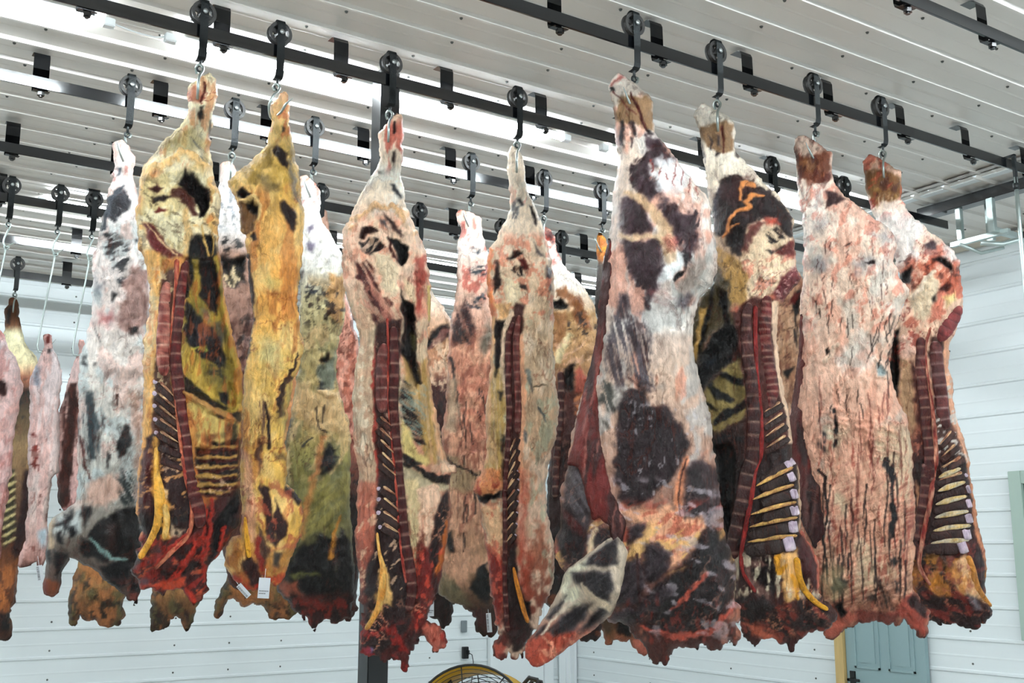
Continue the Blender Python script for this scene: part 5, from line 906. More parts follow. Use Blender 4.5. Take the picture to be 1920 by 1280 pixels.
def paint(A):
    A.base([(170, (236, 190, 150)), (240, (236, 200, 130)), (330, (206, 168, 84)), (420, (232, 182, 110)), (560, (236, 178, 96)), (660, (236, 196, 116)), (800, (232, 190, 104)), (1000, (226, 180, 96)), (1100, (190, 96, 54))])
    A.mottle((240, 206, 140), 40, 60, .54, .08, .7, 10); A.mottle((206, 120, 60), 20, 60, .58, .05, .55, 8, 350, 1000); A.mottle((170, 140, 70), 24, 30, .58, .06, .7, 0, 270, 380); A.veins((180, 90, 40), 26, .03, .7, 60, 1.6, 350, 900); A.mottle((214, 100, 60), 10, 30, .58, .05, .6, 10, 170, 260)
    A.poly((70, 34, 34), [(960, 570), (1010, 540), (1060, 590), (1068, 700), (1000, 650), (985, 620)], a, 3, 6); A.poly((120, 124, 130), [(1060, 620), (1100, 650), (1150, 900), (1165, 1000), (1110, 900), (1070, 760)], a, 6, 8, op=.7, st=(70, 60, 4, .5, .8)); A.poly((60, 44, 44), [(1020, 400), (1040, 410), (1045, 440), (1025, 445)], a, 3, 4)
    A.poly((128, 108, 70), [(880, 740), (940, 730), (1000, 800), (990, 850), (930, 850), (890, 800)], a, 10, 10, op=.75); A.poly((70, 36, 34), [(1000, 920), (1040, 900), (1120, 980), (1132, 1060), (1100, 1120), (1060, 1050), (1020, 980)], a, 4, 6)
    A.poly((146, 104, 60), [(745, 910), (870, 890), (880, 960), (850, 1080), (800, 1145), (752, 1105)], a, 4, 6, rel=-.02); A.poly((34, 18, 18), [(722, 850), (760, 820), (820, 855), (780, 895), (728, 888)], a, 2.5, 4, rel=-.03, rw=12); A.poly((52, 24, 24), [(785, 900), (850, 895), (875, 960), (860, 995), (800, 960)], a, 3, 5, rel=-.03, rw=12); A.line((232, 200, 140), [(770, 905), (850, 880), (880, 950), (870, 1040)], [3, 4, 3, 2], a, 2, 4, rel=.01); A.poly((60, 26, 26), [(810, 1150), (855, 1120), (862, 1180), (830, 1190)], a, 3, 5, rel=-.01)
    A.line((96, 48, 36), [(795, 0), (815, 200), (832, 430), (800, 620), (770, 760)], [5, 5, 4, 3, 2], b, 2, 5); A.poly((218, 206, 150), [(880, 540), (1030, 560), (1020, 740), (980, 780), (880, 700)], b, 14, 12, op=.8); A.poly((196, 186, 120), [(920, 150), (1010, 150), (990, 230), (930, 220)], b, 12, 10, op=.6)
    A.poly((140, 104, 84), [(860, 980), (920, 960), (950, 1100), (945, 1280), (880, 1280), (880, 1100)], b, 6, 10, st=(86, 60, 4, .5, .7)); A.line((70, 36, 34), [(915, 970), (935, 1100), (940, 1280)], [2, 3, 3], b); A.line((90, 44, 36), [(1140, 640), (1080, 800), (1030, 900), (1010, 1050)], [2, 4, 6, 4], b, 2, 8); A.poly((84, 40, 36), [(1010, 1000), (1050, 930), (1050, 1060), (1010, 1080)], b, 3, 5); A.poly((180, 166, 110), [(1030, 900), (1110, 760), (1080, 1000), (1040, 1250), (1000, 1200)], b, 8, 8, op=.7, st=(80, 60, 4, .5, .7))
    P = [(858, 280), (930, 330), (945, 480), (965, 560), (960, 690), (910, 640), (885, 480)]
    A.poly((88, 46, 42), P, c, 4, 8); A.poly((88, 46, 42), [(960, 380), (1000, 480), (1050, 560), (1045, 610), (980, 680), (955, 580)], c, 3, 6); A.poly((96, 56, 54), [(850, 0), (890, 60), (870, 220), (840, 120)], c, 5, 8, op=.8); A.poly((96, 70, 56), [(950, 90), (1030, 110), (1035, 160), (980, 140)], c, 6, 8, op=.7); A.poly((70, 36, 40), [(1030, 290), (1090, 340), (1133, 392), (1110, 430), (1050, 380), (1028, 350)], c, 3, 4)
    A.poly((226, 170, 140), [(745, 60), (790, 100), (840, 300), (850, 500), (840, 700), (780, 600), (760, 300)], c, 6, 8, op=.8); A.mottle((200, 96, 70), 10, 16, .6, .05, .7, 0, 900, 1020); A.poly((120, 84, 70), [(850, 550), (930, 680), (900, 860), (850, 780)], c, 6, 8)
    A.poly((92, 36, 34), [(748, 790), (800, 750), (860, 800), (872, 880), (850, 960), (800, 930)], c, 4, 6, rel=.006); A.poly((204, 110, 80), [(940, 720), (1130, 625), (1110, 700), (960, 710)], c, 5, 6, op=.8); A.poly((206, 150, 80), [(930, 740), (1070, 700), (1030, 870), (960, 945), (900, 890)], c, 6, 8); A.poly((96, 84, 74), [(950, 720), (1000, 740), (980, 820), (950, 810)], c, 5, 6); A.mottle((206, 60, 36), 20, 16, .5, .06, .8, 0, 1070, 1120); A.poly((196, 130, 60), [(640, 800), (700, 630), (745, 660), (740, 860)], c, 6, 10)
    A.line((180, 56, 40), [(860, 640), (850, 720), (890, 840)], [4, 5, 4], c, 2, 5)
S = Slab('body', fr, out, e, paint, 2.1, .68, .55, seed=57, lump=.012, wmax=.2)
strand('neck_ligament', S, c([(772, 500), (782, 620), (800, 760)]), [5, 9, 9], (236, 180, 60), (226, 160, 50), lift=.006)
# B3: in front of the post
e, fr = side(T['B3'], 'cream beef side in front of the black post, with round holes and red dripping neck')
a = frame(540, 200, 3.2); b = frame(540, 580, 3.765); c = frame(500, 900, 3.368)
out = a([(540, 165), (560, 130), (610, 80), (645, 38), (680, 48), (692, 90), (690, 180), (686, 290), (677, 400), (690, 500), (710, 600), (750, 690), (800, 790), (830, 880), (845, 1000), (858, 1150)]) + b([(1000, 20), (990, 150), (985, 250), (1000, 400), (1020, 600), (1060, 800), (1100, 1000), (1130, 1090), (1190, 1105), (1190, 1150), (1150, 1150), (1142, 1260)]) + \
 c([(1162, 100), (1160, 200), (1130, 440), (1110, 560), (1090, 680), (1060, 750), (1030, 830), (1020, 890), (1070, 905), (1110, 950), (1142, 1020), (1135, 1070), (1100, 1085), (1070, 1080), (1050, 1098), (1020, 1030), (975, 975), (940, 1050), (900, 1120), (905, 1160), (870, 1238), (840, 1140), (800, 1130), (770, 1125), (762, 1160), (735, 1182), (720, 1120), (680, 1110), (620, 1105), (580, 1060), (580, 1000), (605, 950), (600, 900), (612, 860), (590, 760), (590, 640), (570, 500), (555, 330), (570, 280), (572, 60)]) + \
 b([(497, 1200), (490, 1100), (460, 960), (460, 800), (450, 620), (490, 330), (510, 220), (480, 100)]) + a([(385, 1250), (345, 1100), (315, 960), (330, 880), (330, 740), (380, 640), (430, 530), (500, 420), (547, 340), (550, 280)])
def paint(A):
    A.base([(210, (226, 190, 164)), (330, (244, 230, 210)), (420, (232, 200, 172)), (520, (230, 194, 168)), (700, (214, 190, 158)), (900, (206, 160, 134)), (1050, (150, 70, 56)), (1250, (120, 34, 30))])
    A.mottle((250, 246, 236), 40, 40, .5, .08, .8, 0, 310, 400); A.mottle((206, 76, 56), 16, 46, .52, .06, .75, 5, 225, 320); A.mottle((224, 150, 124), 20, 30, .55, .06, .6, 0, 400, 1000); A.mottle((184, 176, 150), 20, 30, .6, .06, .6, 0, 560, 900)
    A.poly((84, 60, 64), [(615, 265), (635, 255), (645, 330), (625, 350)], a, 4, 6); A.poly((70, 74, 84), [(610, 460), (640, 460), (680, 530), (670, 550), (630, 510)], a, 4, 6); A.poly((130, 128, 120), [(545, 380), (575, 380), (570, 410), (545, 410)], a, 6, 6); A.line((96, 30, 24), [(640, 90), (640, 150)], [3, 2], a, rel=-.003); A.poly((110, 112, 96), [(450, 620), (540, 590), (500, 640)], a, 6, 8, op=.7)
    A.line((226, 184, 140), [(350, 720), (430, 650), (520, 600), (620, 590), (700, 640), (760, 740)], [5, 6, 6, 6, 8, 8], a, 3, 12, rel=.012); A.mottle((240, 210, 186), 14, 14, .5, .06, .7, 0, 400, 540)
    A.poly((86, 36, 32), [(422, 780), (440, 720), (500, 702), (548, 735), (500, 760), (440, 790)], a, 3, 6, rel=-.02); A.poly((56, 52, 60), [(425, 800), (500, 780), (560, 800), (585, 830), (540, 860), (470, 885), (430, 850)], a, 3, 8, rel=-.02, st=(-50, 20, 6, .5, .7)); A.poly((90, 50, 50), [(560, 640), (600, 660), (700, 770), (680, 780), (610, 720)], a, 4, 8); A.poly((100, 110, 116), [(555, 680), (590, 690), (600, 720), (560, 710)], a, 5, 6)
    A.poly((34, 18, 20), [(600, 770), (650, 785), (720, 830), (725, 910), (690, 960), (655, 930), (640, 850)], a, 3, 6, rel=-.04, rw=14); A.poly((120, 56, 48), [(600, 780), (640, 850), (665, 940), (630, 900), (605, 840)], a, 3, 5, rel=-.01)
    A.poly((238, 216, 184), [(500, 890), (620, 890), (680, 980), (660, 1080), (620, 1140), (540, 1000)], a, 5, 12, rel=.012)
    A.poly((120, 44, 42), [(400, 930), (470, 910), (505, 960), (540, 1080), (620, 1200), (640, 1300), (520, 1300), (480, 1180), (430, 1050)], a, 4, 12, rel=-.006, st=(55, 40, 5, .54, .6)); A.mottle((214, 150, 130), 12, 40, .6, .05, .7, -30, 520, 600)
    A.poly((196, 64, 54), [(770, 900), (825, 910), (842, 1030), (810, 1150), (800, 1280), (760, 1200)], a, 6, 12, op=.8); A.line((226, 200, 130), [(845, 1080), (852, 1280)], [3, 3], a)
    A.poly((44, 30, 24), [(680, 1080), (700, 1150), (750, 1180), (770, 1290), (700, 1290), (675, 1200)], a, 3, 5, rel=-.04, rw=12); A.poly((232, 204, 170), [(690, 1010), (760, 1080), (770, 1190), (730, 1160), (700, 1100)], a, 4, 6, rel=.01)
    # interior
    A.poly((48, 30, 26), [(820, 60), (850, -60), (900, -40), (905, 250), (945, 500), (910, 560), (850, 420), (790, 300)], b, 4, 5, rel=-.04, rw=12); A.poly((110, 100, 60), [(865, 150), (900, 180), (890, 300), (870, 280)], b, 4, 5)
    A.poly((188, 152, 90), [(800, 320), (880, 440), (1000, 300), (1040, 700), (1060, 1080), (980, 1090), (900, 800), (820, 500)], b, 5, 8, st=(84, 70, 4, .52, .45)); A.poly((228, 180, 140), [(985, 260), (1020, 500), (1060, 760), (1110, 1000), (1140, 1100), (1080, 1060), (1030, 800), (1000, 500)], b, 4, 6); A.line((60, 40, 30), [(900, 420), (930, 520)], [5, 3], b, 2, 5)
    A.poly((40, 46, 48), [(785, 470), (850, 520), (900, 700), (950, 850), (980, 960), (900, 960), (840, 840), (785, 720)], b, 4, 8, st=(30, 20, 4, .5, .6)); A.mottle((150, 170, 160), 20, 5, .58, .05, .6, 30, 720, 850, x0=748, x1=800); A.poly((212, 190, 128), [(790, 760), (850, 850), (930, 1000), (1000, 1080), (900, 1100), (805, 1000)], b, 5, 8); A.poly((50, 38, 38), [(805, 1010), (860, 1030), (950, 1090), (900, 1105), (815, 1070)], b, 3, 5)
    A.poly((196, 180, 150), [(815, 1090), (900, 1120), (1000, 1180), (1140, 1200), (1140, 1280), (820, 1280)], b, 4, 5, rel=-.01); A.line((54, 34, 30), [(820, 1080), (920, 1130), (1040, 1200), (1130, 1200)], [3, 4, 9, 8], b, 2, 5, rel=.006); A.poly((232, 196, 166), [(1090, 1060), (1190, 1100), (1185, 1160), (1130, 1150), (1080, 1120)], b, 3, 5, rel=.01)
    A.poly((214, 192, 150), [(865, 0), (960, -20), (975, 120), (960, 380), (940, 560), (905, 380), (885, 200)], c, 4, 6); A.poly((238, 200, 172), [(960, 60), (1050, 20), (1110, 50), (1090, 170), (1060, 210), (1040, 390), (1000, 420), (990, 240), (960, 380), (965, 200)], c, 4, 8, rel=.012); A.poly((76, 34, 34), [(1050, 250), (1100, 100), (1150, 60), (1155, 200), (1130, 330), (1090, 520), (1030, 640), (1000, 560), (1040, 400)], c, 4, 6, rel=.0); A.veins((210, 150, 120), 12, .06, .8, 90, 1.2, 950, 1060); A.line((204, 116, 50), [(1150, 260), (1125, 420), (1095, 540), (1050, 610)], [4, 6, 7, 4], c, 2, 5, rel=.008)
    A.poly((150, 34, 28), [(990, 400), (1050, 540), (1070, 660), (1020, 760), (1000, 900), (940, 1040), (930, 800), (940, 570)], c, 5, 10, rel=.008); A.mottle((220, 90, 66), 9, 12, .58, .05, .8, 0, 1030, 1200, x0=770); A.mottle((84, 20, 22), 12, 24, .58, .05, .7, 0, 1060, 1230)
    A.poly((214, 120, 100), [(975, 930), (1080, 900), (1145, 1010), (1135, 1075), (1050, 1098), (1010, 1020)], c, 4, 8, op=.9)
    # spine bed
    A.poly((206, 176, 148), [(470, 0), (590, 0), (600, 300), (610, 600), (620, 900), (640, 1280), (495, 1280), (450, 700), (500, 250)], b, 6, 6, op=.7); A.mottle((232, 216, 190), 10, 12, .54, .06, .7, 0, 640, 860, x1=698); A.line((200, 80, 64), [(625, 200), (605, 450), (612, 700), (615, 900), (640, 1100), (650, 1280)], [3, 4, 4, 5, 5, 5], b, 2, 6); A.poly((96, 48, 44), [(620, 100), (800, 60), (790, 400), (770, 700), (800, 1280), (640, 1280), (620, 900), (610, 500)], b, 4, 5); A.mottle((206, 170, 150), 7, 20, .64, .04, .7, -35, 640, 900, x0=705, x1=757)
    A.poly((78, 36, 36), [(690, 0), (860, -40), (900, 400), (940, 700), (880, 960), (720, 1100), (600, 1080), (620, 900), (650, 600), (680, 300)], c, 4, 6); A.poly((210, 120, 96), [(580, 0), (690, 0), (680, 330), (650, 480), (600, 740), (575, 500), (560, 330)], c, 5, 8, op=.75); A.mottle((226, 190, 160), 8, 20, .64, .04, .7, 40, 940, 1120, x1=775); A.poly((70, 36, 40), [(640, 520), (690, 480), (700, 640), (660, 740), (610, 720)], c, 4, 8)
    A.poly((230, 186, 120), [(705, 570), (760, 560), (790, 700), (800, 800), (740, 780), (700, 860), (640, 930), (690, 780)], c, 4, 8, rel=.006); A.veins((226, 160, 130), 14, .06, .8, 50, 1.4, 1130, 1220); A.poly((132, 120, 170), [(612, 1055), (665, 1060), (670, 1100), (625, 1095)], c, 3, 5); A.mottle((196, 50, 40), 22, 22, .55, .06, .8, -30, 1170, 1270)
S = Slab('body', fr, out, e, paint, 2.1, .62, .5, seed=61, lump=.013, wmax=.18)
strand('backbone', S, b([(745, 120), (748, 250), (750, 360), (748, 480), (742, 650), (758, 850), (778, 1050), (795, 1250)])+c([(852, 100), (862, 250), (878, 400), (905, 560), (915, 700), (895, 830)]), [14, 18, 19, 19, 18, 17, 15, 14, 15, 16, 18, 20, 20, 16], (104, 38, 38), (124, 44, 40), seg=23, seed=2)
strand('spinal_canal', S, b([(700, 60), (708, 300), (705, 600), (730, 850), (745, 1050), (765, 1250)])+c([(825, 120), (838, 300), (855, 480), (880, 650)]), [5, 5, 6, 6, 6, 6, 6, 6, 5], (196, 120, 96), (160, 40, 36), seed=4, flat=.4)
strand('spinous_column', S, b([(680, 240), (665, 340), (662, 440), (660, 540), (662, 640), (668, 730)]), [16, 22, 22, 22, 24, 18], (120, 60, 56), (150, 96, 88), seg=21, segcol=(210, 190, 176), seed=8)
for q in [((735, 860), (630, 770)), ((742, 960), (625, 850)), ((750, 1050), (630, 930)), ((760, 1140), (640, 1020)), ((768, 1210), (645, 1100))]: feather(S, b, q[0], q[1], 11, None, (100, 60, 52), (76, 40, 38))
for q in [((820, 130), (715, 60), (698, 45)), ((832, 225), (715, 130), (700, 110)), ((842, 300), (715, 215), (697, 195)), ((842, 370), (725, 300), (705, 290))]: feather(S, c, q[0], q[1], 14, q[2], lig=1, col=(100, 56, 50), col2=(74, 38, 36))
strand('neck_ligament', S, c([(697, 330), (712, 460), (735, 560), (728, 700), (695, 830), (625, 945)]), [5, 6, 12, 14, 10, 9], (220, 150, 64), (236, 196, 120), lift=.006, flat=.45)
# B4: narrow cream side against the light
e, fr = side(T['B4'], 'narrow cream beef side right of center, edge-on, white shank against the bright tube light')
a = frame(800, 250, 3.556); b = frame(790, 580, 3.765); c = frame(780, 880, 3.556)
out = a([(538, 150), (552, 105), (580, 75), (620, 125), (650, 180), (662, 240), (655, 320), (680, 400), (720, 480), (755, 570), (790, 680), (815, 790), (840, 890), (848, 1000), (845, 1150)]) + b([(930, 10), (935, 250), (945, 400), (950, 560), (977, 680), (950, 900), (920, 1000), (890, 1150)]) + \
 c([(865, 60), (870, 200), (895, 380), (920, 480), (922, 720), (890, 850), (850, 960), (820, 1010), (790, 1080), (730, 1160), (720, 1265), (690, 1240), (655, 1290), (640, 1250), (610, 1195), (600, 1235), (560, 1265), (520, 1232), (510, 1180), (530, 1130), (560, 1090), (530, 1010), (500, 850), (490, 700), (470, 540), (445, 400), (430, 280), (405, 190), (372, 135), (395, 80)]) + \
 b([(350, 1240), (400, 1190), (445, 1120), (460, 950), (460, 700), (475, 500), (495, 250), (500, 60)]) + a([(412, 1150), (405, 1000), (410, 830), (420, 760), (470, 700), (520, 580), (560, 480), (548, 350), (540, 250)])
def paint(A):
    A.base([(270, (250, 240, 226)), (380, (250, 238, 220)), (460, (232, 204, 176)), (600, (222, 194, 162)), (800, (214, 180, 148)), (960, (214, 150, 120)), (1080, (180, 110, 84)), (1230, (150, 50, 40))])
    A.mottle((214, 96, 72), 12, 40, .56, .06, .75, 8, 300, 380); A.mottle((120, 124, 132), 12, 24, .62, .05, .8, 20, 370, 430); A.mottle((236, 214, 190), 30, 40, .5, .08, .7); A.mottle((196, 170, 140), 20, 40, .58, .06, .6, 8, 500, 1100); A.mottle((184, 186, 160), 20, 40, .6, .06, .7, 0, 600, 1100); A.veins((180, 110, 84), 30, .03, .6, 60, 1.5, 480, 1100)
    A.poly((60, 44, 50), [(685, 480), (710, 490), (745, 590), (730, 610), (700, 550)], a, 3, 6); A.poly((60, 60, 70), [(610, 440), (635, 435), (640, 470), (615, 475)], a, 4, 6); A.poly((84, 76, 88), [(700, 720), (750, 760), (780, 830), (740, 810)], a, 4, 8, op=.8); A.poly((84, 72, 84), [(790, 880), (830, 920), (838, 1050), (820, 1050), (800, 960)], a, 4, 6)
    A.line((236, 150, 96), [(425, 780), (412, 900), (420, 1050), (440, 1200)], [5, 6, 6, 5], a, 3, 8, rel=.006); A.mottle((226, 140, 110), 10, 12, .56, .06, .7, 0, 440, 600)
    A.poly((50, 24, 24), [(540, 835), (580, 790), (640, 785), (640, 800), (600, 825), (550, 842)], a, 3, 5, rel=-.02); A.poly((140, 40, 32), [(605, 830), (650, 830), (685, 880), (680, 910), (640, 900)], a, 3, 5, rel=-.01); A.poly((70, 44, 48), [(548, 900), (600, 875), (650, 885), (682, 915), (650, 960), (590, 945)], a, 3, 5, rel=-.015, st=(80, 14, 3, .5, .8)); A.poly((80, 44, 36), [(455, 850), (475, 830), (500, 940), (490, 1020), (450, 1080), (440, 1000)], a, 4, 8, rel=-.015); A.poly((240, 220, 186), [(500, 930), (560, 960), (620, 1000), (600, 1150), (550, 1140), (510, 1050)], a, 4, 10, rel=.01); A.poly((226, 180, 130), [(450, 1120), (560, 1120), (560, 1240), (480, 1260)], a, 5, 10); A.poly((60, 32, 30), [(620, 990), (660, 1000), (670, 1040), (620, 1020)], a, 3, 6)
    A.poly((60, 28, 30), [(515, 80), (590, 80), (565, 260), (545, 420), (525, 520), (510, 300)], b, 4, 4, rel=-.03, rw=10); A.poly((200, 166, 100), [(470, 420), (560, 400), (590, 700), (590, 1200), (460, 1280), (440, 1100), (465, 800)], b, 4, 6, st=(87, 80, 4, .54, .5)); A.line((226, 180, 136), [(500, 60), (495, 300), (475, 560), (470, 800), (455, 1000), (400, 1180)], [3, 5, 5, 5, 6, 9], b, 2, 5)
    for P in ([(520, 360), (545, 345), (540, 440), (522, 480)], [(535, 560), (570, 570), (565, 640), (545, 640)], [(570, 880), (590, 900), (580, 1040), (560, 1000)]): A.poly((40, 30, 26), P, b, 4, 6)
    A.poly((110, 56, 48), [(600, 130), (660, -60), (735, -40), (700, 300), (695, 600), (700, 900), (680, 1280), (600, 1280), (610, 700), (585, 300)], b, 4, 5)
    A.line((240, 210, 180), [(640, 30), (600, 110), (570, 190), (575, 300), (570, 400)], [4, 4, 4, 3, 3], b, 2, 5, rel=.006); A.line((232, 176, 140), [(705, 180), (715, 400), (725, 560), (715, 700), (710, 900), (700, 1100), (700, 1280)], [3, 4, 5, 5, 5, 5, 5], b, 2, 5)
    A.line((150, 150, 140), [(745, 430), (780, 560), (790, 575)], [5, 4, 2], b, 3, 5); A.line((130, 110, 84), [(790, 545), (850, 530), (880, 535)], [1.5, 1.5, 1], b); A.line((110, 120, 120), [(820, 690), (860, 740), (880, 790)], [1.5, 2, 1], b); A.poly((110, 120, 124), [(725, 850), (745, 870), (740, 940), (725, 920)], b, 4, 5)
    A.poly((78, 40, 34), [(580, -60), (680, -60), (680, 300), (665, 600), (700, 800), (740, 1000), (790, 1075), (700, 1200), (640, 1220), (590, 1000), (575, 600)], c, 4, 5); A.poly((206, 90, 64), [(690, 0), (745, 100), (730, 400), (760, 700), (750, 860), (690, 800), (680, 500)], c, 10, 12, op=.75); A.poly((60, 26, 28), [(720, 870), (765, 890), (775, 960), (760, 1000), (735, 950)], c, 4, 5, rel=-.02)
    A.poly((222, 150, 100), [(405, 0), (560, 0), (575, 120), (520, 180), (400, 180), (372, 140)], c, 5, 8, rel=.008); A.mottle((200, 60, 44), 10, 14, .58, .05, .7, 0, 900, 960, x1=940); A.poly((56, 30, 26), [(400, 170), (520, 170), (575, 140), (575, 190), (450, 225), (425, 215)], c, 3, 5, rel=-.02); A.poly((232, 190, 150), [(435, 240), (570, 235), (575, 560), (520, 600), (470, 480)], c, 4, 8, rel=.006); A.mottle((214, 110, 84), 9, 14, .58, .05, .7, 0, 950, 1060, x1=942)
    A.poly((168, 46, 34), [(475, 540), (580, 600), (585, 900), (560, 1060), (530, 1000), (495, 780)], c, 5, 8); A.mottle((226, 110, 84), 9, 14, .56, .05, .8, 0, 1030, 1180, x1=942); A.poly((206, 104, 84), [(520, 1130), (590, 1090), (605, 1190), (560, 1262), (515, 1230)], c, 5, 8); A.mottle((100, 30, 28), 14, 30, .58, .05, .7, 0, 1150, 1240); A.poly((110, 112, 110), [(870, 860), (890, 850), (850, 950), (840, 930)], c, 6, 6, op=.7)
S = Slab('body', fr, out, e, paint, 2.1, .62, .5, seed=67, lump=.012, wmax=.17)
strand('backbone', S, b([(650, 90), (615, 200), (612, 350), (615, 550), (622, 700), (618, 850), (608, 1000), (597, 1150), (592, 1280)])+c([(590, 150), (596, 400), (592, 700), (600, 900), (610, 1080)]), [8, 12, 12, 12, 11, 11, 10, 9, 9, 9, 9, 9, 10, 10], (104, 34, 34), (130, 40, 38), seg=20, seed=2)
strand('spinous_column', S, b([(690, 40), (672, 180), (668, 300), (676, 480), (682, 620), (682, 760), (680, 880)]), [9, 13, 13, 13, 13, 14, 12], (120, 60, 54), (150, 90, 80), seg=18, segcol=(206, 180, 164), seed=8)
for q in [((625, 1050), (688, 910)), ((622, 1130), (688, 990)), ((618, 1210), (688, 1070)), ((615, 1290), (688, 1150))]: feather(S, b, q[0], q[1], 9, None, (100, 64, 54), (76, 44, 40))
for q in [((610, 100), (672, 10)), ((610, 165), (680, 70)), ((610, 235), (680, 140)), ((610, 300), (676, 215)), ((610, 365), (672, 290)), ((610, 435), (668, 365)), ((610, 505), (662, 440))]: feather(S, c, q[0], q[1], 10, (q[1][0]+6, q[1][1]-8), (100, 64, 54), (76, 44, 40))
strand('neck_ligament', S, c([(650, 650), (672, 760), (700, 870), (722, 950), (748, 1022)]), [5, 8, 9, 9, 7], (226, 150, 54), (206, 130, 50), lift=.008)
# ---------------------------------------------------------------- sides behind the front rows
def back_side(key, label, out, paint, seed, group=None, step=3.0, kf=.62, wmax=.2, rag=1.0, lump=.014):
    e, fr = side(T[key], label, group); return Slab('body', fr, out, e, paint, step, kf, .5, seed=seed, wmax=wmax, rag=rag, lump=lump)
a = frame(0, 240, 3.2); b = frame(0, 600, 4.267); c = frame(0, 880, 3.765)
out = a([(665, 95), (700, 75), (735, 70), (765, 100), (780, 140), (815, 170), (815, 210), (803, 240), (808, 330), (830, 400), (850, 600), (890, 800), (900, 1000), (900, 1150)]) + b([(1200, 150), (1200, 400), (1220, 900)]) + \
 c([(1010, 300), (1005, 600), (990, 860), (965, 930), (945, 975), (930, 920), (900, 930), (880, 890), (850, 880), (830, 850), (760, 800), (700, 730), (600, 670), (500, 620), (490, 650), (440, 720), (432, 800), (410, 880), (360, 893), (310, 870), (295, 820), (320, 760), (325, 600), (340, 480), (345, 380), (370, 340), (440, 290), (520, 240), (545, 180), (550, 60)]) + \
 b([(620, 1150), (622, 900), (622, 500), (640, 300), (690, 150)]) + a([(520, 1240), (547, 1150), (550, 950), (560, 800), (592, 640), (630, 480), (650, 380), (678, 295), (655, 285), (690, 235), (685, 180)])
def paint(A):
    A.base([(270, (250, 226, 216)), (400, (250, 244, 240)), (560, (234, 220, 214)), (700, (240, 232, 224)), (880, (210, 208, 200)), (1000, (150, 140, 130)), (1130, (110, 70, 60))])
    A.mottle((204, 214, 214), 30, 50, .55, .06, .7, 0, 420, 1000); A.mottle((236, 196, 184), 24, 40, .6, .06, .55, 0, 270, 950); A.mottle((170, 60, 44), 7, 12, .68, .04, .6, 0, 270, 350); A.veins((170, 96, 80), 18, .03, .5, 70, 1.5, 400, 900)
    A.poly((66, 66, 80), [(640, 480), (690, 400), (740, 362), (785, 430), (775, 500), (720, 530), (690, 562), (640, 540)], a, 4, 8, rel=.006); A.poly((100, 110, 120), [(700, 240), (730, 240), (725, 280), (705, 290)], a, 3, 5); A.line((100, 106, 116), [(740, 340), (690, 380), (650, 450), (615, 600)], [3, 5, 6, 4], a, 2, 6)
    A.poly((56, 56, 64), [(598, 665), (640, 615), (720, 640), (800, 715), (800, 770), (745, 860), (700, 850), (680, 790), (620, 765)], a, 5, 16, st=(-25, 24, 5, .5, .75)); A.poly((90, 100, 108), [(680, 900), (740, 880), (770, 900), (740, 950), (690, 940)], a, 5, 8, st=(-20, 20, 3, .5, .8)); A.poly((60, 60, 70), [(800, 665), (825, 660), (825, 690), (805, 690)], a, 3, 4)
    A.poly((176, 134, 124), [(760, 850), (820, 800), (900, 860), (900, 1180), (800, 1230), (700, 1190), (740, 1000)], a, 8, 16, op=.85); A.poly((180, 60, 60), [(590, 1110), (680, 1100), (690, 1150), (640, 1180), (580, 1160)], a, 14, 12, op=.8); A.poly((60, 60, 62), [(665, 990), (700, 1000), (690, 1040), (665, 1030)], a, 4, 6); A.poly((110, 120, 130), [(560, 900), (620, 940), (620, 1030), (580, 1000)], a, 8, 10, op=.7); A.poly((50, 46, 46), [(770, 1200), (820, 1190), (830, 1230), (780, 1240)], a, 4, 8)
    for P in ([(740, 340), (760, 345), (755, 375), (735, 370)], [(750, 280), (762, 290), (755, 300)], [(755, 30), (775, 90), (795, 170), (770, 140)], [(665, 300), (685, 290), (680, 365), (660, 370)], [(750, 650), (770, 760), (775, 900), (755, 820)], [(820, 740), (840, 790), (840, 920), (820, 850)], [(985, 850), (1040, 860), (1070, 1000), (1000, 1040), (940, 1100), (930, 980)], [(870, 1060), (900, 1080), (870, 1190), (850, 1180)]): A.poly((40, 40, 46), P, b, 4, 8)
    A.poly((90, 104, 110), [(650, 560), (740, 570), (790, 760), (805, 950), (780, 1080), (700, 1170), (660, 1000)], b, 6, 8, st=(86, 50, 5, .52, .6)); A.poly((190, 150, 130), [(1000, 640), (1140, 500), (1150, 1280), (1050, 1200), (1080, 900)], b, 10, 14, op=.8, st=(60, 20, 5, .56, .6)); A.line((110, 70, 56), [(930, 600), (940, 680)], [3, 1], b); A.line((130, 60, 50), [(610, 600), (625, 900), (690, 1200), (720, 1270)], [3, 3, 3, 2], b, 2, 4)
    A.poly((214, 180, 164), [(600, 130), (700, 60), (800, 40), (865, 130), (820, 230), (700, 240), (610, 220)], c, 8, 12); A.poly((90, 100, 100), [(840, 0), (960, 0), (960, 240), (860, 250)], c, 8, 10, st=(60, 30, 4, .5, .7))
    A.poly((40, 28, 30), [(640, 440), (720, 360), (790, 300), (960, 240), (1010, 300), (1010, 620), (900, 640), (790, 630), (700, 560), (640, 500)], c, 5, 10); A.poly((110, 50, 34), [(760, 400), (830, 380), (800, 560), (740, 560)], c, 12, 10, op=.7)
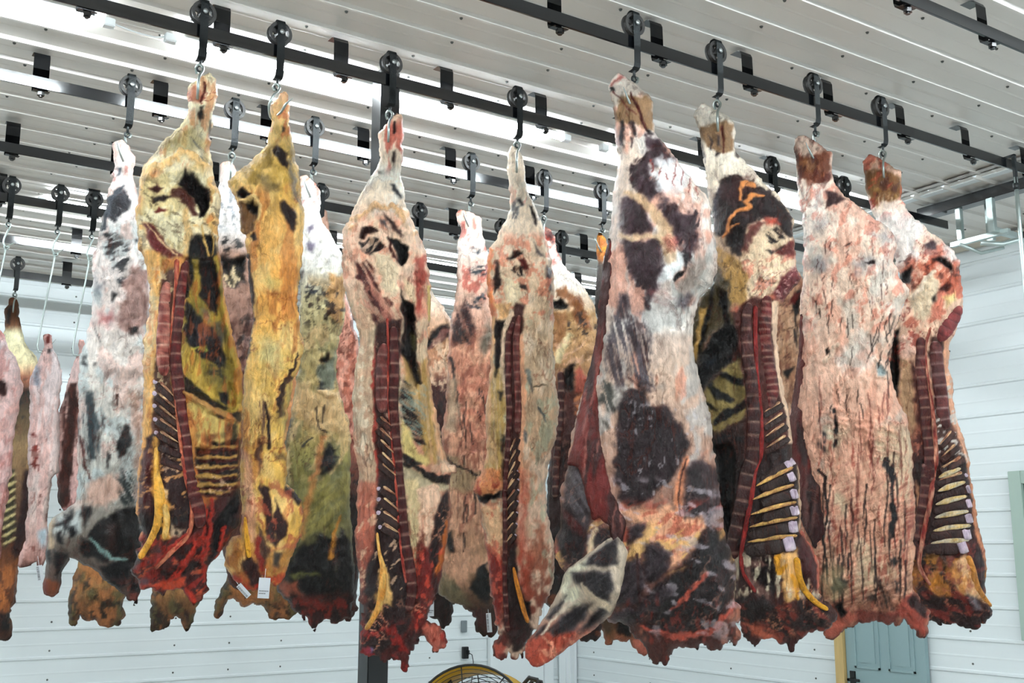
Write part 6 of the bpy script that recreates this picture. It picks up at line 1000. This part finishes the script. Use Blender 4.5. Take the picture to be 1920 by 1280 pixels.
    for P in ([(480, 400), (540, 385), (530, 470), (490, 490)], [(548, 570), (580, 490), (640, 490), (720, 560), (785, 620), (770, 660), (660, 625), (590, 610)], [(570, 260), (640, 240), (650, 330), (590, 400), (580, 300)], [(660, 400), (700, 370), (650, 480)], [(700, 680), (860, 650), (960, 645), (930, 740), (830, 850), (790, 800)], [(380, 580), (470, 600), (440, 700), (400, 780), (385, 700)], [(330, 560), (368, 545), (345, 660), (330, 640)], [(385, 440), (440, 430), (455, 520), (395, 515)], [(365, 370), (435, 365), (430, 400), (370, 400)], [(900, 800), (960, 760), (990, 850), (930, 880)], [(450, 330), (520, 260), (480, 400), (455, 440)]): A.poly((44, 44, 52), P, c, 5, 8)
    A.line((150, 180, 176), [(640, 480), (700, 560), (790, 630), (900, 640)], [2, 4, 4, 2], c, 2, 6); A.poly((168, 98, 62), [(310, 780), (430, 800), (430, 860), (360, 900), (290, 860)], c, 4, 8); A.poly((206, 180, 150), [(340, 350), (380, 340), (370, 540), (330, 560), (330, 460)], c, 5, 8); A.mottle((170, 84, 70), 14, 20, .56, .05, .7, 0, 1090, 1140)
back_side('C1', 'white and black mottled beef side at left, outer face forward, foreleg with brown knob end', out, paint, 71, step=2.7)
out = [(412, 306), (427, 301), (440, 312), (446, 330), (452, 345), (482, 400), (502, 480), (507, 600), (502, 800), (497, 950), (482, 1080), (460, 1112), (430, 1095), (410, 1000), (395, 800), (390, 600), (393, 480), (405, 380), (412, 345)]
a2 = frame(380, 240, 3.2)
def paint(A):
    A.base([(300, (236, 190, 170)), (350, (250, 244, 240)), (430, (236, 232, 228)), (480, (200, 160, 140)), (600, (180, 140, 124)), (900, (150, 100, 80)), (1100, (120, 60, 46))])
    A.mottle((110, 120, 130), 10, 16, .58, .05, .7, 0, 350, 430); A.poly((40, 44, 48), [(110, 690), (140, 655), (200, 655), (255, 700), (200, 720), (110, 740)], a2, 4, 10, st=(-20, 14, 4, .54, .8)); A.poly((22, 16, 18), [(120, 760), (260, 760), (260, 900), (190, 960), (120, 900)], a2, 5, 10, rel=-.02)
    A.poly((226, 206, 170), [(130, 900), (190, 820), (240, 860), (240, 930), (190, 950), (130, 950)], a2, 4, 12, st=(70, 14, 3, .48, .8)); A.mottle((60, 44, 40), 12, 22, .6, .05, .8, 30, 590, 680); A.mottle((120, 60, 54), 8, 40, .56, .05, .6, 10, 600, 1000)
back_side('C2', 'pale beef side between the two yellow ones, mostly hidden, with torn dark hole', out, paint, 73)
b3 = frame(520, 600, 4.267); c = frame(500, 900, 3.368)
out = a2([(585, 290), (630, 282), (660, 310), (690, 350), (708, 380), (700, 430), (715, 560), (760, 620), (830, 740), (855, 850), (862, 1060), (845, 1180)]) + b3([(530, 10), (500, 130), (480, 250), (470, 450), (510, 620), (560, 780), (585, 900), (585, 1200)]) + \
 c([(530, 150), (540, 350), (552, 600), (552, 760), (545, 850), (500, 885), (450, 885), (410, 918), (375, 890), (320, 905), (290, 955), (268, 895), (245, 860), (243, 1000), (236, 1000), (225, 850), (170, 800), (120, 760), (70, 700), (60, 400)]) + [(522, 950), (530, 850), (548, 760), (560, 680), (562, 560), (560, 450)] + a2([(578, 520), (590, 420), (583, 330)])
def paint(A):
    A.base([(330, (240, 196, 176)), (370, (250, 244, 238)), (500, (246, 244, 236)), (560, (214, 204, 160)), (700, (200, 180, 124)), (780, (222, 186, 130)), (860, (176, 168, 104)), (1000, (140, 134, 86)), (1100, (70, 56, 48)), (1180, (130, 50, 40))])
    A.mottle((206, 90, 70), 8, 14, .62, .05, .7, 0, 330, 385); A.mottle((150, 150, 110), 24, 40, .58, .06, .6, 0, 560, 1050); A.mottle((230, 200, 150), 20, 30, .58, .06, .7, 30, 520, 900); A.veins((110, 90, 60), 20, .03, .6, 60, 1.5, 500, 1000)
    for P in ([(625, 580), (660, 565), (665, 600), (640, 640), (620, 620)], [(620, 690), (650, 665), (680, 690), (660, 750), (625, 730)]): A.poly((140, 130, 150), P, a2, 5, 8)
    A.poly((56, 64, 80), [(590, 960), (640, 925), (720, 950), (700, 990), (640, 1010), (600, 1000)], a2, 5, 14, st=(-20, 14, 5, .54, .8)); A.poly((206, 164, 110), [(760, 880), (850, 870), (862, 1050), (840, 1180), (760, 1140), (740, 1000)], a2, 4, 10, rel=.006); A.mottle((60, 36, 26), 10, 12, .58, .05, .8, 20, 530, 610); A.poly((50, 60, 70), [(575, 880), (598, 850), (598, 900), (575, 950)], a2, 3, 5)
    A.poly((150, 156, 136), [(320, 360), (400, 330), (470, 240), (470, 450), (420, 580), (330, 545)], b3, 5, 8, rel=-.01); A.poly((24, 24, 24), [(335, 320), (400, 250), (420, 270), (400, 330), (345, 350)], b3, 4, 8, rel=-.02); A.poly((40, 44, 54), [(320, 480), (360, 500), (370, 560), (325, 550)], b3, 5, 8)
    A.poly((226, 192, 142), [(140, 500), (330, 560), (500, 610), (575, 900), (420, 900), (300, 880), (150, 740)], b3, 8, 12, op=.8, rel=.006); A.line((236, 206, 160), [(330, 560), (410, 590), (480, 590), (510, 640)], [3, 5, 5, 4], b3, 2, 8, rel=.012); A.line((70, 40, 26), [(310, 690), (318, 800), (330, 860), (400, 900)], [1.6, 1.6, 2, 1.5], b3, gap=.3); A.line((70, 40, 26), [(380, 690), (360, 780), (355, 830)], [1.6, 1.4, 1], b3)
    A.poly((34, 40, 50), [(370, 1000), (420, 1010), (480, 1050), (440, 1180), (380, 1240), (345, 1280), (355, 1120)], b3, 6, 16); A.poly((44, 50, 54), [(70, 850), (110, 780), (130, 800), (80, 900), (60, 1000)], b3, 5, 8); A.line((50, 40, 30), [(200, 1010), (280, 940)], [2, 1.5], b3); A.line((226, 150, 96), [(370, 940), (320, 1200), (260, 1280)], [5, 6, 6], b3, 4, 8, op=.7)
    A.line((220, 150, 90), [(310, 0), (250, 180), (230, 300), (220, 360)], [6, 8, 8, 6], c, 5, 8, op=.7); A.poly((190, 176, 100), [(330, 0), (510, 0), (480, 200), (400, 330), (300, 330), (240, 360)], c, 10, 12, op=.6, st=(-40, 40, 6, .5, .6))
    A.poly((36, 28, 30), [(150, 500), (250, 400), (330, 340), (440, 420), (450, 600), (420, 740), (300, 760), (150, 640), (120, 580)], c, 8, 18); A.poly((150, 150, 84), [(150, 590), (320, 570), (340, 590), (200, 610)], c, 5, 10, op=.8); A.line((214, 150, 60), [(470, 220), (430, 350), (410, 480)], [2, 4, 6], c, 2, 5); A.poly((40, 28, 26), [(450, 300), (530, 400), (550, 650), (470, 720), (440, 480)], c, 5, 12)
    A.poly((190, 110, 84), [(60, 640), (200, 640), (220, 740), (120, 740)], c, 6, 10); A.mottle((176, 60, 48), 24, 16, .46, .06, .9, 20, 1120, 1190); A.mottle((60, 24, 24), 14, 24, .58, .05, .8, 0, 1110, 1190)
back_side('C3', 'greenish yellow beef side with dark shoulder, left of the black post', out, paint, 75, step=2.7)
a = frame(800, 250, 3.556); b = frame(790, 580, 3.765); c = frame(780, 880, 3.556)
out = a([(200, 540), (230, 508), (280, 515), (330, 550), (370, 570), (370, 640), (385, 720), (412, 800)]) + [(925, 520), (935, 600), (942, 750), (945, 900), (940, 1050), (932, 1150), (928, 1185)] + c([(520, 1100), (500, 1122), (480, 1085), (455, 1127), (420, 1090), (385, 1020), (360, 940), (280, 900), (200, 860), (145, 830), (140, 700)]) + b([(150, 1240), (150, 960), (140, 880), (170, 700), (185, 450), (195, 200), (215, 20)]) + a([(175, 1180), (205, 980), (195, 850), (210, 720), (230, 640), (205, 580)])
def paint(A):
    A.base([(390, (240, 186, 166)), (440, (250, 236, 226)), (540, (236, 200, 180)), (640, (206, 150, 124)), (760, (220, 146, 120)), (900, (206, 158, 132)), (1050, (196, 156, 124)), (1150, (110, 80, 66)), (1200, (90, 56, 48))])
    A.mottle((206, 80, 60), 10, 24, .6, .05, .7, 5, 390, 560); A.mottle((230, 180, 150), 20, 24, .5, .06, .7, 0, 650, 1100); A.mottle((160, 84, 64), 10, 40, .58, .05, .6, 5, 600, 1000); A.drips((70, 40, 34), 18, (850, 680, 930, 1000), 15, 60, 1.4, 3)
    for P, st in (([(300, 780), (345, 752), (360, 790), (325, 820)], None), ([(285, 880), (335, 850), (410, 890), (405, 930), (300, 920)], (-10, 12, 4, .5, .8)), ([(250, 1100), (330, 1090), (400, 1045), (412, 1180), (330, 1180), (290, 1150)], (30, 14, 5, .5, .8)), ([(205, 760), (222, 740), (215, 800), (205, 800)], None)): A.poly((70, 84, 96), P, a, 5, 12, st=st)
    A.poly((96, 50, 50), [(180, 1230), (230, 1130), (280, 1150), (310, 1240), (300, 1400), (190, 1400)], a, 5, 10, st=(70, 30, 4, .55, .5)); A.poly((130, 134, 120), [(400, 250), (480, 60), (500, 200), (440, 330)], b, 8, 8, op=.8); A.poly((66, 50, 46), [(240, 120), (310, 120), (330, 230), (250, 250)], b, 4, 14, st=(60, 12, 4, .48, .8)); A.line((70, 40, 36), [(200, 350), (230, 420), (260, 700), (290, 850)], [3, 2, 2, 1], b, 1.5, 4)
    A.poly((196, 172, 144), [(185, 450), (240, 470), (265, 700), (250, 840), (160, 870), (180, 650)], b, 8, 10, op=.85); A.poly((180, 160, 124), [(150, 1020), (260, 1040), (390, 1160), (380, 1280), (160, 1280)], b, 10, 12, op=.8); A.line((60, 40, 30), [(190, 1050), (260, 1110), (330, 1130), (390, 1160)], [2, 2.6, 2.4, 2], b, 1.5, 5)
    A.poly((46, 50, 50), [(370, 740), (420, 660), (500, 620), (500, 880), (400, 880), (360, 800)], c, 6, 14); A.poly((80, 84, 80), [(230, 780), (270, 765), (300, 800), (260, 830)], c, 5, 8); A.poly((150, 140, 108), [(150, 700), (250, 720), (350, 860), (360, 930), (200, 870), (145, 830)], c, 8, 12, op=.8); A.poly((36, 22, 22), [(205, 450), (238, 410), (250, 560), (215, 560)], c, 4, 5); A.poly((110, 60, 52), [(360, 930), (460, 960), (560, 1100), (400, 1060)], c, 6, 12)
back_side('C4', 'pinkish beef side right of the post with bluish patches and a white tag below', out, paint, 77, step=2.7)
a5 = frame(1000, 380, 4.267); b5 = frame(1000, 640, 4.267)
out = a5([(70, 180), (100, 190), (150, 230), (175, 270), (177, 370), (230, 480), (300, 560), (380, 650), (450, 740), (480, 800), (500, 880), (515, 950)]) + [(1124, 640), (1122, 750), (1112, 850), (1105, 1000), (1110, 1100), (1128, 1160), (1126, 1194), (1112, 1200), (1104, 1194), (1096, 1203), (1080, 1190), (1050, 1180), (1020, 1120), (1022, 1000), (1030, 860), (1028, 700), (1018, 560), (1014, 480)]
def paint(A):
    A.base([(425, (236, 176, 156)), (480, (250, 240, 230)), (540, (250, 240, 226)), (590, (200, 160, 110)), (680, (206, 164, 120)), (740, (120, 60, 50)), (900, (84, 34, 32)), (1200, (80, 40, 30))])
    A.poly((120, 30, 28), [(100, 200), (160, 240), (175, 330), (130, 330), (100, 270)], a5, 5, 10); A.mottle((206, 80, 60), 8, 14, .6, .05, .7, 0, 425, 500); A.poly((176, 116, 66), [(155, 700), (260, 690), (380, 760), (440, 900), (480, 1000), (400, 1020), (300, 900), (280, 780), (160, 760)], a5, 5, 14); A.poly((20, 18, 16), [(150, 790), (220, 768), (290, 810), (270, 855), (160, 862)], a5, 4, 8, rel=-.03, rw=12)
    A.mottle((60, 36, 28), 10, 12, .62, .05, .8, 20, 580, 660); A.poly((232, 214, 170), [(170, 1270), (210, 1130), (300, 1010), (330, 1040), (280, 1150), (230, 1280)], a5, 4, 10, rel=.01); A.poly((180, 130, 84), [(160, 870), (260, 880), (250, 1050), (180, 1180), (155, 1100)], a5, 5, 10); A.mottle((232, 190, 160), 10, 20, .6, .05, .7, 40, 640, 700)
    A.poly((22, 18, 18), [(240, 210), (330, 160), (325, 380), (250, 420)], b5, 4, 8, rel=-.02); A.poly((196, 104, 84), [(325, 230), (370, 200), (430, 300), (400, 410), (340, 410)], b5, 4, 6, rel=.012); A.poly((210, 140, 96), [(340, 410), (410, 400), (380, 560), (340, 600)], b5, 4, 10); A.mottle((150, 110, 100), 8, 12, .6, .05, .7, 0, 740, 900); A.mottle((30, 20, 20), 12, 40, .56, .05, .8, 5, 820, 1180); A.mottle((176, 100, 60), 10, 12, .62, .05, .7, 0, 1100, 1200)
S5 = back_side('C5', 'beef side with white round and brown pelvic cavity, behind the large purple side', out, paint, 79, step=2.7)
strand('backbone', S5, b5([(215, 240), (225, 400), (215, 600), (200, 800), (185, 1000), (175, 1250)]), [12, 14, 14, 14, 14, 14], (104, 36, 34), (80, 30, 30), seg=18, seed=3)
out = [(1119, 437), (1127, 434), (1136, 448), (1146, 470), (1160, 520), (1182, 600), (1192, 750), (1200, 950), (1215, 1100), (1218, 1190), (1212, 1222), (1205, 1228), (1193, 1224), (1187, 1205), (1178, 1199), (1170, 1206), (1160, 1195), (1154, 1199), (1149, 1209), (1133, 1202), (1127, 1180), (1122, 1120), (1135, 1000), (1135, 800), (1124, 660), (1120, 600), (1114, 575), (1116, 530), (1121, 490), (1117, 460)]
def paint(A):
    A.base([(436, (206, 130, 50)), (480, (196, 120, 60)), (495, (120, 110, 104)), (600, (90, 76, 74)), (900, (110, 84, 70)), (1150, (90, 70, 50)), (1200, (190, 120, 90))])
    A.mottle((236, 170, 70), 8, 10, .55, .05, .8, 0, 436, 480); A.poly((60, 56, 52), [(1128, 1160), (1145, 1160), (1146, 1188), (1134, 1184)], IDF, 4, 4); A.poly((150, 110, 70), [(1124, 1150), (1133, 1190), (1150, 1210), (1154, 1180), (1146, 1160)], IDF, 4, 4, op=.6); A.poly((30, 30, 28), [(1158, 1165), (1184, 1165), (1184, 1195), (1160, 1190)], IDF, 4, 6); A.poly((214, 130, 110), [(1188, 1200), (1220, 1190), (1218, 1230), (1190, 1230)], IDF, 3, 3)
back_side('C6', 'side with bright orange shank, almost wholly hidden by the large purple side', out, paint, 81)
out = [(594, 392), (603, 387), (612, 395), (618, 430), (632, 490), (648, 550), (656, 577), (661, 605), (672, 640), (680, 700), (684, 800), (680, 1000), (668, 1140), (655, 1165), (630, 1150), (600, 1160), (575, 1040), (566, 850), (566, 650), (578, 500), (592, 430)]
def paint(A):
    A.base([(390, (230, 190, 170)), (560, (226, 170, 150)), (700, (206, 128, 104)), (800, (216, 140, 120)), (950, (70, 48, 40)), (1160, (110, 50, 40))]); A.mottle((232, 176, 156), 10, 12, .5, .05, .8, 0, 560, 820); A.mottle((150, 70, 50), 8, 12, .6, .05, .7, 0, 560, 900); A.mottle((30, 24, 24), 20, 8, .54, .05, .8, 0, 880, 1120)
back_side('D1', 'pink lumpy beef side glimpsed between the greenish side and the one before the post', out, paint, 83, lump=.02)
out = [(768, 458), (778, 452), (786, 462), (790, 490), (797, 530), (803, 536), (820, 560), (845, 598), (852, 640), (856, 720), (858, 820), (856, 1000), (850, 1100), (852, 1140), (846, 1160), (830, 1182), (815, 1165), (800, 1150), (785, 1060), (765, 900), (755, 700), (750, 560), (762, 500)]
def paint(A):
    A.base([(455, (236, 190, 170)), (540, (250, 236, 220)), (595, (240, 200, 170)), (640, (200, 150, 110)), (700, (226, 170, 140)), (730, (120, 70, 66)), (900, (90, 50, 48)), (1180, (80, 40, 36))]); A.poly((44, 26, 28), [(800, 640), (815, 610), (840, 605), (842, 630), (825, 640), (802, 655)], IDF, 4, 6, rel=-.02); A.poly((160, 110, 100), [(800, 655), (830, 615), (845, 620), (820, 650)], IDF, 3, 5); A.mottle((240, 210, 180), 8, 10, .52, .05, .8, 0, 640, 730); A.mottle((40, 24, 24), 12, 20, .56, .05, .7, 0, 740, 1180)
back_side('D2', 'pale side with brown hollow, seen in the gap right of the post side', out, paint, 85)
# hanging below trolleys with plain shafts: B5, B6
out = [(1437, 360), (1450, 354), (1460, 362), (1464, 400), (1476, 450), (1492, 500), (1507, 528), (1524, 580), (1536, 660), (1540, 760), (1540, 900), (1530, 1080), (1510, 1140), (1470, 1130), (1420, 1100), (1404, 950), (1398, 750), (1402, 600), (1412, 480), (1432, 410)]
def paint(A):
    A.base([(360, (226, 180, 156)), (500, (206, 160, 130)), (620, (206, 164, 130)), (760, (190, 140, 112)), (1130, (150, 90, 70))]); A.mottle((226, 190, 160), 14, 20, .52, .05, .7); A.mottle((160, 96, 76), 8, 30, .6, .05, .6, 8); A.veins((120, 60, 44), 20, .03, .7, 60, 1.4)
    A.poly((40, 22, 22), [(1480, 562), (1498, 540), (1502, 560), (1494, 590), (1502, 640), (1490, 600)], IDF, 3, 6, rel=-.015); A.poly((150, 40, 30), [(1478, 570), (1488, 548), (1502, 548), (1490, 570)], IDF, 3, 5); A.poly((50, 44, 46), [(1488, 612), (1494, 620), (1496, 655), (1490, 640)], IDF, 2, 4); A.poly((50, 44, 44), [(1468, 695), (1488, 690), (1478, 712)], IDF, 3, 5)
back_side('B5', 'tan beef side glimpsed between the backbone side and the pink streaked side', out, paint, 87)
out = [(1574, 404), (1584, 398), (1594, 406), (1602, 440), (1630, 520), (1660, 640), (1668, 760), (1668, 950), (1655, 1100), (1620, 1150), (1570, 1140), (1548, 1000), (1540, 800), (1544, 620), (1556, 500), (1568, 440)]
def paint(A): A.base([(400, (226, 180, 156)), (700, (226, 190, 164)), (1150, (170, 110, 90))]); A.mottle((196, 120, 96), 14, 24, .56, .05, .7)
back_side('B6', 'beef side hidden directly behind the pink streaked one', out, paint, 89, step=4)
# far left: small pinkish sides on long hooks
a = frame(0, 240, 3.2); b = frame(0, 600, 4.267); c = frame(0, 880, 3.765)
def dz(k): e = T[k]; return np.array([e[0]-0., e[1], e[2]-.82])
for k in ('E1', 'E2', 'E3'): T[k+'L'] = dz(k)
out = b([(-110, 60), (-20, 60), (10, 90), (42, 130), (60, 220), (130, 300), (160, 400), (185, 520), (150, 700), (125, 850), (100, 1050), (92, 1280)]) + c([(70, 50), (60, 150), (30, 300), (12, 500), (0, 640), (-80, 660), (-150, 300), (-170, 0)]) + b([(-190, 700), (-180, 400), (-120, 200)])
def paint(A):
    A.base([(620, (210, 130, 120)), (650, (244, 226, 226)), (760, (226, 184, 176)), (900, (214, 168, 164)), (1050, (170, 110, 100))]); A.mottle((240, 210, 206), 30, 16, .52, .06, .7, -30); A.mottle((200, 130, 120), 12, 24, .6, .05, .6, 10); A.poly((96, 50, 44), [(-20, 480), (50, 500), (40, 590), (0, 620), (-30, 560)], b, 4, 8, rel=-.015)
back_side('E1L', 'pinkish small carcass at the left edge hanging from a long hook', out, paint, 91, kf=.8)
out = b([(355, 115), (380, 105), (415, 115), (420, 190), (455, 280), (495, 400), (490, 500), (470, 700), (480, 900), (470, 1200)]) + c([(370, 60), (350, 200), (332, 350), (342, 500), (325, 640), (300, 688), (268, 690), (262, 650), (230, 670), (215, 695), (170, 690), (150, 698), (112, 690), (125, 640), (172, 500), (190, 350), (200, 180), (200, 0)]) + b([(222, 1150), (228, 900), (235, 650), (225, 480), (270, 380), (320, 290), (355, 200)])
def paint(A):
    A.base([(625, (170, 60, 50)), (648, (240, 226, 226)), (800, (236, 214, 210)), (950, (226, 206, 198)), (1040, (196, 150, 140)), (1065, (120, 60, 50))]); A.mottle((226, 186, 178), 10, 60, .54, .06, .8, 4); A.mottle((150, 80, 66), 8, 30, .66, .04, .7, 5, 800, 1060); A.poly((160, 164, 176), [(250, 440), (300, 335), (332, 380), (300, 540), (262, 510)], b, 5, 8); A.poly((60, 50, 56), [(370, 225), (405, 220), (405, 265), (380, 265)], b, 3, 5); A.poly((160, 44, 36), [(355, 105), (420, 110), (412, 190), (360, 195)], b, 3, 6); A.line((170, 70, 56), [(270, 900), (300, 980), (270, 1060), (300, 1180)], [5, 6, 6, 5], b, 2, 12, gap=.4); A.poly((190, 206, 214), [(280, 440), (330, 420), (330, 520), (290, 540)], c, 6, 8)
back_side('E2L', 'small white and pink carcass with red shank end hanging from long hook', out, paint, 93, kf=.6)
out = [(147, 640), (153, 631), (160, 640), (166, 680), (180, 740), (185, 850), (182, 940), (160, 960), (140, 962), (120, 960), (108, 940), (104, 860), (108, 800), (114, 770), (128, 712), (138, 682), (148, 660)]
def paint(A):
    A.base([(630, (230, 180, 170)), (700, (236, 210, 206)), (760, (226, 190, 180)), (960, (226, 184, 180))]); A.poly((96, 46, 34), [(128, 718), (144, 716), (147, 760), (140, 850), (128, 950), (100, 960), (115, 850), (124, 780)], IDF, 3, 5); A.mottle((140, 70, 56), 8, 30, .56, .05, .6, 5, 720, 960); A.line((120, 60, 50), [(122, 740), (118, 860), (104, 950)], 2, IDF)
back_side('E3L', 'small pink and brown carcass partly behind the black and white side', out, paint, 95, kf=.4)
out = [(9, 580), (18, 558), (27, 556), (36, 572), (34, 594), (39, 612), (48, 640), (58, 655), (68, 672), (80, 720), (82, 800), (72, 900), (64, 1000), (50, 1058), (34, 1062), (33, 1100), (28, 1127), (19, 1136), (18, 1170), (24, 1186), (16, 1196), (0, 1202), (-20, 1195), (-30, 1100), (-32, 900), (-30, 760), (-18, 680), (4, 640), (11, 610)]
def paint(A):
    A.base([(560, (150, 96, 60)), (612, (150, 100, 64)), (625, (226, 220, 184)), (680, (232, 220, 180)), (706, (196, 130, 100)), (730, (70, 60, 46)), (840, (180, 150, 110)), (1000, (110, 60, 44)), (1060, (160, 100, 60)), (1200, (110, 66, 46))])
    A.poly((56, 40, 32), [(14, 575), (20, 575), (19, 610), (12, 605)], IDF, 2, 3); A.mottle((50, 44, 36), 10, 12, .56, .05, .8, 0, 710, 800); A.poly((84, 30, 28), [(44, 880), (56, 880), (50, 1000), (30, 1050), (20, 1030), (36, 980)], IDF, 4, 5); A.poly((92, 84, 54), [(5, 880), (28, 880), (28, 1000), (8, 1030)], IDF, 4, 4)
    for k in range(9): A.line((206, 190, 140), [(6, 900+k*15), (16, 895+k*15), (27, 888+k*15)], 2.4, IDF, 1.5, 2, rel=.006)
    A.mottle((206, 130, 70), 12, 30, .56, .05, .8, 0, 1060, 1180); A.poly((40, 40, 36), [(0, 1150), (18, 1150), (22, 1180), (2, 1180)], IDF, 4, 5)
back_side('G1', 'side with brown shank and cream shoulder hanging on the rearmost rail at left', out, paint, 97)
def tan(seed):
    def paint(A):
        A.base([(540, (206, 170, 130)), (1060, (190, 150, 90)), (1120, (176, 130, 84)), (1180, (120, 80, 56))]); A.mottle((206, 136, 84), 26, 30, .5, .12, .7, 0); A.mottle((120, 118, 76), 22, 30, .56, .1, .8, 0, 1040, 1200); A.mottle((60, 56, 46), 14, 18, .62, .05, .8, 0, 1080, 1200); A.mottle((96, 52, 40), 10, 14, .62, .05, .8, 0, 1130, 1200)
    return paint
out = [(234, 538), (241, 534), (248, 542), (252, 600), (262, 750), (262, 900), (250, 1040), (240, 1100), (234, 1135), (237, 1160), (226, 1172), (204, 1182), (195, 1172), (165, 1160), (152, 1153), (145, 1175), (135, 1176), (130, 1150), (133, 1100), (150, 1040), (172, 950), (186, 820), (202, 680), (226, 590)]
back_side('F1', 'tan and green carcass bottom showing below the black and white side', out, tan(1), 98)
out = [(324, 556), (331, 552), (338, 560), (345, 620), (366, 760), (376, 900), (376, 1050), (372, 1120), (366, 1150), (358, 1176), (346, 1180), (342, 1160), (330, 1156), (318, 1166), (308, 1180), (288, 1183), (281, 1165), (284, 1120), (284, 1000), (290, 820), (304, 700), (320, 610)]
back_side('F2', 'tan and green carcass bottom with two stubs below the red-bottomed yellow side', out, tan(2), 99)
out = [(540, 572), (547, 568), (553, 576), (560, 640), (568, 800), (570, 1000), (566, 1100), (560, 1140), (545, 1160), (530, 1158), (505, 1163), (498, 1140), (475, 1130), (450, 1138), (436, 1120), (428, 1125), (418, 1152), (405, 1157), (398, 1146), (408, 1118), (424, 1090), (436, 1000), (452, 860), (480, 720), (528, 620)]
back_side('F3', 'dark tan carcass bottom and stub leg below the narrow yellow side', out, tan(3), 100)
# ---------------------------------------------------------------- paper tags
def paper_tag(px, py, w, h, Y, rot, label, barcode=True):
    P = atY(px, py, Y); s, n = basis(P[0], P[1]); e = empty('paper_tag', tuple(P), label, 'tag')
    m = np.linalg.norm(P-CAM)/FPX; w *= m; h *= m; cr, sr = math.cos(rot), math.sin(rot)
    def G(u, v, d=0): a_ = u*cr-v*sr; b_ = u*sr+v*cr; return tuple(s*a_+n*(d+.006*math.cos(v/h*3)) + z_*b_)
    bm = bmesh.new(); A = [(bm.verts.new(G(-w/2, v)), bm.verts.new(G(w/2, v))) for v in np.linspace(-h/2, h/2, 7)]
    for q, r in zip(A, A[1:]): bm.faces.new((q[0], q[1], r[1], r[0]))
    bmesh.ops.solidify(bm, geom=bm.faces, thickness=.0006); obj('tag_sheet', bm, MT['paper'], e)
    bm = bmesh.new(); rr = random.Random(int(px))
    if barcode:
        v = h*.42
        while v > -h*.4:
            t = h*rr.uniform(.02, .045); q = [bm.verts.new(G(x, y, .0016)) for x, y in ((-w*.42, v), (-w*.05, v), (-w*.05, v-t), (-w*.42, v-t))]; bm.faces.new(q); v -= t+h*rr.uniform(.03, .05)
    else:
        for v, k in ((-.12, 7), (-.24, 5)):
            for j in range(k):
                x = -w*.4+j*w*.12; q = [bm.verts.new(G(xx, yy, .0016)) for xx, yy in ((x, h*v), (x+w*.07, h*v), (x+w*.07, h*v-h*.05), (x, h*v-h*.05))]; bm.faces.new(q)
    obj('printing', bm, MT['ink'], e)
    bm = bmesh.new(); sweep(bm, [G(0, h*.45, .002), G(0, h*.52, -.03), G(0, h*.7, -.10), G(0, h*1.2, -.16)], .0012, 5); obj('tie', bm, MT['paper'], e)
paper_tag(495, 1102, 20, 36, 4.72, -.05, 'white printed paper tag hanging below the narrow yellow side', False)
paper_tag(457, 1107, 10, 28, 4.9, .75, 'slanted barcoded paper tag beside the larger tag under the yellow side')
paper_tag(917, 1167, 9, 34, 5.75, .08, 'white barcoded paper tag under the pinkish side right of the post')
paper_tag(75, 1074, 10, 26, 7.9, .2, 'white barcoded paper tag under the small white carcass at left', True)
paper_tag(808, 1140, 11, 28, 4.95, .02, 'plain white tag by the pink knob of the side before the post', False)
